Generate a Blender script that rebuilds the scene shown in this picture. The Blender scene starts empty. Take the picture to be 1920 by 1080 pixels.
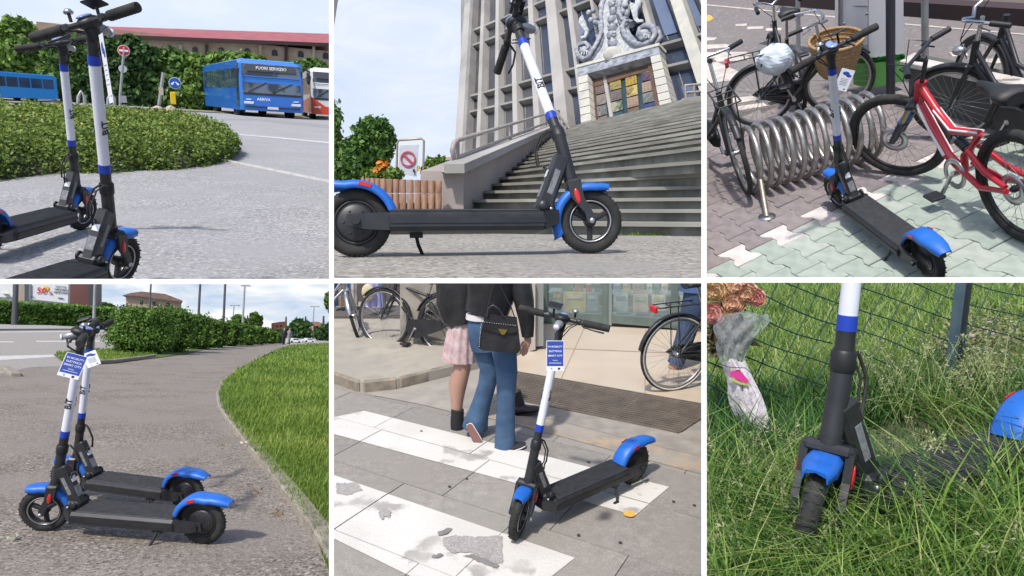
import bpy, bmesh, math, random
import numpy as np
from mathutils import Matrix, Vector
random.seed(7); RNG = np.random.default_rng(11)
scn = bpy.context.scene
COL = scn.collection
# ------------------------------------------------------------------ camera, sky, sun, exposure
F, CX, CY = 1200.0, 960.0, 540.0
R_ = math.radians
cam_d = bpy.data.cameras.new('camera'); cam = bpy.data.objects.new('camera', cam_d); COL.objects.link(cam)
cam_d.sensor_width = 36.0; cam_d.lens = 36.0*F/1920.0; cam_d.clip_start = 0.05; cam_d.clip_end = 200000
CAMW = Matrix.Translation((0, 0, 6)) @ Matrix.Rotation(R_(90-18), 4, 'X')
cam.matrix_world = CAMW; scn.camera = cam
SUN_E, SUN_X = R_(50), -0.26                      # above the view axis, a little from the left, behind the viewer
sdir_cam = Vector((SUN_X, math.sin(SUN_E), math.cos(SUN_E))).normalized()
sdir = (CAMW.to_3x3() @ sdir_cam).normalized()
sun_d = bpy.data.lights.new('sun', 'SUN'); sun_d.energy = 3.0; sun_d.angle = R_(2.2); sun_d.color = (1, .955, .89)
sun = bpy.data.objects.new('sun', sun_d); COL.objects.link(sun)
sun.rotation_euler = sdir.to_track_quat('Z', 'Y').to_euler()
W = bpy.data.worlds.new('World'); scn.world = W; W.use_nodes = True
wn = W.node_tree; bg = wn.nodes['Background']
sky = wn.nodes.new('ShaderNodeTexSky'); sky.sky_type = 'NISHITA'; sky.sun_disc = False
sky.sun_elevation = math.asin(sdir.z); sky.sun_rotation = math.atan2(sdir.x, sdir.y)
sky.air_density = 1.0; sky.dust_density = 2.5
wn.links.new(sky.outputs[0], bg.inputs[0]); bg.inputs[1].default_value = 0.15
vs = scn.view_settings; vs.view_transform = 'Standard'; vs.look = 'None'; vs.gamma = 1; vs.exposure = 0.28
vs.use_curve_mapping = False
scn.cycles.max_bounces = 6; scn.cycles.transparent_max_bounces = 12; scn.cycles.use_denoising = True

# ------------------------------------------------------------------ materials
MATS = {}
def mat(name, rgb=(.025, .035, .012), rough=.6, metal=0., rgb2=None, nscale=5., namt=1., detail=6., bump=0., bscale=60., tone=0., coat=0.,
        stretch=None, spec=.5, rgb3=None, n3=1.2, alpha=1., emit=0., contrast=(.35, .65), trans=0., speck=0., speck2=None, samt=1.):
    """Principled material: two base colours mixed by noise, a third by coarser noise, bump from fine noise."""
    if name in MATS: return MATS[name]
    m = bpy.data.materials.new(name); MATS[name] = m; m.use_nodes = True
    nt = m.node_tree; N, L = nt.nodes, nt.links; b = N['Principled BSDF']
    b.inputs['Roughness'].default_value = rough; b.inputs['Metallic'].default_value = metal
    b.inputs['Specular IOR Level'].default_value = spec
    b.inputs['Base Color'].default_value = (*rgb, 1)
    if coat: b.inputs['Coat Weight'].default_value = coat
    if alpha < 1: b.inputs['Alpha'].default_value = alpha
    if trans: b.inputs['Transmission Weight'].default_value = trans
    if emit: b.inputs['Emission Color'].default_value = (*rgb, 1); b.inputs['Emission Strength'].default_value = emit
    tc = N.new('ShaderNodeTexCoord'); src = tc.outputs['Object']
    if stretch:
        mp = N.new('ShaderNodeMapping'); mp.inputs['Scale'].default_value = stretch; L.new(src, mp.inputs[0]); src = mp.outputs[0]
    last = None
    def noise(sc, det, lo, hi):
        n = N.new('ShaderNodeTexNoise'); n.inputs['Scale'].default_value = sc; n.inputs['Detail'].default_value = det
        L.new(src, n.inputs['Vector']); r = N.new('ShaderNodeMapRange')
        r.inputs[1].default_value = lo; r.inputs[2].default_value = hi; L.new(n.outputs[0], r.inputs[0]); return r.outputs[0]
    def mix(fac, a, c2, amt=1.):
        x = N.new('ShaderNodeMix'); x.data_type = 'RGBA'
        if amt != 1.:
            mm = N.new('ShaderNodeMath'); mm.operation = 'MULTIPLY'; mm.inputs[1].default_value = amt; L.new(fac, mm.inputs[0]); fac = mm.outputs[0]
        L.new(fac, x.inputs[0])
        if a is None: x.inputs[6].default_value = (*rgb, 1)
        else: L.new(a, x.inputs[6])
        x.inputs[7].default_value = (*c2, 1); return x.outputs[2]
    if rgb2: last = mix(noise(nscale, detail, *contrast), None, rgb2, namt)
    if speck:
        vo = N.new('ShaderNodeTexVoronoi'); vo.inputs['Scale'].default_value = speck; L.new(src, vo.inputs['Vector'])
        sp_ = N.new('ShaderNodeSeparateColor'); L.new(vo.outputs['Color'], sp_.inputs[0]); pw = N.new('ShaderNodeMath'); pw.operation = 'POWER'; pw.inputs[1].default_value = 1.6; L.new(sp_.outputs[0], pw.inputs[0])
        last = mix(pw.outputs[0], last, speck2 or rgb2, samt)
        vo2 = N.new('ShaderNodeTexVoronoi'); vo2.inputs['Scale'].default_value = speck*.8; L.new(src, vo2.inputs['Vector'])
        s2 = N.new('ShaderNodeSeparateColor'); L.new(vo2.outputs['Color'], s2.inputs[0]); p2 = N.new('ShaderNodeMath'); p2.operation = 'POWER'; p2.inputs[1].default_value = 9.; L.new(s2.outputs[1], p2.inputs[0])
        last = mix(p2.outputs[0], last, tuple(min(1, v*1.3) for v in rgb), samt)
    if rgb3: last = mix(noise(n3, 4., .42, .62), last, rgb3, .8)
    if tone:
        at = N.new('ShaderNodeAttribute'); at.attribute_name = 'tone'
        hs = N.new('ShaderNodeHueSaturation')
        mr = N.new('ShaderNodeMapRange'); mr.inputs[3].default_value = 1-tone; mr.inputs[4].default_value = 1+tone
        L.new(at.outputs['Fac'], mr.inputs[0]); L.new(mr.outputs[0], hs.inputs['Value'])
        if last: L.new(last, hs.inputs['Color'])
        else: hs.inputs['Color'].default_value = (*rgb, 1)
        last = hs.outputs[0]
    if last: L.new(last, b.inputs['Base Color'])
    if bump:
        n = N.new('ShaderNodeTexNoise'); n.inputs['Scale'].default_value = bscale; n.inputs['Detail'].default_value = 4
        L.new(src, n.inputs['Vector']); bp = N.new('ShaderNodeBump'); bp.inputs['Strength'].default_value = bump
        bp.inputs['Distance'].default_value = .01; L.new(n.outputs[0], bp.inputs['Height']); L.new(bp.outputs[0], b.inputs['Normal'])
    return m
def leafmat(name, a, b, tip=None, tone=.35, trans=.25, rough=.55):
    """foliage: per leaf tone, colour mixed between two greens, thin-leaf translucency"""
    if name in MATS: return MATS[name]
    m = bpy.data.materials.new(name); MATS[name] = m; m.use_nodes = True
    nt = m.node_tree; N, L = nt.nodes, nt.links; bs = N['Principled BSDF']; out = N['Material Output']
    at = N.new('ShaderNodeAttribute'); at.attribute_name = 'tone'
    cr = N.new('ShaderNodeValToRGB'); e = cr.color_ramp.elements
    e[0].color = (*a, 1); e[1].color = (*b, 1); e[0].position = .1; e[1].position = .85
    if tip: t = e.new(.97); t.color = (*tip, 1); e[1].position = .8 if e[1].position > .9 else e[1].position
    L.new(at.outputs['Fac'], cr.inputs[0]); L.new(cr.outputs[0], bs.inputs['Base Color'])
    bs.inputs['Roughness'].default_value = rough; bs.inputs['Specular IOR Level'].default_value = .3
    tr = N.new('ShaderNodeBsdfTranslucent'); L.new(cr.outputs[0], tr.inputs[0])
    ms = N.new('ShaderNodeMixShader'); ms.inputs[0].default_value = trans
    L.new(bs.outputs[0], ms.inputs[1]); L.new(tr.outputs[0], ms.inputs[2]); L.new(ms.outputs[0], out.inputs[0])
    return m

# ------------------------------------------------------------------ places: six sets round one viewing point
def ray(x, y):
    return Vector(((x-CX)/F, -(y-CY)/F, -1.)).normalized()
ZAX = Vector((0, 0, 1))
class Place:
    def __init__(s, cx, cy, phi=None, yh=None, roll=0., h=1., scale=1., rect=()):
        d = ray(cx, cy)
        if phi is None:
            phi = math.acos(min(1, d.dot(ray(cx, yh))))*(1 if yh < cy else -1)
        e = Vector((0, 1, 0)); e = (e-d*e.dot(d)).normalized(); r = d.cross(e)
        roll = R_(roll); e = math.cos(roll)*e+math.sin(roll)*r
        u = -math.sin(phi)*d+math.cos(phi)*e; Y = math.cos(phi)*d+math.sin(phi)*e; X = Y.cross(u)
        s.R = Matrix((X, Y, u)).transposed(); s.Ri = s.R.inverted(); s.h = h; s.s = scale; s.rect = rect; s.objs = []
        s.M = CAMW @ (s.R.to_4x4() @ Matrix.Translation((0, 0, -h))).to_4x4()
        s.M = CAMW @ Matrix.Scale(scale, 4) @ s.R.to_4x4() @ Matrix.Translation((0, 0, -h))
        s.O = Vector((0, 0, h))
    def ray(s, x, y): return (s.Ri @ ray(x, y)).normalized()
    def g(s, x, y, z=0.):                     # point on the level z seen at a pixel
        d = s.ray(x, y); t = (z-s.h)/d.z; return s.O+d*t
    def at(s, x, y, Y):                       # point at forward distance Y
        d = s.ray(x, y); return s.O+d*(Y/d.y)
    def pl(s, x, y, P, n):                    # point on plane (P, n)
        d = s.ray(x, y); return s.O+d*((P-s.O).dot(n)/d.dot(n))
    def px(s, p):
        c = s.R @ (Vector(p)-s.O); return (CX+F*c.x/-c.z, CY-F*c.y/-c.z)
CUR = None
def begin(p):
    global CUR; CUR = p
def reg(o):
    COL.objects.link(o)
    if CUR is not None: CUR.objs.append(o)
    return o

# ------------------------------------------------------------------ mesh building
class MB:
    def __init__(s, xf=None): s.v = []; s.f = []; s.m = []; s.sm = []; s.xf = xf; s.mats = []
    def _mi(s, m):
        if m is None: return 0
        if m not in s.mats: s.mats.append(m)
        return s.mats.index(m)
    def add(s, vs, fs, m=None, smooth=False):
        b = len(s.v); mi = s._mi(m)
        for v in vs:
            v = Vector(v); s.v.append(s.xf(v) if s.xf else v)
        for f in fs: s.f.append([b+i for i in f]); s.m.append(mi); s.sm.append(smooth)
        return s
    def box(s, c, size, m=None, rot=None, ch=0.):
        x, y, z = [q/2 for q in size]; rot = rot or Matrix.Identity(3); c = Vector(c)
        if ch:
            k = min(ch, x*.9, y*.9, z*.9)
            P = []
            for (sx, sy, sz) in [(a, b_, d) for d in (-1, 1) for b_ in (-1, 1) for a in (-1, 1)]:
                P += [(sx*(x-k), sy*(y-k), sz*z), (sx*(x-k), sy*y, sz*(z-k)), (sx*x, sy*(y-k), sz*(z-k))]
            bm = bmesh.new(); [bm.verts.new(p) for p in P]; bmesh.ops.convex_hull(bm, input=bm.verts)
            bm.verts.index_update()
            vs = [c+rot @ v.co for v in bm.verts]; fs = [[v.index for v in f.verts] for f in bm.faces]; bm.free()
            return s.add(vs, fs, m)
        vs = [c+rot @ Vector((a*x, b_*y, d*z)) for d in (-1, 1) for b_ in (-1, 1) for a in (-1, 1)]
        return s.add(vs, [(0, 2, 3, 1), (4, 5, 7, 6), (0, 1, 5, 4), (2, 6, 7, 3), (0, 4, 6, 2), (1, 3, 7, 5)], m)
    def bar(s, a, b, w, d, m=None, up=ZAX, ch=0.):   # box between two points, w across, d along 'up'-ish
        a, b = Vector(a), Vector(b); z = (b-a).normalized(); x = z.cross(up)
        if x.length < 1e-4: x = z.cross(Vector((1, 0, 0)))
        x.normalize(); y = z.cross(x)
        return s.box((a+b)/2, (w, d, (b-a).length), m, Matrix((x, y, z)).transposed(), ch)
    def loft(s, rings, m=None, cap=True, smooth=True, closed=True):
        n = len(rings[0]); vs = [p for r in rings for p in r]; fs = []
        for i in range(len(rings)-1):
            for j in range(n if closed else n-1):
                k = (j+1) % n; fs.append((i*n+j, i*n+k, (i+1)*n+k, (i+1)*n+j))
        s.add(vs, fs, m, smooth)
        if cap and closed:
            s.add(rings[0][::-1], [tuple(range(n))], m); s.add(rings[-1], [tuple(range(n))], m)
        return s
    def tube(s, pts, r, m=None, n=8, cap=True, closed=False, flat=None, smooth=True):
        pts = [Vector(p) for p in pts]; N_ = len(pts)
        rs = r if isinstance(r, (list, tuple)) else [r]*N_
        rings = []; prev = None
        for i, p in enumerate(pts):
            if closed: t = pts[(i+1) % N_]-pts[i-1]
            else: t = pts[min(i+1, N_-1)]-pts[max(i-1, 0)]
            t.normalize()
            if prev is None:
                a = t.cross(ZAX)
                if a.length < .1: a = t.cross(Vector((0, 1, 0)))
                a.normalize()
            else: a = (prev-t*prev.dot(t)).normalized()
            prev = a; b = t.cross(a); fl = flat or 1.
            rings.append([p+(a*math.cos(2*math.pi*k/n)+b*math.sin(2*math.pi*k/n)*fl)*rs[i] for k in range(n)])
        if closed: rings.append(rings[0]); cap = False
        return s.loft(rings, m, cap, smooth)
    def lathe(s, prof, c, axis, m=None, n=24, closed=False, smooth=True, a0=0., a1=2*math.pi):
        """prof: list of (radius, offset along axis)"""
        c = Vector(c); ax = Vector(axis).normalized(); x = ax.cross(ZAX)
        if x.length < .1: x = ax.cross(Vector((1, 0, 0)))
        x.normalize(); y = ax.cross(x); k = len(prof); full = abs(a1-a0-2*math.pi) < 1e-6
        vs = []; steps = n if full else n+1
        for i in range(steps):
            a = a0+(a1-a0)*i/n; d = x*math.cos(a)+y*math.sin(a)
            vs += [c+d*r+ax*o for r, o in prof]
        fs = []
        for i in range(n):
            j = (i+1) % steps
            for q in range(k if closed else k-1):
                w = (q+1) % k; fs.append((i*k+q, j*k+q, j*k+w, i*k+w))
        return s.add(vs, fs, m, smooth)
    def prism(s, poly, off, m=None, smooth=False):   # polygon (list of points) extruded by vector
        off = Vector(off); n = len(poly); a = [Vector(p) for p in poly]; b = [p+off for p in a]
        return s.add(a+b, [tuple(range(n))[::-1], tuple(range(n, 2*n))]+[(i, (i+1) % n, n+(i+1) % n, n+i) for i in range(n)], m, smooth)
    def ell(s, c, r, m=None, n=12, k=8, rot=None):
        rot = rot or Matrix.Identity(3); c = Vector(c); rings = []
        for i in range(k+1):
            t = math.pi*i/k; st = max(math.sin(t), .02)
            rings.append([c+rot @ Vector((r[0]*st*math.cos(2*math.pi*j/n), r[1]*st*math.sin(2*math.pi*j/n), r[2]*math.cos(t))) for j in range(n)])
        return s.loft(rings, m, True)
    def build(s, name, m=None, parent=None, **tags):
        me = bpy.data.meshes.new(name); me.from_pydata([tuple(v) for v in s.v], [], s.f)
        ms = s.mats or [m]
        if m is not None and s.mats: pass
        for q in ms:
            if q: me.materials.append(q)
        me.polygons.foreach_set('material_index', s.m); me.polygons.foreach_set('use_smooth', s.sm)
        bm = bmesh.new(); bm.from_mesh(me); bmesh.ops.recalc_face_normals(bm, faces=bm.faces[:]); bm.to_mesh(me); bm.free()
        return link(me, name, parent, **tags)
def link(me, name, parent=None, **tags):
    o = bpy.data.objects.new(name, me)
    if parent is None: reg(o)
    else: COL.objects.link(o); o.parent = parent
    tag(o, **tags); return o
def tag(o, label=None, cat=None, group=None, kind=None):
    if label: o['label'] = label
    if cat: o['category'] = cat
    if group: o['group'] = group
    if kind: o['kind'] = kind
    return o
def empty(name, loc=(0, 0, 0), rz=0., label=None, cat=None, group=None, kind=None, M=None):
    o = bpy.data.objects.new(name, None); o.empty_display_size = .1; reg(o)
    o.matrix_basis = M if M is not None else Matrix.Translation(loc) @ Matrix.Rotation(rz, 4, 'Z')
    return tag(o, label, cat, group, kind)
def sheet(name, pts, m, parent=None, **tags):      # one flat polygon
    return MB().add([Vector(p) for p in pts], [tuple(range(len(pts)))]).build(name, m, parent, **tags)
def grid_mesh(pts, nx, ny):
    return [(j*nx+i, j*nx+i+1, (j+1)*nx+i+1, (j+1)*nx+i) for j in range(ny-1) for i in range(nx-1)]
def npmesh(name, V, Q, m, tone=None, parent=None, smooth=False, **tags):
    """fast mesh from numpy arrays, quads (or triangles), one tone value per face"""
    me = bpy.data.meshes.new(name); nf, k = Q.shape
    me.vertices.add(len(V)); me.vertices.foreach_set('co', V.astype(np.float32).ravel())
    me.loops.add(nf*k); me.loops.foreach_set('vertex_index', Q.astype(np.int32).ravel())
    me.polygons.add(nf); me.polygons.foreach_set('loop_start', np.arange(0, nf*k, k, dtype=np.int32))
    me.polygons.foreach_set('loop_total', np.full(nf, k, dtype=np.int32))
    me.update(calc_edges=True); me.validate()
    if tone is not None:
        a = me.attributes.new('tone', 'FLOAT', 'FACE'); a.data.foreach_set('value', tone.astype(np.float32))
    me.materials.append(m)
    if smooth: me.polygons.foreach_set('use_smooth', [True]*nf)
    return link(me, name, parent, **tags)
def leaves(C, size, flat=0., out=None, aspect=1.7, rng=RNG):
    """leaf quads (bent diamonds) at centres C; out: outward directions to face"""
    n = len(C); nrm = rng.normal(size=(n, 3))
    if out is not None: nrm = nrm*.75+out
    nrm[:, 2] += flat; nrm /= np.linalg.norm(nrm, axis=1)[:, None]+1e-9
    t = np.cross(nrm, rng.normal(size=(n, 3))); t /= np.linalg.norm(t, axis=1)[:, None]+1e-9
    b = np.cross(nrm, t); s = (size*rng.uniform(.6, 1.3, n))[:, None]
    V = np.empty((n, 4, 3)); V[:, 0] = C-t*s*aspect*.5; V[:, 1] = C+b*s*.5+nrm*s*.12; V[:, 2] = C+t*s*aspect*.5; V[:, 3] = C-b*s*.5+nrm*s*.12
    return V.reshape(-1, 3), np.arange(4*n).reshape(n, 4)
def clumps(blobs, n, size, rng=RNG, shell=.55, clump=.28, out_bias=.9):
    """leaf centres gathered in twig clumps spread through ellipsoid blobs [(c,(rx,ry,rz))...]"""
    blobs = [(np.array(c, float), np.array(r, float)) for c, r in blobs]
    vol = np.array([np.prod(r)**(2/3) for c, r in blobs]); vol /= vol.sum()
    Cs, Os, T = [], [], []
    for (c, r), w in zip(blobs, vol):
        k = max(int(n*w), 8); nc = max(k//14, 3)
        d = rng.normal(size=(nc, 3)); d /= np.linalg.norm(d, axis=1)[:, None]
        rad = shell+(1-shell)*rng.uniform(0, 1, nc)**.6
        cc = c+d*r*rad[:, None]*(1+.16*rng.normal(size=nc))[:, None]; ct = rng.uniform(0, 1, nc)
        idx = rng.integers(0, nc, k)
        Cs.append(cc[idx]+rng.normal(size=(k, 3))*r.mean()*clump*.5); Os.append(d[idx]*out_bias)
        T.append(np.clip(.25*ct[idx]+.75*rng.uniform(0, 1, k), 0, 1))
    return np.concatenate(Cs), np.concatenate(Os), np.concatenate(T)
def inrect(p, C, margin=6):
    """mask of points (local) that fall in the place's own field of view"""
    Rm = np.array(p.R); c = (C-np.array([0, 0, p.h])) @ Rm.T
    z = -c[:, 2]; x = CX+F*c[:, 0]/z; y = CY-F*c[:, 1]/z; x0, y0, x1, y1 = p.rect
    return (z > .02) & (x > x0-margin) & (x < x1+margin) & (y > y0-margin) & (y < y1+margin)
def foliage(name, blobs, n, size, m, parent=None, flat=.15, shell=.55, clump=.28, cull=True, aspect=1.7, **tags):
    C, O, T = clumps(blobs, n, size, shell=shell, clump=clump)
    if cull: k = inrect(CUR, C, 30); C, O, T = C[k], O[k], T[k]
    V, Q = leaves(C, size, flat, O, aspect)
    return npmesh(name, V, Q, m, T, parent, **tags)
def tree(name, base, height, blobs, n, size, m, bark, label, group=None, cat='tree', trunk_r=.12, **kw):
    r = empty(name, base, label=label, cat=cat, group=group); base = Vector(base)
    t = MB(); top = Vector((0, 0, height*.6))
    t.tube([(0, 0, 0), (trunk_r*.3, 0, height*.25), top], [trunk_r, trunk_r*.75, trunk_r*.4], None, 8)
    for c, rr in blobs[:6]:
        t.tube([(0, 0, height*.3), tuple(Vector(c)-base)], [trunk_r*.45, trunk_r*.12], None, 6)
    t.build('trunk', bark, r)
    C, O, T = clumps([(Vector(c)-base, rr) for c, rr in blobs], n, size, **{k: v for k, v in kw.items() if k in('shell', 'clump')})
    k = inrect(CUR, C+np.array(base), 30); C, O, T = C[k], O[k], T[k]
    V, Q = leaves(C, size, .15, O); npmesh('crown', V, Q, m, T, r); return r
def text_mesh(txt, size, m, name, parent, M, extrude=.0006, align='CENTER', spacing=1., **tags):
    cu = bpy.data.curves.new('lettering', 'FONT'); cu.body = txt; cu.size = size; cu.extrude = extrude
    cu.align_x = align; cu.align_y = 'CENTER'; cu.space_character = spacing; cu.resolution_u = 2; cu.offset = size*.012
    o = bpy.data.objects.new('lettering_source', cu); COL.objects.link(o)
    dg = bpy.context.evaluated_depsgraph_get(); me = bpy.data.meshes.new_from_object(o.evaluated_get(dg))
    bpy.data.objects.remove(o); me.transform(M); me.materials.clear(); me.materials.append(m)
    return link(me, name, parent, **tags)
def basis(o, x, y, z):                     # matrix from origin and three axes
    return Matrix(((x[0], y[0], z[0], o[0]), (x[1], y[1], z[1], o[1]), (x[2], y[2], z[2], o[2]), (0, 0, 0, 1)))
def blades(C, h, w, lean, rng=RNG, segs=3, droop=.6, dirs=None):
    """grass blades: tapered strips bending over; returns verts, quads"""
    n = len(C); a = rng.uniform(0, 2*np.pi, n) if dirs is None else dirs
    d = np.stack([np.cos(a), np.sin(a), np.zeros(n)], 1); wv = np.stack([-np.sin(a+rng.normal(0, .5, n)), np.cos(a), np.zeros(n)], 1)
    h = h*rng.uniform(.55, 1.15, n); ln = lean*rng.uniform(.3, 1.4, n); rows = []
    for k in range(segs+1):
        t = k/segs; up = h*(t-droop*.35*t*t*ln/np.maximum(lean, 1e-3)*.8); fw = h*ln*t**1.7
        c = C+np.stack([d[:, 0]*fw, d[:, 1]*fw, up], 1); ww = (w*(1-t**1.6*.93))[:, None] if np.ndim(w) else w*(1-t**1.6*.93)
        rows += [c-wv*ww*.5, c+wv*ww*.5]
    V = np.stack(rows, 1).reshape(-1, 3); k2 = 2*(segs+1); base = (np.arange(n)*k2)[:, None, None]
    q = np.array([[2*i, 2*i+1, 2*i+3, 2*i+2] for i in range(segs)])[None]
    return V, (base+q).reshape(-1, 4), segs

# ------------------------------------------------------------------ finishing a place: stand it at its spot, end it at its own boundary
def world_basis(o):
    m = o.matrix_basis.copy(); p = o.parent
    while p is not None: m = p.matrix_basis @ m; p = p.parent
    return m
def kids(o): return KID.get(o.name, [])
KID = {}
def finish(place):
    KID.clear()
    for o in COL.objects:
        if o.parent: KID.setdefault(o.parent.name, []).append(o)
    x0, y0, x1, y1 = place.rect; planes = []
    if x0 > 0: planes.append(Vector((F, 0, x0-CX)))
    if x1 < 1920: planes.append(-Vector((F, 0, x1-CX)))
    if y0 > 0: planes.append(Vector((0, -F, y0-CY)))
    if y1 < 1080: planes.append(-Vector((0, -F, y1-CY)))
    planes = [(CAMW.to_3x3() @ n).normalized() for n in planes]; cw = CAMW.translation
    dead = []
    def doit(o):
        if o.type == 'MESH' and o.data:
            wm = world_basis(o); inv = wm.inverted(); me = o.data
            if len(me.vertices) == 0: return
            co = np.empty(len(me.vertices)*3, np.float32); me.vertices.foreach_get('co', co); co = co.reshape(-1, 3)
            W3 = np.array(wm); wc = co @ W3[:3, :3].T+W3[:3, 3]
            cut = []; gone = False
            for n in planes:
                dd = (wc-np.array(cw)) @ np.array(n)
                if dd.max() <= 0: gone = True; break
                if dd.min() < 0: cut.append(n)
            if gone: dead.append(o)
            elif cut:
                if me.users > 1: o.data = me = me.copy()
                bm = bmesh.new(); bm.from_mesh(me); lc = inv @ cw; nm = wm.to_3x3().transposed()
                for n in cut:
                    bmesh.ops.bisect_plane(bm, geom=bm.verts[:]+bm.edges[:]+bm.faces[:], dist=1e-7, plane_co=lc, plane_no=(nm @ n).normalized(), clear_inner=True, clear_outer=False)
                bm.to_mesh(me); n_left = len(bm.faces); bm.free()
                if n_left == 0: dead.append(o)
        for c in kids(o): doit(c)
    for o in place.objs:
        o.matrix_basis = place.M @ o.matrix_basis; doit(o)
    dn = set(o.name for o in dead)
    for o in dead:
        if any(c.name not in dn for c in kids(o)): o.data = None if False else o.data; continue
    rm = [o for o in dead if not any(c.name not in dn for c in kids(o))]
    for o in rm: bpy.data.objects.remove(o)

TOP = 60.0
P1 = Place(308, 262, yh=180, roll=-4, h=.87, scale=TOP, rect=(0, 0, 617, 523))
P2 = Place(970, 262, yh=390, h=.18, scale=TOP, rect=(626, 0, 1315, 521.5))
P3 = Place(1620, 262, phi=R_(23), h=2.19, scale=TOP, rect=(1325, 0, 1920, 520))
P4 = Place(308, 805, yh=605, roll=5, h=1.18, rect=(0, 532.5, 617, 1080))
P5 = Place(970, 805, phi=R_(24), h=1.95, rect=(626, 531, 1315, 1080))
P6 = Place(1620, 805, phi=R_(17.5), h=.85, rect=(1325, 530, 1920, 1080))
# ------------------------------------------------------------------ shared materials
BLK = mat('black_metal', (.018, .019, .022), .42, .0, (.03, .031, .035), 14, bump=.02)
BLK2 = mat('black_plastic', (.022, .023, .026), .5, 0, (.012, .012, .014), 9)
RUB = mat('rubber', (.016, .016, .017), .82, 0, (.035, .034, .032), 20, bump=.15, bscale=140)
GRIPM = mat('deck_rubber', (.055, .057, .062), .7, 0, (.035, .036, .04), 30, bump=.3, bscale=220)
BLUE = mat('blue_plastic', (.012, .12, .52), .45, 0, (.016, .14, .54), 9, coat=.08, bump=.02)
DBLUE = mat('deep_blue_film', (.012, .05, .42), .4)
WHT = mat('white_film', (.72, .74, .82), .38, 0, (.66, .68, .76), 6)
SILV = mat('silver_metal', (.55, .56, .58), .3, .9, (.4, .4, .42), 12)
CHR = mat('chrome', (.7, .7, .7), .18, 1.)
REDR = mat('red_reflector', (.55, .02, .02), .3, coat=.3)
PAPW = mat('white_card', (.78, .79, .84), .6)
PAPB = mat('blue_card', (.03, .07, .36), .55)
INK = mat('black_print', (.01, .01, .012), .6)
INKW = mat('white_print', (.8, .81, .85), .6)
GREYM = mat('grey_label', (.24, .25, .27), .5, 0, (.15, .155, .17), 60)
DISP = mat('display_glass', (.12, .2, .5), .12, 0, (.3, .38, .6), 30, coat=.5)
SILPL = mat('silver_plastic', (.3, .31, .34), .35, .3)

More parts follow.
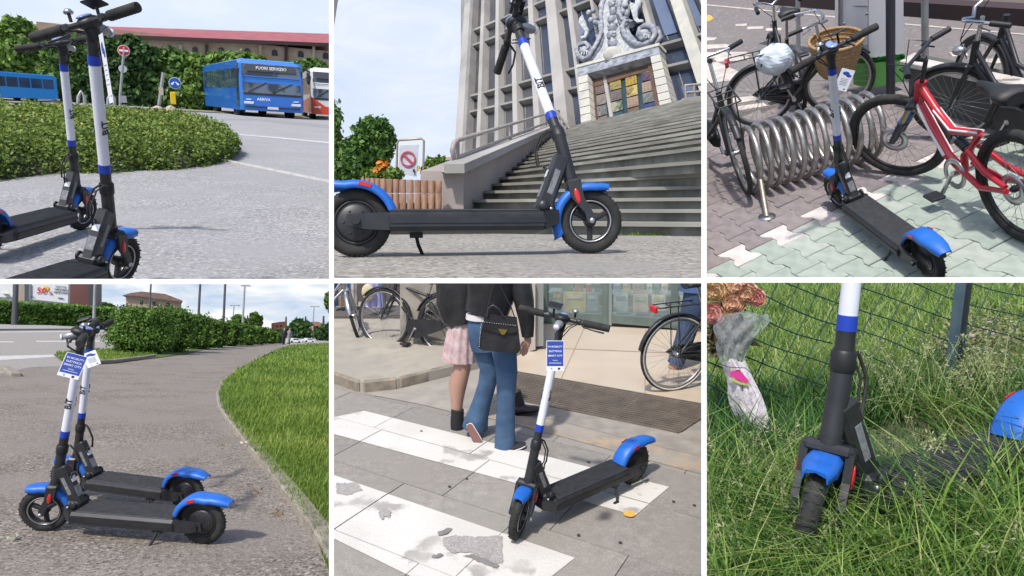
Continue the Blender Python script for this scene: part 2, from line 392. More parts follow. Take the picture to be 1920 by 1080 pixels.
# ------------------------------------------------------------------ electric scooter
LEAN = R_(14); TL = math.tan(LEAN); SAX = Vector((-math.sin(LEAN), 0, math.cos(LEAN))); SA = Vector((-.03, 0, .127))
def scooter(X, Y, yaw, lean, steer, label, group, bar_tilt=0., stem_tip=0., bar_yaw=0., stem_pitch=0., s=1., lettering=1):
    c = CUR
    M = Matrix.Translation((X, Y, 0)) @ Matrix.Rotation(R_(yaw), 4, 'Z') @ Matrix.Rotation(R_(lean), 4, 'X') @ Matrix.Scale(s, 4)
    root = empty('electric_scooter', label=label, cat='scooter', group=group, M=M)
    RS = Matrix.Translation(SA) @ Matrix.Rotation(R_(steer), 4, SAX) @ Matrix.Translation(-SA)
    piv = SA+SAX*.335
    RT = Matrix.Translation(piv) @ Matrix.Rotation(R_(stem_tip), 4, 'X') @ Matrix.Rotation(R_(stem_pitch), 4, 'Y') @ Matrix.Translation(-piv)
    hp = SA+SAX*1.02
    RB = Matrix.Translation(hp) @ Matrix.Rotation(R_(bar_yaw), 4, 'Z') @ Matrix.Rotation(R_(bar_tilt), 4, 'X') @ Matrix.Translation(-hp)
    st = lambda v: RS @ v                       # turns with the front wheel
    up = lambda v: RT @ (RS @ v)                # stem above the hinge
    hb = lambda v: RT @ (RS @ (RB @ v))         # handlebar
    def sx(z, off=0.): return SA+SAX*((z-.127)/math.cos(LEAN))+Vector((off, 0, 0))
    # deck with its rear arms
    b = MB()
    b.box((-.49, 0, .125), (.60, .165, .072), BLK, ch=.014)
    b.prism([(-.20, -.07, .09), (-.15, -.05, .11), (-.15, -.05, .165), (-.20, -.07, .165)], (0, 0, 0), BLK)
    b.loft([[(-.20, -.08, .092), (-.20, .08, .092), (-.20, .08, .16), (-.20, -.08, .16)], [(-.135, -.042, .118), (-.135, .042, .118), (-.135, .042, .17), (-.135, -.042, .17)]], BLK, smooth=False)
    for y in (-.066, .066):
        b.prism([(-.78, y-.008, .092), (-.78, y-.008, .158), (-.93, y-.008, .15), (-.935, y-.008, .11), (-.86, y-.008, .095)], (0, .016, 0), BLK)
        b.lathe([(0, -.012), (.016, -.012), (.016, .012), (0, .012)], (-.9, y*1.14, .127), (0, 1, 0), BLK2, 10, smooth=False)
    b.box((-.49, .0845, .125), (.58, .003, .02), BLK2); b.box((-.49, -.0845, .125), (.58, .003, .02), BLK2)
    b.build('deck', None, root)
    g = MB(); g.box((-.50, 0, .1635), (.545, .142, .006), GRIPM, ch=.003)
    for k in range(17): g.box((-.50, -.064+k*.008, .168), (.54, .0035, .003), GRIPM)
    g.build('deck_mat', None, root)
    # folding neck and its joint
    nb, nt = Vector((-.195, 0, .165)), sx(.385, -.012)
    n_ = MB(); n_.bar(nb, nt, .054, .066, BLK, up=Vector((1, 0, 0)), ch=.01)
    n_.box((-.185, 0, .175), (.075, .088, .05), BLK2, ch=.012)
    n_.build('folding_neck', None, root)
    for y in (-.048, .048):
        j = MB()
        j.lathe([(0, -.006), (.019, -.006), (.022, 0), (.019, .006), (0, .006)], (-.195, y, .185), (0, 1, 0), BLK, 14)
        j.lathe([(0, -.008), (.007, -.008), (.007, .008), (0, .008)], (-.168, y, .172), (0, 1, 0), SILV, 8)
        j.build('fold_joint', None, root)
    lb = MB(); dn = (nt-nb).normalized()
    for y in (-.0262, .0262):
        lb.bar(nb+dn*.075+Vector((0, y, 0)), nb+dn*.175+Vector((0, y*1.09, 0)), .002, .022, GREYM, up=Vector((1, 0, 0)))
    nn = dn.cross(Vector((0, 1, 0))).normalized()
    if nn.x > 0: nn = -nn
    lb.bar(nb+dn*.05+nn*.0345, nb+dn*.11+nn*.0345, .034, .002, GREYM, up=nn)
    lb.bar(nb+dn*.135+nn*.0345, nb+dn*.165+nn*.0345, .03, .002, WHT, up=nn)
    lb.build('sticker', None, root)
    # head, stem
    def seg(name, z0, z1, r0, r1, m, fn, n=20):
        q = MB(fn); q.tube([sx(z0), sx(z1)], [r0, r1], m, n); return q.build(name, None, root)
    seg('head_tube', .285, .47, .025, .0245, BLK, lambda v: v)
    q = MB(up); q.tube([sx(.455), sx(.462), sx(.50), sx(.507)], [.025, .0285, .0285, .024], BLK2, 20); q.tube([sx(.50), sx(.556)], .0215, BLK, 20); q.build('latch_sleeve', None, root)
    s1 = seg('stem', .58,   .992, .0212, .0212, WHT, up, 28)
    for z0_, z1_ in ((.552, .588), (.985, 1.02)): q = MB(up); q.tube([sx(z0_), sx(z1_)], .0224, DBLUE, 28); q.build('blue_band', None, root)
    seg('upper_stem', 1.015, 1.10, .0195, .020, BLK, up)
    # lettering, reads up the stem on both flanks
    if lettering:
        for sgn in (1, -1):
            yv = Vector((0, sgn, 0)); P = sx(.745)+yv*.0208
            text_mesh('BiT', .044, INK, 'lettering', root, RT @ RS @ basis(P, SAX, yv.cross(SAX), yv), .0014)
    # fork, front wheel
    f = MB(st); f.box(sx(.275), (.06, .11, .03), BLK, Matrix.Rotation(-LEAN, 3, 'Y'), ch=.01)
    f.tube([sx(.25), sx(.30)], .028, BLK2, 18)
    for y in (-.05, .05):
        f.loft([[(p.x+dx, y+dy, p.z) for dx, dy in ((-w, -.009), (w, -.009), (w, .009), (-w, .009))] for p, w in ((sx(.28), .026), (sx(.215), .024), (Vector((-.012, 0, .16)), .016), (Vector((0, 0, .118)), .013))], BLK, smooth=False)
        f.lathe([(0, -.01), (.011, -.01), (.011, .012), (0, .012)], (0, y*1.1, .127), (0, 1, 0), SILV, 10)
    f.build('fork', None, root)
    for y in (-.0605, .0605):
        r = MB(st); r.ell((sx(.225).x-.001, y, .222), (.011, .004, .03), REDR, 12, 8, Matrix.Rotation(-LEAN, 3, 'Y')); r.build('reflector', None, root)
    def wheel(cx, fn, motor):
        w = MB(fn); c0 = Vector((cx, 0, .127))
        prof = [(.127-.024+.024*math.cos(a), .0225*math.sin(a)) for a in [math.pi*2*k/14 for k in range(14)]]
        w.lathe(prof, c0, (0, 1, 0), RUB, 44, closed=True)
        for k in range(44):
            a = 2*math.pi*k/44; d = Vector((math.cos(a), 0, math.sin(a)))
            for y in (-.009, .009): w.box(c0+d*.1247+Vector((0, y+(.003 if k % 2 else -.003), 0)), (.004, .012, .006), RUB, Matrix.Rotation(-a, 3, 'Y'))
        ty = w.build('wheel', None, root)
        r = MB(fn)
        r.lathe([(.079, -.017), (.083, -.014), (.083, .014), (.079, .017), (.072, .012), (.072, -.012)], c0, (0, 1, 0), BLK2, 40, closed=True)
        if motor:
            r.lathe([(0, -.024), (.03, -.024), (.062, -.018), (.073, -.012), (.073, .012), (.062, .018), (.03, .024), (0, .024)], c0, (0, 1, 0), BLK, 32)
            for k in range(6):
                a = 2*math.pi*k/6; r.lathe([(0, -.0225), (.005, -.0225), (.005, .0225), (0, .0225)], c0+Vector((math.cos(a)*.045, 0, math.sin(a)*.045)), (0, 1, 0), BLK2, 6)
        else:
            for k in range(3):
                a = 2*math.pi*k/3+.5; d = Vector((math.cos(a), 0, math.sin(a)))
                r.bar(c0+d*.015, c0+d*.075, .02, .024, BLK2, up=Vector((0, 1, 0)), ch=.004)
            r.lathe([(0, -.03), (.02, -.03), (.024, -.012), (.024, .012), (.02, .03), (0, .03)], c0, (0, 1, 0), BLK, 18)
        r.build('rim', None, ty)
        if not motor:
            e = MB(fn)
            for y in (-.0185, .0185): e.lathe([(.077, y-.0015), (.083, y-.0015), (.083, y+.0015), (.077, y+.0015)], c0, (0, 1, 0), SILV, 40, closed=True)
            e.build('rim_edge', None, ty)
    wheel(0, st, False); wheel(-.9, lambda v: v, True)
    # fenders: curved shells with turned-down sides
    def fender(cx, fn, r, w, a0, a1, tail, name, nose=None):
        m = MB(fn); rings = []; c0 = Vector((cx, 0, .127)); N_ = 16
        pts = []
        for k in range(N_+1):
            a = a0+(a1-a0)*k/N_; pts.append((c0+Vector((math.cos(a)*r, 0, math.sin(a)*r)), Vector((math.cos(a), 0, math.sin(a))), 1.))
        for (p, nrm, ww) in tail: pts.append((Vector(p), Vector(nrm).normalized(), ww))
        if nose:
            for (p, nrm, ww) in nose: pts.insert(0, (Vector(p), Vector(nrm).normalized(), ww))
        for p, d, ww in pts:
            h = w*.5*ww; y = Vector((0, 1, 0)); dr = .024*ww
            rings.append([p-y*h-d*dr, p-y*h*.97-d*.004, p-y*h*.7+d*.008, p+d*.0095, p+y*h*.7+d*.008, p+y*h*.97-d*.004, p+y*h-d*dr,
                          p+y*(h-.004)-d*dr, p+y*h*.8-d*.004, p+d*.004, p-y*h*.8-d*.004, p-y*(h-.004)-d*dr])
        m.loft(rings, BLUE); return m.build(name, None, root)
    fender(0, st, .143, .078, R_(78), R_(203), [((-.136, 0, .058), (-1, 0, -.45), .8)], 'fender', nose=[((.036, 0, .269), (.08, 0, 1), .95), ((.075, 0, .264), (.12, 0, 1), .72)])
    fender(-.9, lambda v: v, .147, .10, R_(18), R_(105), [((-.97, 0, .272), (-.2, 0, 1), .95), ((-1.02, 0, .262), (-.22, 0, 1), .85), ((-1.065, 0, .245), (-.35, 0, 1), .6)], 'fender')
    rr = MB()
    for y in (-.0505, .0505): rr.box((-.865, y, .262), (.045, .004, .014), REDR, Matrix.Rotation(R_(14), 3, 'Y'))
    rr.build('reflector', None, root)
    ks = MB(); ks.box((-.68, .055, .085), (.05, .03, .02), BLK2); ks.tube([(-.68, .06, .085), (-.672, .08, .05), (-.655, .10, .012)], .0075, BLK, 8); ks.box((-.645, .103, .007), (.04, .018, .012), BLK2, ch=.004)
    ks.build('kickstand', None, root)
    cb = MB(); a, b_ = up(sx(.50, -.034)), Vector((-.155, .012, .27))
    pts = [a, a+Vector((-.03, .01, -.02)), a+Vector((-.055, .012, -.08)), a+Vector((-.045, .012, -.14)), (a+b_)/2+Vector((-.02, .01, -.03)), b_]
    cb.tube(pts, .0045, RUB, 6); cb.tube([p+Vector((.006, -.012, -.004)) for p in pts], .0035, RUB, 6); cb.build('cable', None, root)
    # cockpit
    h0 = sx(1.12)
    k = MB(hb)
    k.tube([sx(1.07), sx(1.10), sx(1.128)], [.020, .025, .027], BLK2, 18)
    k.ell(h0+Vector((.002, 0, .018)), (.052, .042, .026), BLK2, 18, 10, Matrix.Rotation(R_(-18), 3, 'Y'))
    k.build('dashboard', None, root)
    k = MB(hb); k.ell(h0+Vector((-.018, 0, .037)), (.033, .027, .008), DISP, 18, 8, Matrix.Rotation(R_(-20), 3, 'Y')); k.build('display', None, root)
    k = MB(hb); k.ell(h0+Vector((.05, 0, .002)), (.045, .022, .02), SILPL, 14, 8, Matrix.Rotation(R_(8), 3, 'Y'))
    k.lathe([(0, 0), (.016, 0), (.016, .008), (0, .008)], h0+Vector((.088, 0, -.004)), (1, 0, -.15), WHT, 14); k.build('headlight', None, root)
    k = MB(hb); k.tube([h0+Vector((-.02, y, .012-.0*abs(y))) for y in (-.235, -.12, 0, .12, .235)], .0115, BLK, 12); k.build('handlebar', None, root)
    for s_ in (-1, 1):
        k = MB(hb); a = h0+Vector((-.02, s_*.105, .012)); e = h0+Vector((-.026, s_*.245, .012))
        k.tube([a, a.lerp(e, .04), a.lerp(e, .97), e], [.015, .0185, .019, .018], RUB, 16)
        for q_ in range(9): k.lathe([(.0186, -.001), (.0198, 0), (.0186, .001)], a.lerp(e, .1+q_*.1), e-a, RUB, 14)
        k.build('grip', None, root)
    k = MB(hb); p = h0+Vector((-.02, .085, .012)); k.box(p, (.03, .028, .03), BLK2, ch=.006)
    k.tube([p+Vector((.012, .01, 0)), p+Vector((.05, .04, -.004)), p+Vector((.055, .10, -.008)), p+Vector((.045, .145, -.012))], [.006, .005, .0045, .005], BLK, 8); k.build('brake_lever', None, root)
    k = MB(hb); p = h0+Vector((-.025, -.085, .012)); k.box(p, (.028, .03, .026), BLK2, ch=.006); k.tube([p+Vector((-.01, 0, -.01)), p+Vector((-.03, -.01, -.025))], .006, BLK2, 8); k.build('throttle', None, root)
    k = MB(hb); p = h0+Vector((-.02, .06, .03)); k.tube([p, p+Vector((0, 0, .03))], .006, BLK2, 8); k.lathe([(0, .03), (.016, .03), (.018, .036), (.01, .046), (0, .048)], p, (0, 0, 1), SILV, 14); k.build('bell', None, root)
    k = MB(hb)
    for s_ in (.02, .035): k.tube([h0+Vector((.0, s_+.05, .005)), h0+Vector((.06, s_+.03, .0)), h0+Vector((.065, s_, -.05)), h0+Vector((.03, s_*.3, -.09)), h0+Vector((.01, 0, -.10))], .0028, RUB, 6)
    k.build('brake_cable', None, root)
    # phone or card clip standing up behind the bar
    k = MB(hb); p = h0+Vector((0, -.05, .02)); k.tube([p, p+Vector((0, 0, .045))], .006, BLK2, 8); k.box(p+Vector((-.005, 0, .055)), (.06, .075, .008), BLK2, Matrix.Rotation(R_(15), 3, 'Y'), ch=.003)
    k.build('phone_clip', None, root)
    root_M = M
    return root, M @ RT @ RS, sx
def card(P, x, y, w, h, label, group, front=True, thick=.0008):
    """laminated info card: P centre, x and y its axes"""
    x = Vector(x).normalized(); y = Vector(y); y = (y-x*y.dot(x)).normalized(); z = x.cross(y)
    root = empty('info_card', label=label, cat='card', group=group, M=basis(P, x, y, z))
    b = MB(); b.box((0, 0, 0), (w, h, thick), PAPW); b.tube([(0, h/2-.004, 0), (.0, h/2+.02, -.01), (0, h/2+.03, -.03)], .0015, INK, 5); b.build('sheet', None, root)
    if front:
        b = MB(); b.box((0, h*.07, thick), (w*.93, h*.82, .0008), PAPB); b.build('blue_panel', None, root)
        zt = thick+.001
        for t, yy, sz in (('IN MOBILITY', .30, .105), ('ELETTRICA', .15, .11), ('SMART CITY', .0, .11), ('Scarica', -.15, .07)):
            text_mesh(t, w*sz*1.35, INKW, 'lettering', root, Matrix.Translation((0, h*yy, zt)), .0003)
        b = MB(); b.box((0, -h*.24, zt), (w*.7, .002, .0006), INKW); b.box((w*.22, -h*.425, thick), (w*.13, w*.11, .0008), INK); b.box((-w*.2, -h*.425, thick), (w*.06, w*.08, .0008), GREYM); b.build('footer', None, root)
    else:
        b = MB()
        b.ell((-w*.05, h*.3, thick), (w*.26, h*.09, .0008), PAPB, 14, 6); b.ell((w*.2, h*.22, thick), (w*.2, h*.07, .0008), PAPB, 14, 6)
        for k in range(5): b.box((0, h*(.05-.07*k), thick), (w*.6*(1-.1*(k % 2)), .0022, .0006), GREYM)
        b.box((w*.25, -h*.4, thick), (w*.1, w*.1, .0008), INK); b.box((-w*.2, -h*.4, thick), (w*.07, w*.07, .0008), GREYM); b.build('print', None, root)
    return root
# ------------------------------------------------------------------ bicycles
TYRE = mat('bike_tyre', (.02, .02, .02), .85, 0, (.04, .038, .036), 25)
SPOKE = mat('spoke_steel', (.45, .45, .44), .4, .8)
SADL = mat('saddle_black', (.018, .018, .019), .55, 0, (.03, .03, .03), 20)
WICK = mat('wicker', (.45, .29, .14), .8, 0, (.28, .17, .08), 60, bump=.6, bscale=90, stretch=(1, 1, 2))
def bike(rear, front, label, group, r=.33, hs=1., wb=None, lean=0., style='city', paint=None, wall=None, steer=0., bar='swept', fenders=True, rack=True, saddle=True, lightc=None, stand=False, basket=False, frontrack=False, chaincase=True, flip=False, bagged=False, tyre_w=.018, saddle_h=.93, bar_h=1.02, handle=True, grips=BLK2, bw=.8, anchor='rear', bask=(.20, .02)):
    rear, front = Vector(rear), Vector(front); d = front-rear; d.z = 0
    W_ = wb or d.length; yaw = math.atan2(d.y, d.x); rear = Vector((rear.x, rear.y, 0))
    if anchor == 'front': rear = Vector((front.x, front.y, 0))-d.normalized()*W_
    M = Matrix.Translation(rear) @ Matrix.Rotation(yaw, 4, 'Z') @ Matrix.Rotation(R_(lean), 4, 'X')
    root = empty('bicycle', label=label, cat='bicycle', group=group, M=M)
    paint = paint or BLK
    V = Vector
    def p(x, y, z): return V((x*W_, y, z*hs))
    ra, fa = V((0, 0, r)), V((W_, 0, r))
    ht, hb = p(.80, 0, .80), p(.835, 0, .66)
    BB = p(.42, 0, .30); ST = p(.26, 0, .72)
    piv = hb; sdir_ = (ht-hb).normalized(); RS = Matrix.Translation(piv) @ Matrix.Rotation(R_(steer), 4, sdir_) @ Matrix.Translation(-piv)
    idn = lambda v: v; stf = lambda v: RS @ v
    def wheel(c, fn):
        w = MB(fn); w.lathe([(r-tyre_w+tyre_w*math.cos(a), tyre_w*math.sin(a)) for a in [2*math.pi*k/9 for k in range(9)]], c, (0, 1, 0), TYRE, 40, closed=True)
        if wall: w.lathe([(r-tyre_w*1.6, -tyre_w*.93), (r-tyre_w*.75, -tyre_w*.98), (r-tyre_w*.75, tyre_w*.98), (r-tyre_w*1.6, tyre_w*.93)], c, (0, 1, 0), wall, 40, closed=True)
        o = w.build('wheel', None, root)
        q = MB(fn); ri = r-tyre_w*2; q.lathe([(ri+.004, -.010), (ri+.004, .010), (ri-.012, .007), (ri-.012, -.007)], c, (0, 1, 0), BLK2 if style == 'mtb' else SPOKE, 40, closed=True); q.build('rim', None, o)
        q = MB(fn); n = 28
        for k in range(n):
            a = 2*math.pi*k/n; b_ = a+(.35 if k % 2 else -.35); s_ = .028 if k % 4 < 2 else -.028
            q.tube([c+V((math.cos(b_)*.022, s_, math.sin(b_)*.022)), c+V((math.cos(a)*(ri-.008), 0, math.sin(a)*(ri-.008)))], .0013, SPOKE, 3, cap=False)
        q.build('spokes', None, o)['kind'] = 'stuff'
        q = MB(fn); q.lathe([(0, -.045), (.012, -.045), (.02, -.03), (.016, 0), (.02, .03), (.012, .045), (0, .045)], c, (0, 1, 0), BLK if style == 'mtb' else SILV, 12)
        if style == 'mtb': q.lathe([(.045, .034), (.085, .034), (.085, .037), (.045, .037)], c, (0, 1, 0), SILV, 24, closed=True)
        q.build('hub', None, o)
    wheel(ra, idn); wheel(fa, stf)
    f = MB()
    if style == 'mtb':
        red, wht = paint, mat('frame_white', (.75, .75, .75), .3, coat=.4)
        SJ = p(.30, 0, .62)
        f.tube([ht+V((.0, 0, .03)), hb+V((-.005, 0, -.01))], .03, red, 12)
        dt = [hb+V((-.01, 0, .02)), p(.70, 0, .52), p(.56, 0, .36), BB+V((.02, 0, 0))]; f.tube(dt, [.024, .029, .027, .026], red, 10, flat=.8)
        tt = [ht+V((-.01, 0, -.01)), p(.66, 0, .66), p(.52, 0, .56), SJ]; f.tube(tt, [.022, .024, .023, .020], red, 10)
        f.tube([p(.60, 0, .58), p(.50, 0, .46), SJ+V((-.0, 0, .0))], .0, red, 4) if 0 else None
        f.tube([SJ, p(.36, 0, .50), p(.42, 0, .42), BB], [.020, .018, .018, .024], red, 10)
        f.build('frame', None, root)
        q = MB()
        for s_ in (-1, 1): q.tube([x+V((0, s_*.0235, .004)) for x in dt[:3]], .011, wht, 6); q.tube([x+V((0, s_*.019, .010)) for x in tt[1:]], .007, wht, 6)
        q.build('frame_stripe', None, root)
        q = MB()
        for s_ in (-1, 1):
            q.tube([BB+V((-.01, s_*.04, .04)), p(.2, s_*.06, .30), ra+V((0, s_*.065, 0))], [.016, .017, .014], red, 8)
            q.tube([p(.34, s_*.035, .50), p(.18, s_*.055, .42), ra+V((.01, s_*.065, .02))], [.016, .016, .013], red, 8)
        q.build('swingarm', None, root)
        q = MB(); q.tube([p(.36, 0, .46), p(.50, 0, .52)], .016, SILV, 10); q.tube([p(.40, 0, .478), p(.47, 0, .508)], .027, BLK, 12); q.build('shock', None, root)
        q = MB(stf)
        for s_ in (-1, 1):
            q.tube([hb+V((.01, s_*.062, .03)), hb.lerp(fa, .45)+V((.012, s_*.062, 0))], .016, mat('fork_gold', (.35, .3, .2), .3, .6), 10)
            q.tube([hb.lerp(fa, .40)+V((.012, s_*.062, 0)), fa+V((0, s_*.062, 0))], [.024, .019], mat('fork_dark', (.03, .035, .06), .35), 10)
        q.box(hb+V((.012, 0, .02)), (.05, .17, .035), BLK, ch=.008); q.box(hb.lerp(fa, .42)+V((.02, 0, 0)), (.03, .15, .05), mat('fork_blue', (.03, .1, .35), .3), ch=.008); q.build('suspension_fork', None, root)
    else:
        f.tube([ht+V((0, 0, .02)), hb+V((0, 0, -.02))], .021, paint, 10)
        if style == 'diamond': f.tube([ht, ST+V((.0, 0, -.03))], .015, paint, 8)
        else:
            f.tube([ht.lerp(hb, .3), p(.60, 0, .50), p(.38, 0, .46)], .015, paint, 8)
        f.tube([hb, BB], .018, paint, 8); f.tube([BB, ST], .017, paint, 8)
        for s_ in (-1, 1):
            f.tube([BB+V((0, s_*.02, 0)), ra+V((0, s_*.06, 0))], .010, paint, 6); f.tube([ST+V((0, s_*.012, -.06)), ra+V((0, s_*.06, 0))], .008, paint, 6)
        f.build('frame', None, root)
        q = MB(stf)
        for s_ in (-1, 1): q.tube([hb+V((0, s_*.03, -.01)), hb.lerp(fa, .6)+V((.005, s_*.048, 0)), fa+V((0, s_*.052, 0))], [.014, .012, .009], paint, 8)
        q.box(hb+V((0, 0, -.02)), (.035, .085, .025), paint, ch=.006); q.build('fork', None, root)
    q = MB(); q.lathe([(.062, .05), (.092, .05), (.092, .056), (.062, .056)], BB, (0, 1, 0), SILV, 22, closed=True); q.tube([BB+V((0, -.07, 0)), BB+V((0, .07, 0))], .017, SILV, 10)
    for s_ in (-1, 1): q.bar(BB+V((0, s_*.072, 0)), BB+V((s_*.07, s_*.078, -s_*.15)), .022, .012, SILV)
    q.build('crank', None, root)
    for s_ in (-1, 1): q = MB(); q.box(BB+V((s_*.07, s_*.125, -s_*.15)), (.09, .085, .022), BLK2, ch=.006); q.build('pedal', None, root)
    if chaincase and style != 'mtb':
        q = MB(); cs = [BB+V((.10, .045, 0)), BB+V((.06, .045, .085)), BB+V((-.04, .045, .10)), ra+V((.02, .045, .05)), ra+V((-.06, .045, 0)), ra+V((.02, .045, -.05)), BB+V((-.02, .045, -.10)), BB+V((.07, .045, -.08))]
        q.prism(cs, (0, .022, 0), BLK2); q.build('chaincase', None, root)
    if saddle:
        sp = ST+(ST-BB).normalized()*(saddle_h*hs-ST.z)
        q = MB(); q.tube([ST, sp+V((0, 0, -.03))], .013, SILV if style != 'mtb' else BLK, 8); q.build('seat_post', None, root)
        q = MB(); rings = []
        for x, w_, h_ in ((-.13, .055, .0), (-.12, .085, .012), (-.06, .082, .014), (.0, .045, .01), (.07, .024, .008), (.13, .018, .004), (.14, .010, -.004)):
            rings.append([sp+V((x, w_*math.cos(a), h_+.026*math.sin(a)-(.012 if math.sin(a) < 0 else 0))) for a in [2*math.pi*k/12 for k in range(12)]])
        q.loft(rings, SADL); q.build('saddle', None, root)
        if bagged: tag(bag_over(M @ (sp+V((-.01, 0, -.0)))), 'crumpled pale plastic bag pulled over the saddle of the bike with the wicker basket', 'bag')
    if handle:
        top = ht+(ht-hb).normalized()*(bar_h*hs-ht.z)
        q = MB(stf); q.tube([ht, top], .013, CHR if style != 'mtb' else BLK, 8)
        if bar == 'flat': pts = [top+V((.03+(-.05 if abs(y) > .2 else 0), y, .02+.02*(abs(y) > .05))) for y in (-.33, -.2, -.06, .06, .2, .33)]; q.tube([top, top+V((.05, 0, .01))], .018, BLK, 8)
        elif bar == 'drop': pts = [top+V((x, y, z)) for x, y, z in ((-.02, -.2, -.13), (.1, -.2, -.12), (.13, -.2, -.03), (.06, -.2, .0), (.03, 0, 0), (.06, .2, 0), (.13, .2, -.03), (.1, .2, -.12), (-.02, .2, -.13))]
        else: pts = [top+V((x, y, z)) for x, y, z in ((-.22, -.29, .03), (-.12, -.28, .05), (.03, -.22, .06), (.07, -.10, .03), (.05, 0, 0), (.07, .10, .03), (.03, .22, .06), (-.12, .28, .05), (-.22, .29, .03))]
        pts = [V((v.x, v.y*bw, v.z)) for v in pts]
        q.tube(pts, .011, BLK if style == 'mtb' else CHR, 8); q.build('handlebar', None, root)
        for s_ in (0, -1):
            q = MB(stf); a_, b_ = pts[s_], pts[1 if s_ == 0 else -2]; q.tube([a_+(a_-b_)*.02, a_.lerp(b_, min(1, .12/(a_-b_).length))], .017, grips, 10); q.build('grip', None, root)
            q = MB(stf); m_ = a_.lerp(b_, min(1.2, .15/(a_-b_).length)); q.tube([m_, m_+V((.04, 0, -.02)), m_+V((-.02, (a_-b_).y*.2, -.05))], .005, SILV if style != 'mtb' else BLK, 6); q.build('brake_lever', None, root)
            q = MB(stf); q.tube([m_, m_+V((.10, 0, .02)), hb+V((.06, 0, .15)), hb+V((.03, 0, .02))], .003, BLK2, 5); q.build('cable', None, root)
    if fenders:
        for c, a0, a1, fn in ((ra, 10, 160, idn), (fa, 40, 175, stf)):
            q = MB(fn); rings = []
            for k in range(15):
                a = R_(a0+(a1-a0)*k/14); dd = V((math.cos(a), 0, math.sin(a))) if c is fa else V((math.cos(math.pi-a), 0, math.sin(math.pi-a)))
                if c is fa: dd = V((math.cos(a), 0, math.sin(a)))
                y = V((0, 1, 0)); pp = c+dd*(r+.018)
                rings.append([pp-y*.026-dd*.012, pp-y*.018+dd*.003, pp+dd*.006, pp+y*.018+dd*.003, pp+y*.026-dd*.012, pp+dd*.002])
            q.loft(rings, paint if style != 'mtb' else BLK2); q.build('mudguard', None, root)
    if rack:
        q = MB()
        for s_ in (-1, 1): q.tube([ra+V((0, s_*.07, 0)), p(-.05, s_*.06, 0)+V((0, 0, 2*r+.09))], .005, BLK, 5); q.tube([V((-.22, s_*.06, 2*r+.09)), V((.18*W_, s_*.06, 2*r+.10))], .006, BLK, 5)
        for x in (-.22, -.1, .02, .14): q.tube([V((x, -.06, 2*r+.09)), V((x, .06, 2*r+.09))], .005, BLK, 5)
        q.build('luggage_rack', None, root)
        q = MB(); q.box(V((-.24, 0, 2*r+.07)), (.03, .09, .055), REDR, ch=.006); q.build('rear_reflector', None, root)
    if frontrack:
        q = MB(stf)
        for s_ in (-1, 1): q.tube([fa+V((0, s_*.06, 0)), fa+V((.02, s_*.07, r+.12))], .005, BLK, 5); q.tube([fa+V((-.16, s_*.07, r+.12)), fa+V((.2, s_*.07, r+.12))], .006, BLK, 5)
        for x in (-.16, -.04, .08, .2): q.tube([fa+V((x, -.07, r+.12)), fa+V((x, .07, r+.12))], .005, BLK, 5)
        q.build('front_rack', None, root)
    if lightc:
        q = MB(stf); q.ell(hb+V((.07, 0, .08)), (.04, .03, .03), lightc, 12, 8); q.build('headlamp', None, root)
    if stand: q = MB(); q.tube([BB+V((-.02, .03, -.05)), BB+V((-.12, .16, -BB.z+.005))], .009, SILV, 8); q.build('kickstand', None, root)
    if basket:
        q = MB(stf); c = ht+V((bask[0], 0, bask[1])); rings = []
        for k in range(9):
            z = -.16+.27*k/8; w_ = .125+.10*(k/8)**.6; rings.append([c+V((w_*.85*math.cos(a), w_*1.15*math.sin(a), z)) for a in [2*math.pi*j/20 for j in range(20)]])
        q.loft(rings, WICK, cap=False); q.loft([[v for v in rings[0]]], WICK) if 0 else None
        q.ell(c+V((0, 0, -.16)), (.105, .145, .006), WICK, 16, 4)
        for k in range(9): q.tube([v*1.0 for v in rings[k]], .006, WICK, 5, closed=True)
        for j in range(20): q.tube([rings[k][j] for k in range(9)], .005, WICK, 4)
        q.tube([c+V((.225*.85*math.cos(a), .225*1.15*math.sin(a), .115)) for a in [2*math.pi*j/24 for j in range(24)]], .013, WICK, 7, closed=True)
        q.build('wicker_basket', None, root)
    return root
BAGM = mat('plastic_bag', (.62, .68, .74), .35, 0, (.48, .55, .63), 9, bump=.6, bscale=22, trans=.0)
def crumple(c, r, m, name, n=24, k=16, amt=.14, seed=1):
    rr = random.Random(seed); ph = [rr.uniform(0, 6.28) for _ in range(8)]; rings = []
    for i in range(k+1):
        t = math.pi*i/k; st = max(math.sin(t), .03); ring = []
        for j in range(n):
            a = 2*math.pi*j/n; w = 1+amt*(math.sin(3*a+ph[0]+2*t)+.7*math.sin(5*t+4*a+ph[1])+.5*math.sin(9*a-6*t+ph[2])+.6*rr.uniform(-.5, .5))
            ring.append(Vector(c)+Vector((r[0]*st*math.cos(a)*w, r[1]*st*math.sin(a)*w, r[2]*math.cos(t)*w)))
        rings.append(ring)
    return MB().loft(rings, m, True, False).build(name, None)
def bag_over(c): return crumple(c, (.15, .13, .12), BAGM, 'plastic_bag', amt=.05)
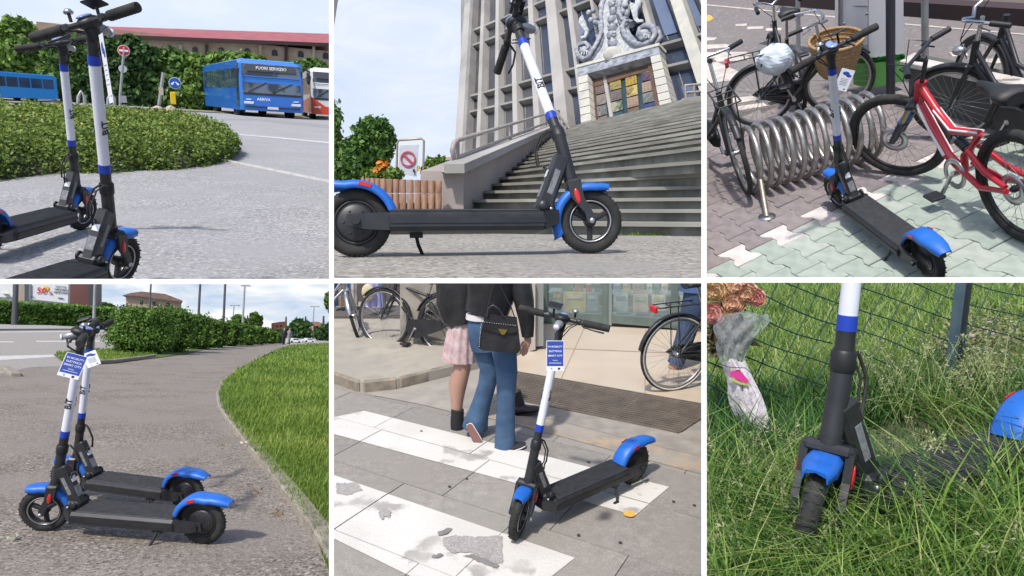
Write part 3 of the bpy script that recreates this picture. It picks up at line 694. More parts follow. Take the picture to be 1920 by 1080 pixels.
# ================================================================== sky sheets, and a glowing white one added behind the gaps
def sky_sheet(place, px_rect, Y, name, m, label=None):
    x0, y0, x1, y1 = px_rect
    nx, ny = 12, 8; vs_ = [place.at(x0+(x1-x0)*i/(nx-1), y0+(y1-y0)*j/(ny-1), Y) for j in range(ny) for i in range(nx)]
    return MB().add(vs_, grid_mesh(vs_, nx, ny), m).build(name, None, kind='structure')
def skymat(name, a, b, c, scale=(1, 1, 1), lo=.4, hi=.65, strength=1., size=1., grad=None):
    m = bpy.data.materials.new(name); m.use_nodes = True; nt = m.node_tree; N, L = nt.nodes, nt.links
    N.remove(N['Principled BSDF']); em = N.new('ShaderNodeEmission'); em.inputs[1].default_value = strength
    tc = N.new('ShaderNodeTexCoord'); mp = N.new('ShaderNodeMapping'); mp.inputs['Scale'].default_value = [s/size for s in scale]
    L.new(tc.outputs['Object'], mp.inputs[0]); n = N.new('ShaderNodeTexNoise'); n.inputs['Scale'].default_value = 1; n.inputs['Detail'].default_value = 9; n.inputs['Roughness'].default_value = .58
    n.inputs['Distortion'].default_value = .6
    L.new(mp.outputs[0], n.inputs['Vector']); cr = N.new('ShaderNodeValToRGB'); e = cr.color_ramp.elements
    e[0].position = lo; e[0].color = (*a, 1); e[1].position = hi; e[1].color = (*c, 1); q = e.new((lo+hi)/2); q.color = (*b, 1)
    L.new(n.outputs[0], cr.inputs[0]); L.new(cr.outputs[0], em.inputs[0]); L.new(em.outputs[0], N['Material Output'].inputs[0]); return m
begin(None)
wb = Place(960, 540, phi=0., h=0., scale=1., rect=(0, 0, 1920, 1080)); begin(wb)
sky_sheet(wb, (-500, -400, 2420, 1480), 90000, 'sky', skymat('gap_white', (1, 1, 1), (1, 1, 1), (1, 1, 1), size=30000))  # added glowing sheet, makes the gaps between the places white
for o in wb.objs: o.matrix_basis = wb.M @ o.matrix_basis
GR = 'blue and black electric scooters with white stems'
# ================================================================== square beside the bus station
def asph(name, a, b, fine=120, bump=.35, c=None):
    mid = tuple((p+q)/2*.95 for p, q in zip(a, b))
    return mat(name, a, .92, 0, mid, 1.6, .6, 5, bump, fine*1.3, rgb3=c, n3=.7, spec=.25, speck=fine*1.5, speck2=b, samt=1.)
BARK = mat('bark', (.09, .065, .045), .9, 0, (.05, .038, .028), 6, bump=.5, bscale=20)
def blob(x, y, rx, ry, Y, dz=.7):
    P = CUR.at(x, y, Y); k = (CUR.at(x+1, y, Y)-P).length
    return (tuple(P), (rx*k, max(rx, ry)*k*dz, ry*k))
def ground_y(P, x, Y):                 # ground point at forward distance Y under pixel column x
    q = P.at(x, P.rect[1]+200, Y); return Vector((q.x, Y, 0))
begin(P1)
A1 = asph('grey_gravel_asphalt', (.40, .395, .395), (.17, .17, .175), 48, .3, (.31, .305, .31))
A1b = asph('road_asphalt', (.36, .36, .375), (.27, .27, .28), 40, .2, (.30, .30, .31))
kl = [(380, 291), (432, 303), (520, 321), (617, 341), (700, 360)]
sheet('square', [P1.g(x, y) for x, y in ((-200, 700), (800, 700), (700, 360), (617, 341), (520, 321), (432, 303), (380, 291))]+[Vector((-8, 15, 0)), P1.g(-100, 290)], A1, kind='structure')
g0 = P1.g(700, 360, -.03)
MB().add([(-60, 5, -.035), (60, 5, -.035), (120, 300, -.035), (-120, 300, -.035)], [(0, 1, 2, 3)]).build('road', A1b, kind='structure')
k = MB(); KM = mat('kerb_stone', (.5, .49, .46), .85, 0, (.38, .37, .35), 12, bump=.3)
pts = [P1.g(x, y) for x, y in kl]
for a, b in zip(pts, pts[1:]):
    n = max(int((b-a).length/.8), 1)
    for i in range(n):
        p, q = a.lerp(b, i/n), a.lerp(b, (i+1)/n); d = (q-p).normalized()*.006
        MB().bar(p+d+Vector((0, 0, -.02)), q-d+Vector((0, 0, -.02)), .10, .07, KM, ch=.008).build('kerb_stone' if 0 else 'kerb', None, kind='structure')
sheet('road_marking', [P1.g(448, 251, -.03), P1.g(520, 257, -.03), P1.g(617, 266, -.03), P1.g(700, 276, -.03), P1.g(700, 280, -.03), P1.g(617, 269, -.03), P1.g(520, 259.5, -.03), P1.g(448, 253, -.03)], mat('worn_white_paint', (.62, .62, .6), .8, 0, (.4, .4, .4), 8), kind='structure')
sheet('dark_road_strip', [P1.g(300, 224, -.031), P1.g(480, 226, -.031), P1.g(640, 243, -.031), P1.g(640, 236, -.031), P1.g(480, 222, -.031)], asph('asphalt_patch', (.3, .3, .31), (.24, .24, .25), 20, .1), kind='structure')  # thin strip of darker asphalt in front of the coaches
# low wide shrub bed
fb = [(-60, 345), (0, 338), (60, 330), (130, 323), (200, 326), (260, 319), (330, 319), (395, 309), (430, 297), (438, 285)]
ft = [(-60, 198), (0, 199), (60, 196), (110, 194), (190, 202), (250, 203), (330, 210), (380, 224), (415, 240), (436, 262)]
FBp = [P1.g(*q) for q in fb]; FTp = [P1.g(x, y, .47 if i < 7 else .4-.1*(i-7)) for i, (x, y) in enumerate(ft)]
for i, q in enumerate(FTp):
    if q.y > 19 or q.y < 0: FTp[i] = Vector((q.x*19/q.y, 19, q.z))
def hedge_surf(u, v):
    t = u*(len(FBp)-1); i = np.clip(t.astype(int), 0, len(FBp)-2); fr = (t-i)[:, None]
    A = np.array([tuple(q) for q in FBp]); B = np.array([tuple(q) for q in FTp])
    a = A[i]*(1-fr)+A[i+1]*fr; b = B[i]*(1-fr)+B[i+1]*fr
    w = v**1.8; p = a+(b-a)*w[:, None]; z = b[:, 2]*(1-(1-v)**4.2)
    z = z*(.90+.10*np.sin(p[:, 0]*5.1+p[:, 1]*3.3)+.09*np.sin(p[:, 0]*11+p[:, 1]*2)+.07*np.sin(p[:, 0]*23+p[:, 1]*9+2*np.sin(p[:, 1]*4)))
    p[:, 2] = np.maximum(z, .01); return p
root = empty('shrub_bed', tuple(FBp[4]), label='low clipped shrub bed with yellow green tips beside the gravel square', cat='shrubs')
off = np.array(tuple(FBp[4]))
n = 95000; u = RNG.uniform(0, 1, n); v = RNG.uniform(0, 1, n)**.8; P = hedge_surf(u, v); P2_ = hedge_surf(u, np.clip(v+.01, 0, 1))
keep = inrect(P1, P, 30); P = P[keep]; v = v[keep]
up = np.stack([-.15*np.ones(len(P)), -.5*(1-v), .6+.5*v], 1)
drop = (v < .16) & (RNG.uniform(0, 1, len(v)) < .45+.35*np.sin(P[:, 0]*9)); P = P[~drop]; v = v[~drop]; up = up[~drop]
P = P+RNG.normal(size=P.shape)*np.array([.045, .045, .045])+up*RNG.uniform(-.05, .035, len(P))[:, None]; P[:, 2] = np.maximum(P[:, 2], .01)
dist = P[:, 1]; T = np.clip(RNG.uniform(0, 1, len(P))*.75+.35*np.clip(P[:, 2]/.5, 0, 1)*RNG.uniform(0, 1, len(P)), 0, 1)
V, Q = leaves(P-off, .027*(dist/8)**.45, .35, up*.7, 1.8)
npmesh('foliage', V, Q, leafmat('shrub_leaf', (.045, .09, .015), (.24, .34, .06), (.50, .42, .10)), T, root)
nu, nv = 60, 14; uu, vv = np.meshgrid(np.linspace(0, 1, nu), np.linspace(0, 1, nv)); S = hedge_surf(uu.ravel(), vv.ravel()); S[:, 2] = np.maximum(S[:, 2]-.06, -.02)
me = MB().add([tuple(q-off) for q in S], grid_mesh(None, nu, nv), mat('shrub_core', (.035, .032, .02), .95, 0, (.06, .05, .03), 20), True).build('dark_core', None, root)  # solid dark shell added under the leaves, closes see-through gaps
# warehouse
Yw = 95.; BRK = mat('pale_brick', (.42, .32, .23), .9, 0, (.33, .24, .17), .6, rgb3=(.47, .4, .32), n3=.25); ROOF = mat('red_roof', (.30, .085, .10), .7, 0, (.36, .12, .13), .8, stretch=(1, 1, 6))
wr = empty('warehouse', tuple(ground_y(P1, 400, Yw)), label='long brick warehouse with dull red roof behind the trees', cat='building'); wo = wr.matrix_basis.translation.copy()
a, b = P1.at(236, 74, Yw), P1.at(660, 86, Yw); zl, zr = a.z, b.z; zt = (zl+zr)/2
x0, x1 = P1.at(70, 60, Yw).x, P1.at(760, 86, Yw).x
L_ = lambda p: Vector(p)-wo
MB().box(L_(((x0+x1)/2, Yw+6, zt/2)), (x1-x0, 12, zt), BRK).build('wall', None, wr)
e0, e1 = P1.at(66, 60, Yw-.8), P1.at(760, 88, Yw-.8); r0, r1 = P1.at(62, 45, Yw+6), P1.at(760, 68, Yw+6)
mb = MB(); mb.loft([[L_(e0), L_(r0), L_(r0)+Vector((0, 9, -3)), L_(e0)+Vector((0, 9, -.5))], [L_(e1), L_(r1), L_(r1)+Vector((0, 9, -3)), L_(e1)+Vector((0, 9, -.5))]], ROOF, smooth=False); mb.build('roof', None, wr)
DK = mat('dark_trim', (.05, .03, .03), .7)
MB().bar(L_(P1.at(66, 62.5, Yw-.7)), L_(P1.at(700, 87.5, Yw-.7)), .5, .45, DK).build('eave', None, wr)
for x in (338, 388, 488, 537, 588): MB().bar(L_(P1.at(x, 84, Yw-.25)), L_(P1.at(x-2, 150, Yw-.25)), .45, .35, DK if x in (388, 537) else BRK).build('pilaster', None, wr)
for x, y in ((366, 93), (415, 94), (464, 96), (515, 98.5), (564, 101), (611, 104)):
    q = MB(); p0 = P1.at(x, y, Yw-.1); k = (P1.at(x+1, y, Yw)-P1.at(x, y, Yw)).length
    arc = [L_(p0)+Vector((-5.5*k, 0, -6*k)), L_(p0)+Vector((5.5*k, 0, -6*k))]+[L_(p0)+Vector((5.5*k*math.cos(t), 0, 5.5*k*math.sin(t))) for t in [math.pi*i/6 for i in range(7)]]
    q.prism(arc, (0, .3, 0), mat('dark_window', (.03, .035, .05), .2)); q.build('window', None, wr)
# trees along the back
LF = leafmat('tree_leaf', (.05, .10, .025), (.17, .30, .06), (.28, .38, .1)); LF2 = leafmat('tree_leaf_light', (.07, .14, .03), (.24, .38, .07), (.33, .42, .12)); LFD = leafmat('tree_leaf_dark', (.02, .05, .018), (.09, .18, .045))
TR = [(-10, 66, [(-10, 85, 45, 55), (-50, 60, 40, 50), (20, 150, 40, 40)], LF2, 'tall pale green tree at the far left behind the blue coach'),
      (60, 64, [(50, 95, 42, 48), (85, 120, 34, 50), (30, 55, 28, 26)], LF2, 'broad leafy tree between the left coach and the gable end'),
      (130, 62, [(125, 100, 38, 42), (150, 150, 40, 44), (110, 150, 30, 40)], LF, 'dark bushy tree behind the farther scooter'),
      (205, 61, [(205, 110, 40, 40), (190, 160, 40, 36), (235, 140, 30, 50)], LFD, 'dark tree behind the nearer scooter stem'),
      (262, 60, [(262, 105, 38, 44), (280, 150, 36, 40), (240, 72, 20, 22), (245, 170, 36, 30)], LFD, 'dense dark tree behind the round no entry sign'),
      (330, 60, [(320, 110, 36, 30), (345, 130, 36, 46), (310, 160, 36, 36)], LF, 'rounded tree behind the round blue sign'),
      (395, 59, [(385, 124, 34, 28), (420, 108, 34, 20), (370, 160, 30, 40)], LF2, 'light green tree left of the destination display'),
      (455, 59, [(450, 106, 34, 18), (470, 112, 30, 20), (430, 130, 30, 30)], LF2, 'light green tree above the middle coach roof'),
      (585, 70, [(588, 116, 24, 14), (560, 122, 30, 14)], LF, 'low tree top above the red and white coach')]
for x, Y, bl, m, lab in TR:
    bs = [blob(a, b_+(13 if x > 250 else 0), c, d, Y) for a, b_, c, d in bl]
    tree('broadleaf_tree', tuple(ground_y(P1, x, Y)), 5.5, bs, 11000, .30, m, BARK, lab, 'trees in front of the warehouse', trunk_r=.2, shell=.35)
sheet('verge', [P1.g(-150, 190, 0), P1.g(-150, 184, 0)]+[Vector((30, 75, 0)), Vector((22, 52, 0)), Vector((-8, 50, 0))], mat('dry_verge', (.16, .2, .06), .95, 0, (.28, .26, .14), 1.), kind='structure')
# buses
GL = mat('bus_glass', (.03, .045, .06), .08, 0, (.07, .10, .13), .8, spec=.8); GLF = mat('windscreen', (.10, .13, .17), .06, 0, (.02, .025, .03), 1.0, spec=.8, contrast=(.45, .55))
BB = mat('bus_blue', (.015, .15, .55), .3, 0, (.015, .13, .5), .5, coat=.4); BBL = mat('bus_light_blue', (.03, .28, .68), .3, coat=.4)
BW = mat('bus_white', (.72, .73, .75), .3, coat=.4); BR = mat('bus_red', (.6, .05, .02), .35, coat=.4); LAMP = mat('headlamp', (.6, .65, .7), .1, 0, coat=1.)
def bus(fl, fr, rl, H, body, roofm, label, lower=None, sign=None, name_text=None):
    fl, fr, rl = [Vector((q.x, q.y, 0)) for q in (fl, fr, rl)]
    X = (fr-fl); Wd = X.length; X = X.normalized(); Yv = rl-fl; L = Yv.length; Yv = Yv.normalized()
    root = empty('coach', label=label, cat='bus', group='buses standing at the station', M=Matrix.Translation(fl))
    BM = basis((0, 0, 0), X, Yv, ZAX); MBx = lambda: MB(lambda v: BM @ v)
    b = MBx(); e = .05*Wd
    prof = [(0, .10), (0, .42), (.012, .6), (.035, .9), (.05, 1.)]           # front face leans back upward
    def ring(yf, z): return None
    def P(x, y, z): return Vector((x*Wd, y*L, z*H))
    rings = []
    for yo, z in ((.004, .10), (0, .2), (0, .44), (.008, .7), (.02, .93), (.035, 1.0)):
        c = .04 if z < .99 else .09
        rings.append([P(c, yo, z), P(1-c, yo, z), P(1, yo+.012, z), P(1, .99, z), P(1-c, 1., z), P(c, 1., z), P(0, .99, z), P(0, yo+.012, z)])
    b.loft(rings, body, True, False); b.build('body', None, root)
    r = MBx(); r.box(P(.5, .52, 1.012), (Wd*.86, L*.9, H*.04), roofm, ch=.05); r.box(P(.5, .3, 1.04), (Wd*.5, L*.16, H*.05), BW, ch=.05); r.build('roof', None, root)
    w = MBx(); w.add([P(.05, -.0015, .42), P(.95, -.0015, .42), P(.95, .017, .94), P(.05, .017, .94)], [(0, 1, 2, 3)], GLF); w.build('windscreen', None, root)
    w = MBx(); w.add([P(.12, .0075, .81), P(.88, .0075, .81), P(.88, .0145, .93), P(.12, .0145, .93)], [(0, 1, 2, 3)], mat('display_black', (.05, .055, .06), .3)); dd = w.build('destination_display', None, root)
    if sign:
        o = P(.5, .0095, .87)-Vector((0, .02, 0)); text_mesh(sign, H*.075, INKW, 'lettering', dd, BM @ basis(o, Vector((1, 0, 0)), Vector((0, .1, 1)).normalized(), Vector((0, -1, .1)).normalized()), .004)
    if name_text: text_mesh(name_text, H*.07, INKW, 'lettering', root, BM @ basis(P(.36, 0, .31)-Vector((0, .012, 0)), Vector((1, 0, 0)), ZAX, Vector((0, -1, 0))), .004)
    for x in (.13, .87):
        h = MBx(); h.box(P(x, -.001, .24), (Wd*.15, .06, H*.045), LAMP, ch=.02); h.box(P(x, -.001, .30), (Wd*.08, .05, H*.02), LAMP, ch=.01); h.build('headlight', None, root)
    h = MBx(); h.box(P(.5, -.001, .16), (Wd*.17, .05, H*.045), mat('plate_white', (.6, .6, .6), .5)); h.build('number_plate', None, root)
    h = MBx(); h.box(P(.5, -.0005, .17), (Wd*.86, .03, H*.02), BLK2); h.box(P(.5, -.0005, .405), (Wd*.9, .04, H*.035), BLK2); h.build('bumper_line', None, root)
    for x0_, x1_ in ((.12, .42), (.50, .82)): q = MBx(); q.bar(P(x0_, -.004, .44), P(x1_, .004, .62), .035, .03, BLK2); q.build('wiper', None, root)
    q = MBx(); q.box(P(.5, .004, .70), (Wd*.86, .01, H*.012), BLK2); q.ell(P(.26, .012, .58), (Wd*.05, .05, H*.07), mat('driver_shape', (.12, .10, .10), .8), 10, 6); q.build('dash_line', None, root)
    for x, s_ in ((-.02, -1), (1.02, 1)):
        m = MBx(); m.bar(P(x, .0, .93), P(x+s_*.03, -.02, .86), .08, .08, BLK2); m.box(P(x+s_*.03, -.02, .76), (.18, .14, H*.17), BLK2, ch=.04); m.build('mirror', None, root)
    for sx_ in (-.0015, 1.0015):
        n = 7
        for i in range(n):
            y0, y1 = .09+.125*i, .09+.125*(i+1)-.012
            q = MBx(); q.add([P(sx_, y0, .5), P(sx_, y1, .5), P(sx_, y1, .86), P(sx_, y0, .86)], [(0, 1, 2, 3)], GL); q.build('side_window', None, root)
        q = MBx(); q.add([P(sx_*1.0, .02, .16), P(sx_, .078, .16), P(sx_, .078, .86), P(sx_, .02, .86)], [(0, 1, 2, 3)], GL); q.build('door', None, root)
    for y in (.17, .72):
        for x in (.08, .92):
            q = MBx(); q.lathe([(0, -.16), (H*.08, -.16), (H*.15, -.12), (H*.152, .12), (H*.08, .16), (0, .16)], P(x, y, 0)+Vector((0, 0, H*.15)), (1, 0, 0), RUB, 20)
            q.build('wheel', None, root)
            q = MBx(); q.lathe([(H*.155, -.19), (H*.19, -.19), (H*.19, .19), (H*.155, .19)], P(x, y, 0)+Vector((0, 0, H*.15)), (1, 0, 0), BLK2, 20, closed=True, a0=0, a1=2*math.pi); q.build('wheel_arch', None, root)
    if lower:
        q = MBx(); q.add([P(-.003, -.003, .1), P(1.003, -.003, .1), P(1.003, -.003, .2), P(.3, -.003, .26), P(-.003, -.003, .44)], [(0, 1, 2, 3, 4)], lower)
        q.add([P(-.004, -.003, .1), P(-.004, -.003, .44), P(-.004, .99, .3), P(-.004, .99, .1)], [(0, 1, 2, 3)], lower); q.build('painted_skirt', None, root)
    return root
Yb = 44.
k = (P1.at(501, 200, Yb)-P1.at(500, 200, Yb)).length
bus(P1.at(452, 210, Yb), P1.at(571, 214, Yb-1), P1.at(384, 205, Yb+14), 104*k, BB, BBL, 'bright blue coach facing us with an out of service display', sign='FUORI SERVIZIO', name_text='ARRIVA')
bus(P1.at(584, 210, Yb+1), P1.at(672, 216, Yb), P1.at(560, 205, Yb+15), 101*k, BW, BW, 'white coach with red skirt cut off beside the middle blue coach', lower=BR)
bus(P1.at(-75, 190, 52), P1.at(-98, 190, 58), P1.at(112, 190, 55), 60*(P1.at(51, 180, 53)-P1.at(50, 180, 53)).length, BBL, BBL, 'small light blue coach seen side on behind the shrub bed')
# signs
POLE = mat('galvanised_steel', (.42, .43, .44), .5, .6, (.34, .35, .36), 10)
def disc(mb, c, r, m, nrm=(0, -1, 0), t=.02): mb.lathe([(0, -t), (r, -t), (r, t), (0, t)], c, nrm, m, 28, smooth=False)
Ys = 30.; c = P1.at(232, 95, Ys); k = (P1.at(233, 95, Ys)-c).length; b0 = P1.at(223, 196, Ys)
r = empty('no_entry_sign', (b0.x, Ys, 0), label='round red no entry sign with white bar on a thin grey pole', cat='sign'); o = Vector((b0.x, Ys, 0))
MB().tube([(0, 0, -.05), P1.at(225, 180, Ys)-o, P1.at(233, 88, Ys)-o], .045, POLE, 8).build('pole', None, r)
q = MB(); disc(q, c-o, 10.5*k, mat('sign_red', (.55, .02, .03), .4)); q.build('disc', None, r)
q = MB(); disc(q, c-o+Vector((0, .012, 0)), 11.6*k, INKW); q.build('rim', None, r)
q = MB(); q.box(c-o+Vector((0, -.03, 0)), (17*k, .015, 4*k), INKW); q.build('bar', None, r)
q = MB(); disc(q, P1.at(230, 129, Ys)-o, 8*k, mat('sign_back', (.5, .52, .5), .5)); q.build('rear_disc', None, r)
q = MB(); q.box(P1.at(231, 186, Ys)-o, (13*k, .1, 15*k), mat('grey_box', (.3, .31, .32), .7)); q.build('box', None, r)
c = P1.at(328, 156, Ys); b0 = P1.at(324, 200, Ys); o = Vector((b0.x, Ys, 0))
r = empty('direction_sign', tuple(o), label='round blue direction sign on a yellow post', cat='sign')
q = MB(); disc(q, c-o, 12.6*k, INKW); q.build('rim', None, r)
q = MB(); disc(q, c-o+Vector((0, -.012, 0)), 11.6*k, mat('sign_blue', (.01, .10, .45), .4)); q.build('disc', None, r)
q = MB(); z = c-o+Vector((0, -.04, 0))
for s_ in (-1, 1): q.prism([z+Vector(v)*k for v in ((s_*1.5, 0, 4), (s_*5, 0, 1), (s_*8, 0, 0), (s_*8, 0, -4), (s_*4, 0, -4), (s_*3, 0, -1), (s_*1, 0, 1))], (0, .012, 0), INKW)
q.build('arrows', None, r)
q = MB(); q.box(P1.at(324.5, 184, Ys)-o, (11*k, .3, 27*k), mat('yellow_post', (.75, .5, .01), .5), ch=.02); q.build('post', None, r)
CON = mat('concrete', (.5, .43, .34), .9, 0, (.4, .35, .28), 6, bump=.2)
q = MB(); q.ell(P1.at(321, 206, Ys)-o, (12*k, 12*k, 10*k), CON); q.build('base', None, r)
c = P1.at(296, 206, Ys-1); tag(MB().ell(c, (11*k, 11*k, 9*k), CON).build('bollard', None), 'rounded concrete bollard left of the blue sign', 'bollard')
r = empty('plain_post', (P1.at(299, 196, Ys).x, Ys, 0), label='thin pole with a small notice between the two round signs', cat='pole'); o = r.matrix_basis.translation.copy()
MB().tube([P1.at(298, 197, Ys)-o, P1.at(306, 136, Ys)-o], .06, POLE, 8).build('pole', None, r); MB().box(P1.at(302, 171, Ys)-o-Vector((0, .1, 0)), (9*k, .04, 17*k), mat('notice', (.5, .45, .36), .7)).build('notice', None, r)
for x, y, lab in ((152, 197, 'first'), (208, 200, 'second')):
    pp = [P1.at(x-6, y, Ys-4), P1.at(x-5, y-16, Ys-4), P1.at(x, y-26, Ys-4), P1.at(x+6, y-16, Ys-4), P1.at(x+7, y, Ys-4)]
    tag(MB().tube(pp, .05, POLE, 8).build('barrier_hoop', None), 'thin steel hoop standing just %s' % ('right of the small light blue coach' if x < 180 else 'left of the no entry sign'), 'barrier', 'steel hoops behind the shrub bed')
sky_sheet(P1, (-300, -300, 700, 400), 700, 'sky', skymat('clear_sky', (.57, .67, .80), (.64, .72, .83), (.74, .79, .86), (1, 1, 2.2), .35, .72, 1., 170))
sc, TM, sx1 = scooter(-.245, 3.38, 60, 10, -6, 'nearer electric scooter standing upright with paper tag in front of the shrubs', GR, bar_tilt=-26, bar_yaw=-4)
scooter(-.52, 4.92, 68, 8.2, -8, 'farther electric scooter with rear fender cut by the edge behind the nearer one', GR, bar_tilt=-21)
Yc = 2.95; c = P1.at(199, 129, Yc); kx = (P1.at(197, 129, Yc)-c).length
card(c, (P1.at(203, 127, Yc-.03)-c), P1.at(190, 96, Yc)-P1.at(202, 165, Yc-.02), 17*kx, 72*kx, 'narrow white card hanging from the nearer scooter stem', 'cards hung on scooter stems', front=False)
# ================================================================== foot of the courthouse stairs
begin(P2)
A2 = asph('worn_gravel_asphalt', (.42, .395, .35), (.10, .095, .085), 50, .7, (.28, .27, .25))
MB().add([(-14, .4, 0), (14, .4, 0), (60, 90, 0), (-60, 90, 0)], [(0, 1, 2, 3)]).build('forecourt', A2, kind='structure')
# courthouse front: a plane set square to its own horizontals and uprights
Hd = P2.ray(100, 390); Hd.z = 0; Hd.normalize(); Vd = P2.ray(939, -980); FN = Hd.cross(Vd).normalized()
if FN.y > 0: FN = -FN
F0 = P2.at(1100, 245, 16.2)
OS = .36
def FPt(x, y, off=0.): return P2.pl(x, y, F0+FN*(off*OS), FN)
def vx(x150, y): return 939+(x150-939)*(y+980)/1130
def hy(y921, x): return 390-(390-y921)*(x-100)/821
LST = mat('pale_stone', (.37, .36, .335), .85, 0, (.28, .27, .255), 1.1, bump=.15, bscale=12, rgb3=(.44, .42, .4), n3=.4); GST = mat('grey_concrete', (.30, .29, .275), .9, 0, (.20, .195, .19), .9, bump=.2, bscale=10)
DGL = mat('dark_blue_glass', (.02, .03, .055), .12, 0, (.05, .065, .10), .5); PGL = mat('pale_blue_glass', (.16, .20, .30), .15, 0, (.10, .13, .2), .8)
TRV = mat('travertine', (.56, .54, .47), .75, 0, (.42, .42, .40), 3., bump=.1, rgb3=(.5, .5, .44)); MRB = mat('veined_marble', (.40, .42, .46), .5, 0, (.16, .18, .22), 4.6, stretch=(1, 1, 2.5))
ch = empty('courthouse', tuple(F0), label='tall modern courthouse front with deep concrete fins and a carved portal', cat='building'); fo = Vector(F0)
mb = lambda: MB(lambda v: Vector(v)-fo)
yT, yB = -260, 330
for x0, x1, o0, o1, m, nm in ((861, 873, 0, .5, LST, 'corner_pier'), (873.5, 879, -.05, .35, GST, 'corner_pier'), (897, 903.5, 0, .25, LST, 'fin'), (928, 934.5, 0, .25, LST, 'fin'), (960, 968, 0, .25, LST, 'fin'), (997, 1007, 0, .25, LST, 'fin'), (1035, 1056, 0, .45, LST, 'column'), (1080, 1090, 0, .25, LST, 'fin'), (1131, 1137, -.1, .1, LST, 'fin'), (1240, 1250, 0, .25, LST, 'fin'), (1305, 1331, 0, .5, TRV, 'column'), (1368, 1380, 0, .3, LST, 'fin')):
    q = mb(); f_ = [FPt(vx(x0, yT), yT, o1), FPt(vx(x1, yT), yT, o1), FPt(vx(x1, yB), yB, o1), FPt(vx(x0, yB), yB, o1)]
    q.prism(f_, -FN*(o1-o0+.62)*OS, m); q.build(nm, None, ch)
for y in (-212, -183, -86, -57, 42, 71, 169, 200, 296, 327):
    q = mb(); th = 3.4
    for xa, xb in ((868, 1340),):
        q.prism([FPt(xa, hy(y, xa)-th/2, .06), FPt(xb, hy(y, xb)-th/2-1, .06), FPt(xb, hy(y, xb)+th/2+1, .06), FPt(xa, hy(y, xa)+th/2, .06)], -FN*.62*OS, GST if y < 1e9 else LST)
    q.build('floor_slab', None, ch)
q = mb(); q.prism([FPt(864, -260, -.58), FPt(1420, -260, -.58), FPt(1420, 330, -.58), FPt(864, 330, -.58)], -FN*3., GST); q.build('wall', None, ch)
cells = [(880, 897), (904, 928), (935, 960), (969, 997), (1008, 1035), (1057, 1080), (1091, 1131), (1138, 1240), (1251, 1305), (1332, 1368)]
rows = [(-183, -86), (-57, 42), (-86, -57), (42, 71), (71, 169), (169, 200), (200, 296), (296, 327)]
random.seed(3)
for a, b in cells:
    for r0, r1 in rows:
        ym = (hy(r0, (a+b)/2)+hy(r1, (a+b)/2))/2
        if ym > 300 or ym < -150: continue
        def cp(x, y9, ex=0): 
            y = hy(y9, x); xx = vx(x, y); return FPt(xx, hy(y9, xx), -.5)
        q = mb(); tall = r1-r0 > 50; gm = DGL if a > 1000 else mat('dark_grey_glass', (.05, .052, .06), .2, 0, (.09, .09, .095), .7)
        P_ = [cp(a, r0+2), cp(b, r0+2), cp(b, r1-2), cp(a, r1-2)]
        q.prism(P_, -FN*.03, gm); w = q.build('window', None, ch)
        if a > 900 and tall:
            q = mb(); q.prism([P_[0].lerp(P_[1], .5)+FN*.02, P_[0].lerp(P_[1], .53)+FN*.02, P_[3].lerp(P_[2], .53)+FN*.02, P_[3].lerp(P_[2], .5)+FN*.02], -FN*.03, GST); q.build('window_frame', None, w)
        if a > 1030 and tall:
            q = mb(); u0, u1 = (.45, .96) if a > 1200 else (.1, .5)
            A_, B_ = P_[0].lerp(P_[1], u0), P_[0].lerp(P_[1], u1); C_, D_ = P_[3].lerp(P_[2], u1), P_[3].lerp(P_[2], u0)
            q.prism([A_.lerp(D_, .35)+FN*.03, B_.lerp(C_, .35)+FN*.03, B_.lerp(C_, .93)+FN*.03, A_.lerp(D_, .93)+FN*.03], -FN*.02, PGL); q.build('blind', None, w)
# portal
pr = [(1083, 125), (1237, 80), (1263, 215), (1109, 262)]
def fpoly(pts, off, th, m, name, par=ch):
    q = mb(); q.prism([FPt(x, y, off) for x, y in pts], -FN*th*OS, m); return q.build(name, None, par)
por = fpoly([(1083, 124), (1234, 84), (1237, 100), (1219, 105), (1101, 138), (1085, 143)], .75, .7, MRB, 'lintel')
fpoly([(1080, 122), (1236, 80), (1236, 85), (1081, 127)], .82, .8, TRV, 'cornice')
for k in range(8):
    t0, t1 = k/8, (k+1)/8-.012
    jl = lambda t: ((1084+7*t, 144+117*t), (1101.5+9*t, 139+117*t)); jr = lambda t: ((1219.5+21*t, 106+113*t), (1237+27*t, 101+112*t))
    for jf in (jl, jr):
        a, b = jf(t0), jf(t1); fpoly([a[0], a[1], b[1], b[0]], .72+.012*(k % 2), .7, TRV, 'stone')
BRN = mat('brown_reveal', (.09, .055, .04), .7, 0, (.14, .08, .05), 3)
fpoly([(1100, 137), (1222, 104), (1228, 128), (1106, 165)], .1, .12, BRN, 'soffit'); fpoly([(1101, 138), (1112, 150), (1122, 262), (1111, 262)], .2, .3, BRN, 'reveal'); fpoly([(1214, 120), (1222, 106), (1244, 225), (1234, 228)], .2, .3, BRN, 'reveal')
dr = fpoly([(1106, 150), (1230, 115), (1250, 225), (1112, 262)], -.05, .1, mat('dark_green_door', (.02, .045, .05), .4, 0, (.03, .06, .07), 4), 'door')
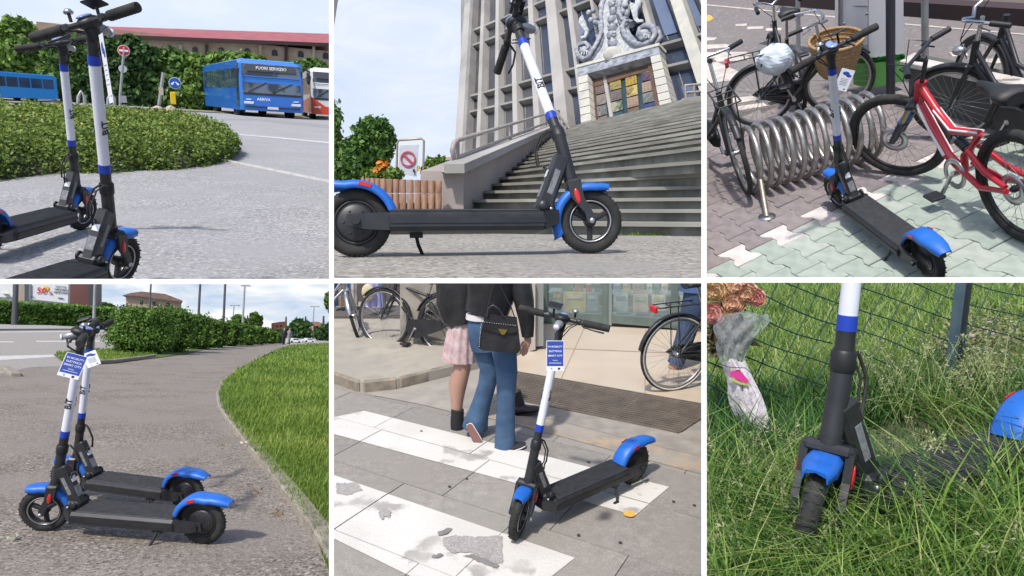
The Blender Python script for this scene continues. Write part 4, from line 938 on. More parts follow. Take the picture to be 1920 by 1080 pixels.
pan = [[((.22, .17, .15), (.28, .22, .18)), ((.32, .27, .22), (.55, .42, .05)), ((.42, .16, .15), (.6, .45, .05)), ((.25, .12, .13), (.1, .08, .16))],
       [((.35, .3, .26), (.3, .26, .22)), ((.2, .16, .15), (.25, .2, .18)), ((.3, .2, .1), (.75, .6, .2)), ((.42, .33, .24), (.48, .38, .28))],
       [((.2, .2, .19), (.36, .35, .33)), ((.1, .16, .12), (.5, .48, .33)), ((.42, .28, .2), (.5, .36, .26)), ((.2, .22, .2), (.32, .33, .3))],
       [((.35, .25, .23), (.3, .2, .2)), ((.05, .1, .13), (.06, .12, .16)), ((.2, .14, .1), (.25, .18, .12)), ((.06, .08, .2), (.08, .1, .25))]]
for i in range(4):
    x0 = 1113+29.5*i; 
    for j in range(4):
        y0 = 160-8.3*i+20.5*j; sh = 1.6*j; wd, hh = 20.5, 18.2
        c0, c1 = [tuple(v*.6 for v in q_) for q_ in pan[j][i]]; px_ = [(x0+sh, y0), (x0+wd+sh, y0-5.6), (x0+wd+sh+1.5, y0-5.6+hh), (x0+sh+1.5, y0+hh)]
        m0 = mat('door_panel_%d%d' % (i, j), c0, .5, 0, c1, 3., bump=.3, bscale=18, contrast=(.46, .54)); o = fpoly(px_, .03, .05, m0, 'door_panel', dr)
        q = mb(); m1 = mat('door_relief_%d%d' % (i, j), c1, .5, 0, c0, 8.)
        cx_, cy_ = x0+sh+wd/2, y0-2.8+hh/2
        if (i, j) == (2, 1): q.ell(FPt(cx_, cy_, .04), (.11, .03, .10), m1, 16, 6)
        elif (i+j) % 2: q.prism([FPt(x0+sh+2, y0+hh-3, .05), FPt(x0+sh+wd-3, y0-2, .05), FPt(x0+sh+wd-3, y0+4, .05), FPt(x0+sh+7, y0+hh-3, .05)], -FN*.02, m1)
        else:
            for k in range(3): q.prism([FPt(x0+sh+3+6*k, y0+2-1.3*k, .05), FPt(x0+sh+6+6*k, y0+1-1.3*k, .05), FPt(x0+sh+7+6*k, y0+hh-5-1.3*k, .05), FPt(x0+sh+4+6*k, y0+hh-4-1.3*k, .05)], -FN*.02, m1)
        q.build('relief', None, dr)
# carved emblem over the door
WM = mat('white_marble', (.50, .51, .51), .6, 0, (.34, .36, .38), 9, contrast=(.42, .6)); em = empty('carved_emblem', tuple(FPt(1160, 60, .6)), label='large carved marble emblem with scrolls above the courthouse door', cat='carving'); eo = em.matrix_basis.translation.copy()
me_ = lambda: MB(lambda v: Vector(v)-eo)
def ep(pts, off, th, m, name):
    q = me_(); q.prism([FPt(x, y, off) for x, y in pts], -FN*th*OS, m); q.build(name, None, em)
ep([(1108, 118), (1128, 90), (1134, 72), (1128, 40), (1122, 10), (1140, -30), (1180, -30), (1176, 20), (1160, 40), (1163, 62), (1180, 80), (1200, 93), (1190, 96), (1140, 108)], .55, .3, WM, 'shield')
for pts, r in (([(1115, 42), (1126, 44), (1127, 62), (1120, 80), (1106, 105), (1096, 112), (1084, 104), (1081, 93), (1086, 84), (1098, 80), (1104, 88), (1098, 96), (1090, 92)], .045),
               ([(1172, 40), (1166, 52), (1172, 66), (1186, 80), (1204, 86), (1222, 78), (1229, 64), (1224, 50), (1210, 48), (1200, 54), (1196, 66), (1204, 74), (1214, 70), (1214, 60)], .05),
               ([(1134, -10), (1128, 10), (1126, 30), (1129, 48), (1126, 60)], .06), ([(1162, 0), (1160, 20), (1166, 36), (1178, 40)], .06)):
    q = me_(); P_ = [FPt(x, y, .68) for x, y in pts]; q.tube(P_, [r*1.5]*(len(P_)-4)+[r*1.2, r, r*.8, r*.5], MRB, 7); q.tube([p-FN*.12 for p in P_], r*2.6, MRB, 6, flat=.6); q.build('scroll', None, em)
for (x, y, rx, ry) in ((1096, 95, .13, .12), (1208, 64, .17, .12)):
    q = me_(); q.ell(FPt(x, y, .6), (rx, .08, ry), MRB, 14, 7)
    for k in range(4): q.tube([FPt(x-8+4*k, y-6+2*k, .70), FPt(x-4+4*k, y+2, .72), FPt(x-6+5*k, y+8, .70)], .02, WM, 5)
    q.build('basket', None, em)
q = me_()
for k in range(6): q.ell(FPt(1150-(k % 2)*3, 82-15*k, .68), (.15-.01*k, .09, .13), MRB, 12, 6)
for k in range(16): q.ell(FPt(1141+random.uniform(0, 18), 85-6*k, .78), (.045, .04, .045), WM if k % 3 else MRB, 8, 5)
q.build('central_figure', None, em)
q = me_(); q.ell(FPt(1151, 102, .72), (.27, .08, .20), TRV, 20, 8); q.ell(FPt(1151, 102, .79), (.16, .03, .12), WM, 14, 6); q.build('medallion', None, em)
for pts in ([(1092, 27), (1086, 34), (1085, 42), (1092, 52), (1097, 58), (1095, 66), (1088, 68), (1090, 72), (1097, 70), (1101, 62), (1103, 54), (1098, 46), (1097, 38), (1094, 36)],
            [(1196, -14), (1202, -6), (1200, 8), (1194, 18), (1194, 30), (1197, 36), (1205, 36), (1204, 40), (1194, 42), (1188, 36), (1184, 22), (1180, 10), (1182, 4), (1190, 6), (1192, -6)]):
    ep(pts, .7, .12, WM, 'leaf_carving')
for x, y in ((1104, 24), (1112, 20), (1116, 36), (1108, 38), (1172, 12), (1168, 22), (1176, 26), (1180, -4)):
    q = me_(); q.ell(FPt(x, y, .7), (.075, .07, .08), WM if x < 1110 else MRB, 10, 6); q.build('figure_head' if 0 else 'carved_knob', None, em)
# stairs
L0 = P2.g(842, 437); L1 = P2.at(1050, 247, 16.0); TE = P2.ray(425, 390); TE.z = 0; TE = -TE.normalized()
WST = min(((abs(P2.px(L1+TE*w_)[0]-1277), w_) for w_ in [1+.02*k for k in range(500)]))[1]; Ed = P2.ray(400, 390); Ed.z = 0; Ed = -Ed.normalized(); NST = 24
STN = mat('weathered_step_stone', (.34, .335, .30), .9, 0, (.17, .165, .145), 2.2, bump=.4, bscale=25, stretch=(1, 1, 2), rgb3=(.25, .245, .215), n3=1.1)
STD = mat('dark_riser', (.25, .245, .22), .9, 0, (.12, .12, .10), 5.5, stretch=(1, 1, .5), bump=.3)  # risers in a darker tone than the treads, varied by noise
stc = empty('staircase', tuple(L0), label='wide weathered stone staircase rising to the courthouse door', cat='staircase')
run = (L1-L0); run.z = 0; rise = (L1.z)/NST; rv = run/NST
for i in range(NST):
    A = Vector((L0.x, L0.y, 0))+rv*i+Vector((0, 0, rise*(i+1))); A -= L0
    vpx = 425 if i >= 6 else 425-(6-i)**1.7*150; Ed = P2.ray(vpx, 390); Ed.z = 0; Ed = -Ed.normalized()
    Wd = WST; q = MB(); dz = Vector((0, 0, -rise)); jit = Vector((0, 0, random.uniform(-.003, .003)))
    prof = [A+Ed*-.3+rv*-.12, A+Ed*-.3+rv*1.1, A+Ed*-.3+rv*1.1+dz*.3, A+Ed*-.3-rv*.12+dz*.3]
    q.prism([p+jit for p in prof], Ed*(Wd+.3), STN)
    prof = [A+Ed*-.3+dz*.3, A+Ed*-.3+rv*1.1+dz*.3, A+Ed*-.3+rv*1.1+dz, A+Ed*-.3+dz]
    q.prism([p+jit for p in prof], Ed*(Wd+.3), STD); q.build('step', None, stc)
    if i == NST-1: q = MB(); A2_ = A+rv*1.1; q.prism([A2_, A2_+run*.8, A2_+run*.8+dz, A2_+dz], Ed*Wd, STN); q.build('landing', None, stc)
# wall beside the stairs with coping and rail
WD = (L1-L0); WN = Vector((WD.x, WD.y, 0)).normalized().cross(ZAX).normalized(); PNK = mat('pink_render', (.40, .345, .315), .85, 0, (.33, .285, .265), 1.4, bump=.15, bscale=40); WP = L0-Ed*.02
def wp(x, y, o=0.): return P2.pl(x, y, WP+WN*o, WN)
if WN.dot(P2.O-WP) < 0: WN = -WN
sw = empty('stair_wall', tuple(L0), label='pinkish rendered wall with stone coping along the left of the stairs', cat='wall'); so = Vector(L0)
mw = lambda: MB(lambda v: Vector(v)-so)
q = mw(); q.prism([wp(868, 445), wp(868, 320), wp(1064, 229), wp(1064, 300), wp(905, 440)], -WN*.35, PNK); q.build('wall', None, sw)
q = mw(); e0 = wp(868, 445); q.prism([P2.at(831, 440, e0.y-.02), P2.at(831, 322, e0.y-.02), P2.at(869, 320, e0.y-.02), P2.at(869, 440, e0.y-.02)], Vector((0, .5, 0)), PNK); q.build('end_pier', None, sw)
q = mw(); c0, c1 = wp(866, 316, .04), wp(1068, 226, .04); q.bar(c0-WN*.06, c1-WN*.06, .07, .16, LST, up=WN)
q.prism([P2.at(826, 323, e0.y-.1), P2.at(833, 316, e0.y+.1), P2.at(872, 309, e0.y+.1), P2.at(874, 319, e0.y-.1)], Vector((0, .4, 0)), LST); q.build('coping', None, sw)
rl = empty('stair_rail', tuple(L0), label='thin painted pipe rail on the coping of the stair wall', cat='railing')
RLM = mat('painted_rail', (.42, .38, .34), .5, 0, (.3, .27, .25), 20)
for pts, nm in (([(868, 312), (852, 300), (848, 282), (851, 268), (858, 263), (1025, 213), (1075, 199)], 'handrail'), ([(857, 296), (1030, 228), (1075, 212)], 'lower_rail'), ([(857, 263), (857, 312)], 'post'), ([(957, 233), (957, 270)], 'post'), ([(1030, 211), (1030, 238)], 'post')):
    q = mw(); q.tube([wp(x, y, -.12) for x, y in pts], .022, RLM, 8); q.build(nm, None, rl)
r2 = empty('landing_rail', tuple(L1), label='grey rail at the top of the stairs left of the portal', cat='railing')
for pts in ([(1040, 205), (1072, 247)], [(1044, 222), (1064, 248)], [(1040, 205), (1042, 228)]): MB(lambda v: Vector(v)-L1).tube([P2.at(x, y, 14.5) for x, y in pts], .03, RLM, 6).build('bar', None, r2)
q = MB(); Yr = (L1+TE*WST).y-.35; q.prism([P2.at(1276, 192, Yr), P2.at(1281, 186, Yr), P2.at(1400, 172, Yr), P2.at(1400, 300, Yr), P2.at(1312, 236, Yr)], Vector((.3, 1., 0)), PNK); 
o_ = tag(q.build('right_stair_wall' if 0 else 'low_wall', None), 'pink low wall with stone top at the right head of the stairs', 'wall')
r3 = empty('parapet_rail', tuple(P2.at(1290, 186, Yr)), label='short steel guard rail on the low pink wall at the right', cat='railing'); o3 = r3.matrix_basis.translation.copy()
for pts in ([(1287, 187), (1285, 160), (1330, 157)], [(1286, 174), (1330, 171)], [(1303, 186), (1301, 159)]): MB(lambda v: Vector(v)-o3).tube([P2.at(x, y, Yr-.05) for x, y in pts], .025, RLM, 6).build('bar', None, r3)
MB().prism([P2.at(1270, 193, Yr-.08), P2.at(1280, 184, Yr-.08), P2.at(1400, 168, Yr-.08), P2.at(1400, 186, Yr-.08), P2.at(1318, 192, Yr-.08)], Vector((.3, 1., 0)), LST).build('coping', None, o_)
# planter of half logs
Yp = 5.0; pl = empty('log_planter', tuple(P2.at(760, 440, Yp)), label='brown raised planter of upright half logs in two tiers', cat='planter'); po = pl.matrix_basis.translation.copy(); po.z = 0; pl.matrix_basis = Matrix.Translation(po)
LOG = mat('planter_wood', (.34, .20, .13), .8, 0, (.20, .11, .07), 9, stretch=(4, 4, 1), bump=.3, bscale=60); kx = 1/ (P2.px(Vector((1, Yp, .2)))[0]-P2.px(Vector((0, Yp, .2)))[0])
xs = [681, 690, 699, 708.5, 719, 730.5, 743, 756, 769.5, 783, 796, 809.5, 822]
for i, x in enumerate(xs):
    for t, (ya, yb) in enumerate(((333+i*.5, 362), (362.8, 392))):
        a, b = P2.at(x, ya, Yp+max(0, .1*(5-i))**2*2), P2.at(x, yb, Yp+max(0, .1*(5-i))**2*2); rr_ = kx*6.3*(.8 if i < 4 else 1)
        q = MB(lambda v: Vector(v)-po); q.tube([b, b.lerp(a, .97), a], [rr_, rr_, rr_*.86], LOG, 10); q.build('log', None, pl)
q = MB(lambda v: Vector(v)-po); q.box((P2.at(757, 400, Yp+.5).x, Yp+.55, .12), (.6, .9, .20), BARK); q.build('earth', None, pl)
q = MB(lambda v: Vector(v)-po); q.box((P2.at(757, 400, Yp+.5).x, Yp+.3, -.0), (.62, .6, .16), GST); q.build('plinth', None, pl)
foliage('planter_shrub', [blob(725, 327, 30, 8, Yp+.4), blob(700, 326, 20, 8, Yp+.4)], 2200, .028, LF2, label='small green shrub growing in the log planter', cat='shrub')
foliage('orange_flowers', [blob(718, 312, 13, 9, Yp+.35), blob(706, 322, 6, 6, Yp+.25)], 420, .022, leafmat('orange_petal', (.7, .25, .03), (.8, .4, .08)), label='orange flowering plant behind the log planter', cat='flowers')
tree('garden_tree', tuple(ground_y(P2, 692, 9)), 1.2, [blob(702, 252, 33, 26, 9), blob(690, 282, 38, 26, 9), blob(664, 300, 34, 26, 9), blob(654, 322, 34, 22, 9), blob(716, 272, 20, 24, 9), blob(672, 276, 20, 18, 9)], 24000, .05, leafmat('garden_leaf', (.03, .08, .02), (.14, .27, .05), (.28, .42, .1)), BARK, 'dense dark green tree left of the prohibition banner', 'trees beside the courthouse stairs', trunk_r=.05, shell=.35)
tree('garden_tree', tuple(ground_y(P2, 612, 10)), 1.6, [blob(612, 220, 22, 34, 10), blob(608, 262, 26, 40, 10), blob(616, 310, 24, 30, 10)], 9000, .055, LF, BARK, 'edge of a taller tree cut by the left boundary', 'trees beside the courthouse stairs', trunk_r=.06)
tree('garden_tree', tuple(ground_y(P2, 815, 8)), 1., [blob(814, 316, 17, 17, 8), blob(806, 326, 14, 12, 8), blob(824, 304, 8, 9, 8)], 4600, .034, LF2, BARK, 'small bright green bush right of the prohibition banner', 'trees beside the courthouse stairs', trunk_r=.03)
# banner
Yn = 6.; bn = empty('prohibition_banner', tuple(P2.at(765, 335, Yn)), label='white banner with red prohibition circle hung in a pipe hoop', cat='sign'); bo = bn.matrix_basis.translation.copy()
q = MB(lambda v: Vector(v)-bo); q.tube([P2.at(x, y, Yn) for x, y in ((743, 345), (745, 268), (748, 263), (790, 260), (795, 264), (793, 345))], .010, mat('brass_pipe', (.35, .27, .2), .4, .5), 8); q.build('hoop', None, bn)
q = MB(lambda v: Vector(v)-bo); q.prism([P2.at(x, y, Yn-.02) for x, y in ((749, 273), (785, 271), (781, 332), (747, 325))], (0, .008, 0), mat('banner_cloth', (.55, .57, .62), .7, 0, (.48, .5, .54), 12)); q.build('cloth', None, bn)
c = P2.at(765, 298, Yn-.03)-bo; kk = (P2.at(766, 298, Yn)-P2.at(765, 298, Yn)).length; RD = mat('banner_red', (.45, .06, .09), .7)
q = MB(); q.lathe([(11.6*kk, -.003), (14.4*kk, -.003), (14.4*kk, .003), (11.6*kk, .003)], c, (0, -1, 0), RD, 36, closed=True, smooth=False); q.build('ring', None, bn)
q = MB(); q.bar(c+Vector((-8.5*kk, 0, 8.5*kk)), c+Vector((8.5*kk, 0, -8.5*kk)), 4*kk, .004, RD, up=Vector((0, 1, 0))); q.build('slash', None, bn)
q = MB(lambda v: Vector(v)-bo); q.box(P2.at(783, 316, Yn-.01), (.03, .01, .05), mat('sticker_yellow', (.6, .45, .05), .6)); q.box(P2.at(776, 320, Yn-.035), (.015, .01, .03), INK); q.build('sticker', None, bn)
# far buildings
fb_ = empty('cream_house', tuple(P2.at(836, 330, 30)), label='cream house far behind the stair wall with one dark window', cat='building'); f0_ = fb_.matrix_basis.translation.copy(); mf = lambda: MB(lambda v: Vector(v)-f0_)
CRM = mat('cream_render', (.55, .48, .38), .85, 0, (.5, .44, .35), .6)
q = mf(); q.prism([P2.at(x, y, 30) for x, y in ((822, 300), (880, 294), (880, 400), (822, 400))], (0, 8, 0), CRM); q.build('wall', None, fb_); q = mf(); q.prism([P2.at(x, y, 29.6) for x, y in ((816, 297), (882, 290), (882, 296), (816, 302))], (0, 9, 0), mat('tan_roof', (.5, .4, .28), .8)); q.build('roof', None, fb_)
q = mf(); q.prism([P2.at(x, y, 29.9) for x, y in ((841, 310), (851, 308), (851, 322), (841, 323))], (0, .3, 0), BLK2); q.build('window', None, fb_)
q = MB(); q.prism([P2.at(x, y, 40) for x, y in ((560, -300), (637, -60), (634, 0), (626, 52), (560, 80))], (-9, 3, 0), mat('dark_tower', (.16, .15, .17), .7)); tag(q.build('dark_building', None), 'dark edge of a tall building in the upper left corner', 'building')
# weeds and moss at the lowest step
C = []
for x, n_ in ((1215, 900), (1160, 160), (1290, 120), (1240, 300)):
    for _ in range(n_):
        u = x+random.gauss(0, 22 if n_ > 500 else 14); p = P2.g(u, 439+random.uniform(-.6, 3)); C.append(tuple(p))
C = np.array(C); Vg, Qg, sg = blades(C, .028, .003, .7); npmesh('weeds', Vg, Qg, leafmat('weed_green', (.12, .26, .02), (.25, .42, .04), (.4, .5, .08)), np.repeat(RNG.uniform(0, 1, len(C)), sg), kind='stuff')
sky_sheet(P2, (400, -400, 1500, 460), 300, 'sky', skymat('milky_sky', (.56, .65, .82), (.64, .71, .84), (.76, .80, .86), (1, 1, 2.6), .32, .72, 1., 60))
scooter(.29, 2.54, 11.5, -8, -9, 'electric scooter seen low from its side in front of the stone stairs', GR, stem_tip=-30, stem_pitch=6.5, bar_tilt=-14, bar_yaw=16)
# ================================================================== bicycle parking on coloured pavers
begin(P3)
RD3 = asph('mauve_asphalt', (.22, .20, .195), (.16, .145, .145), 26, .2, (.19, .175, .17))
MB().add([(-12, 1.5, -.03), (12, 1.5, -.03), (30, 60, -.03), (-30, 60, -.03)], [(0, 1, 2, 3)]).build('road', RD3, kind='structure')
U0, U1 = P3.g(1387, 478), P3.g(1645, 355); a_ = (U1-U0); a_.z = 0; a_.normalize(); b_ = Vector((a_.y, -a_.x, 0))
if b_.y > 0: b_ = -b_
PW, PL_ = .192, .20; cp_ = PW*.835
MG = [mat('mauve_paver_%d' % i, c, .85, 0, c2, 14, bump=.35, bscale=90) for i, (c, c2) in enumerate((((.25, .215, .215), (.19, .165, .165)), ((.225, .195, .20), (.17, .15, .155)), ((.27, .235, .23), (.21, .18, .18))))]
GG = [mat('green_paver_%d' % i, c, .85, 0, c2, 14, bump=.35, bscale=90) for i, (c, c2) in enumerate((((.37, .42, .37), (.29, .34, .295)), ((.34, .395, .345), (.27, .32, .28)), ((.40, .445, .395), (.32, .36, .32))))]
WG = mat('white_paver', (.66, .60, .57), .8, 0, (.5, .46, .44), 10, bump=.3, bscale=80)
pav = MB().add([P3.g(1200, 215, -.022), P3.g(1400, 208, -.022), P3.g(1600, 168, -.022), P3.g(1720, 190, -.022), P3.g(2100, 290, -.022), P3.g(2100, 640, -.022), P3.g(1200, 640, -.022)], [tuple(range(7))]).build('pavement', mat('joint_sand', (.10, .09, .085), .95, 0, (.14, .13, .12), 30), None, kind='structure')
def paver_mesh(m):
    hu, hv, w_, k = PL_/2-.0025, PW/2-.0025, PW*.335-.0025, .028
    pts = [(-hu, -hv), (-hu, hv), (-hu+.030, hv), (-.026, w_), (.026, w_), (hu-.030, hv), (hu, hv), (hu, -hv), (hu-.030, -hv), (.026, -w_), (-.026, -w_), (-hu+.030, -hv)]
    bm = bmesh.new(); n = len(pts); tp = [bm.verts.new((x*.975, y*.975, 0)) for x, y in pts]; md = [bm.verts.new((x, y, -.004)) for x, y in pts]; bt = [bm.verts.new((x, y, -.03)) for x, y in pts]
    bm.faces.new(tp); [bm.faces.new((A[i], A[(i+1) % n], B[(i+1) % n], B[i])) for A, B in ((md, tp), (bt, md)) for i in range(n)]
    bmesh.ops.recalc_face_normals(bm, faces=bm.faces[:]); bmesh.ops.triangulate(bm, faces=[f for f in bm.faces if len(f.verts) > 4]); me = bpy.data.meshes.new('paver'); bm.to_mesh(me); bm.free(); me.materials.append(m); return me
PM = {m.name: paver_mesh(m) for m in MG+GG+[WG]}
random.seed(5); tl = []
for i in range(-14, 40):
    for j in range(-26, 26):
        c = U0+a_*(i*cp_)+b_*(j*PL_+(PL_/2 if i % 2 else 0)); c.z = 0
        if c.y < 2.6: continue
        x, y = P3.px(c)
        if not (1290 < x < 1960 and y < 560): continue
        lim = 213 if x < 1400 else (213-(x-1400)*.22 if x < 1600 else 169+(x-1600)*.20)
        if y < lim+5: continue
        jj = j+(.5 if i % 2 else 0)
        m = WG if (jj == 0 and i % 2 == 0) else random.choice(GG if jj > 0 else MG)
        tl.append((c.y, c, m))
tl.sort(key=lambda t: t[0]); far = []
ang = math.atan2(b_.y, b_.x)
for n_, (y, c, m) in enumerate(tl):
    rx, ry, dz = random.gauss(0, .006), random.gauss(0, .006), random.gauss(0, .0012)
    M_ = Matrix.Translation(c+Vector((0, 0, dz))) @ Matrix.Rotation(ang, 4, 'Z') @ Matrix.Rotation(rx, 4, 'X') @ Matrix.Rotation(ry, 4, 'Y')
    if n_ < 300:
        o = bpy.data.objects.new('paver', PM[m.name]); COL.objects.link(o); o.parent = pav; o.matrix_basis = M_
    else: far.append((M_, m))
q = MB()
for M_, m in far:
    me = PM[m.name]; q.add([M_ @ v.co for v in me.vertices], [tuple(p.vertices) for p in me.polygons], m)
if far: q.build('pavers_beyond', None, pav)['kind'] = 'stuff'
WPT = mat('road_paint', (.62, .55, .49), .8, 0, (.42, .38, .35), 9)
for k, pp in enumerate(([(1325, 118), (1345, 116), (1385, 134), (1380, 150), (1325, 156)], [(1325, 98), (1400, 97), (1408, 103), (1325, 110)], [(1325, 84), (1360, 82), (1378, 88), (1325, 92)], [(1325, 70), (1345, 70), (1340, 75), (1325, 76)],
        [(1372, 184), (1420, 178), (1430, 186), (1375, 194)], [(1380, 200), (1430, 192), (1440, 198), (1385, 207)], [(1336, 108), (1404, 105), (1404, 112), (1345, 116)],
        [(1400, 50), (1432, 49), (1430, 54), (1402, 55)], [(1436, 53), (1466, 52), (1464, 57), (1437, 58)], [(1378, 45), (1400, 44), (1400, 48), (1380, 49)], [(1846, 110), (1890, 108), (1906, 114), (1870, 119), (1848, 116)], [(1780, 98), (1812, 97), (1818, 104), (1786, 106)], [(1696, 108), (1716, 98), (1722, 102), (1704, 110)])):
    sheet('road_marking', [P3.g(x, y, -.026) for x, y in pp], WPT, kind='structure')
for pp in ([(1325, 8), (1570, 31), (1570, 33), (1325, 10)], [(1697, 44), (1930, 64), (1930, 66), (1697, 46)]): sheet('lane_line', [P3.g(x, y, -.026) for x, y in pp], WPT, kind='structure')
sheet('orange_mark', [P3.g(x, y, -.026) for x, y in ((1325, 28), (1332, 28), (1338, 34), (1330, 40), (1325, 40))], mat('orange_paint', (.7, .38, .08), .8), kind='structure')
fk = MB(); fk.prism([P3.g(1430, -2, -.03), P3.g(1570, 9, -.03), P3.g(2100, 60, -.03), P3.g(2100, -40, -.03), P3.g(1430, -60, -.03)], (0, 0, .12), mat('far_pavement_brown', (.16, .12, .10), .9, 0, (.11, .09, .08), 3)); fk.build('far_pavement', None, kind='structure')
q = MB(); q.bar(P3.g(1430, -6, .5), P3.g(2100, 40, .5), .12, .12, DK); fr_ = q.build('far_rail', None); tag(fr_, 'low dark rail along the far side of the road', 'railing')
# low wall with white coping
wb0, wb1 = P3.g(1704, 196.5), P3.g(2050, 296); wd_ = (wb1-wb0); wd_.z = 0; wn_ = Vector((wd_.y, -wd_.x, 0)).normalized()
if wn_.y > 0: wn_ = -wn_
def wpt(x, y, o=0.): return P3.pl(x, y, wb0+wn_*o, wn_)
lw = empty('planter_wall', tuple(wb0), label='low dark grey wall with white stone coping behind the red bicycle', cat='wall'); lo = Vector(wb0)
GWL = mat('dark_grey_wall', (.12, .125, .115), .85, 0, (.08, .085, .08), 2.2, bump=.25, bscale=20)  # dark grey green, mottled by noise
q = MB(lambda v: Vector(v)-lo); q.prism([wpt(1704, 198), wpt(1704, 117), wpt(2000, 178), wpt(2050, 300)], -wn_*.16, GWL); q.build('wall', None, lw)
for x0 in range(1698, 2000, 62):
    q = MB(lambda v: Vector(v)-lo); f_ = lambda x: wpt(x, 102.5+(x-1640)*.205, .02); q.bar(f_(x0), f_(x0+61), .11, .045, mat('white_coping', (.62, .57, .53), .8, 0, (.5, .46, .43), 6), ch=.008); q.build('coping', None, lw)
# sign totem
TW = mat('totem_white', (.68, .67, .71), .45, 0, (.62, .61, .65), 2); TGn = mat('totem_green', (.10, .30, .06), .5, 0, (.13, .36, .09), 6, stretch=(1, 1, .3)); Yt = 6.6
tt_ = empty('sign_totem', tuple(P3.g(1640, 165)), label='white info totem with a grass green base beside a dark post', cat='sign'); to = tt_.matrix_basis.translation.copy(); mt = lambda: MB(lambda v: Vector(v)-to)
cL = P3.g(1574, 166); cM = P3.g(1628, 176); cR = P3.g(1695, 160); hz_ = lambda c, x, y: P3.at(x, y, c.y)
def face(x0, c0, x1, c1, ya0, yb0, ya1, yb1, m, nm, o=Vector((0, 0, 0)), th=.03):
    q = mt(); P_ = [P3.at(x0, ya0, c0.y)+o, P3.at(x1, ya1, c1.y)+o, P3.at(x1, yb1, c1.y)+o, P3.at(x0, yb0, c0.y)+o]; n_ = (P_[1]-P_[0]).cross(P_[3]-P_[0]).normalized()
    if n_.y < 0: n_ = -n_
    q.prism(P_, n_*th, m); q.build(nm, None, tt_)
face(1572, cL, 1628, cM, -260, 108, -270, 116, TW, 'panel'); face(1628, cM, 1694, cR, -270, 116, -260, 104, TW, 'panel')
face(1600, cL.lerp(cM, .5), 1629, cM, 106, 156, 112, 164, TGn, 'green_base', Vector((0, -.03, 0)), .06); face(1629, cM, 1695, cR, 112, 164, 104, 150, TGn, 'green_base', Vector((0, -.03, 0)), .06)
face(1566, cL, 1572, cL, -260, 60, -260, 60, TW, 'edge_post', Vector((0, -.06, 0)), .08); face(1576, cL, 1579, cL, -260, 62, -260, 62, GREYM, 'edge_line', Vector((0, -.05, 0)), .01)
face(1627, cM, 1628.6, cM, -260, 160, -260, 160, GREYM, 'joint', Vector((0, -.045, 0)), .01)
for y in (10, 84): face(1580, cL, 1626, cM, y-1, y+.4, y, y+1.4, GREYM, 'panel_joint', Vector((0, -.02, 0)), .01)
Cg = []
for _ in range(900):
    t = random.uniform(0, 1); x = 1600+95*t; Cg.append(tuple(P3.at(x, 112-(.0 if x < 1629 else (x-1629)*.12)+random.uniform(-1, 5), cM.y-.07-.0*t)))
Vg, Qg = leaves(np.array(Cg), .02, 0, np.tile(np.array([[0, -1., 0]]), (len(Cg), 1))); npmesh('leaf_print', Vg-np.array(to), Qg, leafmat('print_leaf', (.02, .12, .03), (.06, .3, .06)), RNG.uniform(0, 1, len(Cg)), tt_)
for k_, (x, y) in enumerate(((1583, 44), (1625, 26))): q = mt(); q.ell(P3.at(x, y, cM.y-.05), (.012, .01, .012), GREYM, 8, 5); q.build('fixing', None, tt_)
def pole(x0, y0, x1, y1, Y, r, m, label, nm='pole', cat='pole'):
    tag(MB().tube([P3.at(x0, y0, Y), P3.at(x1, y1, Y)], r, m, 12).build(nm, None), label, cat)
pole(1670, 188, 1669, -300, P3.g(1670, 188).y, .033, mat('dark_post', (.035, .038, .05), .5), 'dark slate post standing directly before the white totem')
pole(1497, 118, 1494, -260, P3.g(1497, 118).y, .022, POLE, 'grey steel pole between the bicycles left of the totem')
pole(1735, 150, 1732, -260, P3.g(1735, 150).y, .026, POLE, 'grey steel pole right of the totem by the wall coping')
# spiral rack
A3, B3 = P3.g(1400, 357), P3.g(1634, 292); ax = (B3-A3); Lx = ax.length; ax.normalize(); lat = ax.cross(ZAX); rr_ = .222; NT = 12
INOX = mat('brushed_steel', (.46, .44, .42), .38, .8, (.33, .31, .29), 30, bump=.05)
rk = empty('spiral_bike_rack', tuple(A3), label='stainless steel spiral bicycle rack of many coils on grey pavers', cat='bike rack')
q = MB(); pts = []
for k in range(NT*28+1):
    t = k/28.; a = 2*math.pi*t+math.pi*.6; pts.append(ax*(Lx*t/NT)+lat*(-rr_*math.sin(a))+Vector((0, 0, rr_+.012+rr_*math.cos(a))))
q.tube(pts, .0195, INOX, 10); q.build('coil', None, rk)
for x0, y0, Pb in ((1418, 292, P3.g(1438, 407)),):
    q = MB(); tp = P3.at(x0, y0, A3.y-.02)-A3; q.tube([tp, Pb-A3], .018, mat('worn_post_steel', (.34, .31, .25), .45, .6, (.24, .22, .18), 20), 10); q.lathe([(0, 0), (.055, 0), (.055, .006), (0, .006)], Pb-A3, ZAX, SILV, 16); q.build('support_leg', None, rk)
q = MB(); e = ax*Lx; q.tube([e+Vector((0, 0, .25)), e+ax*.05], .018, INOX, 8); q.build('support_leg', None, rk)
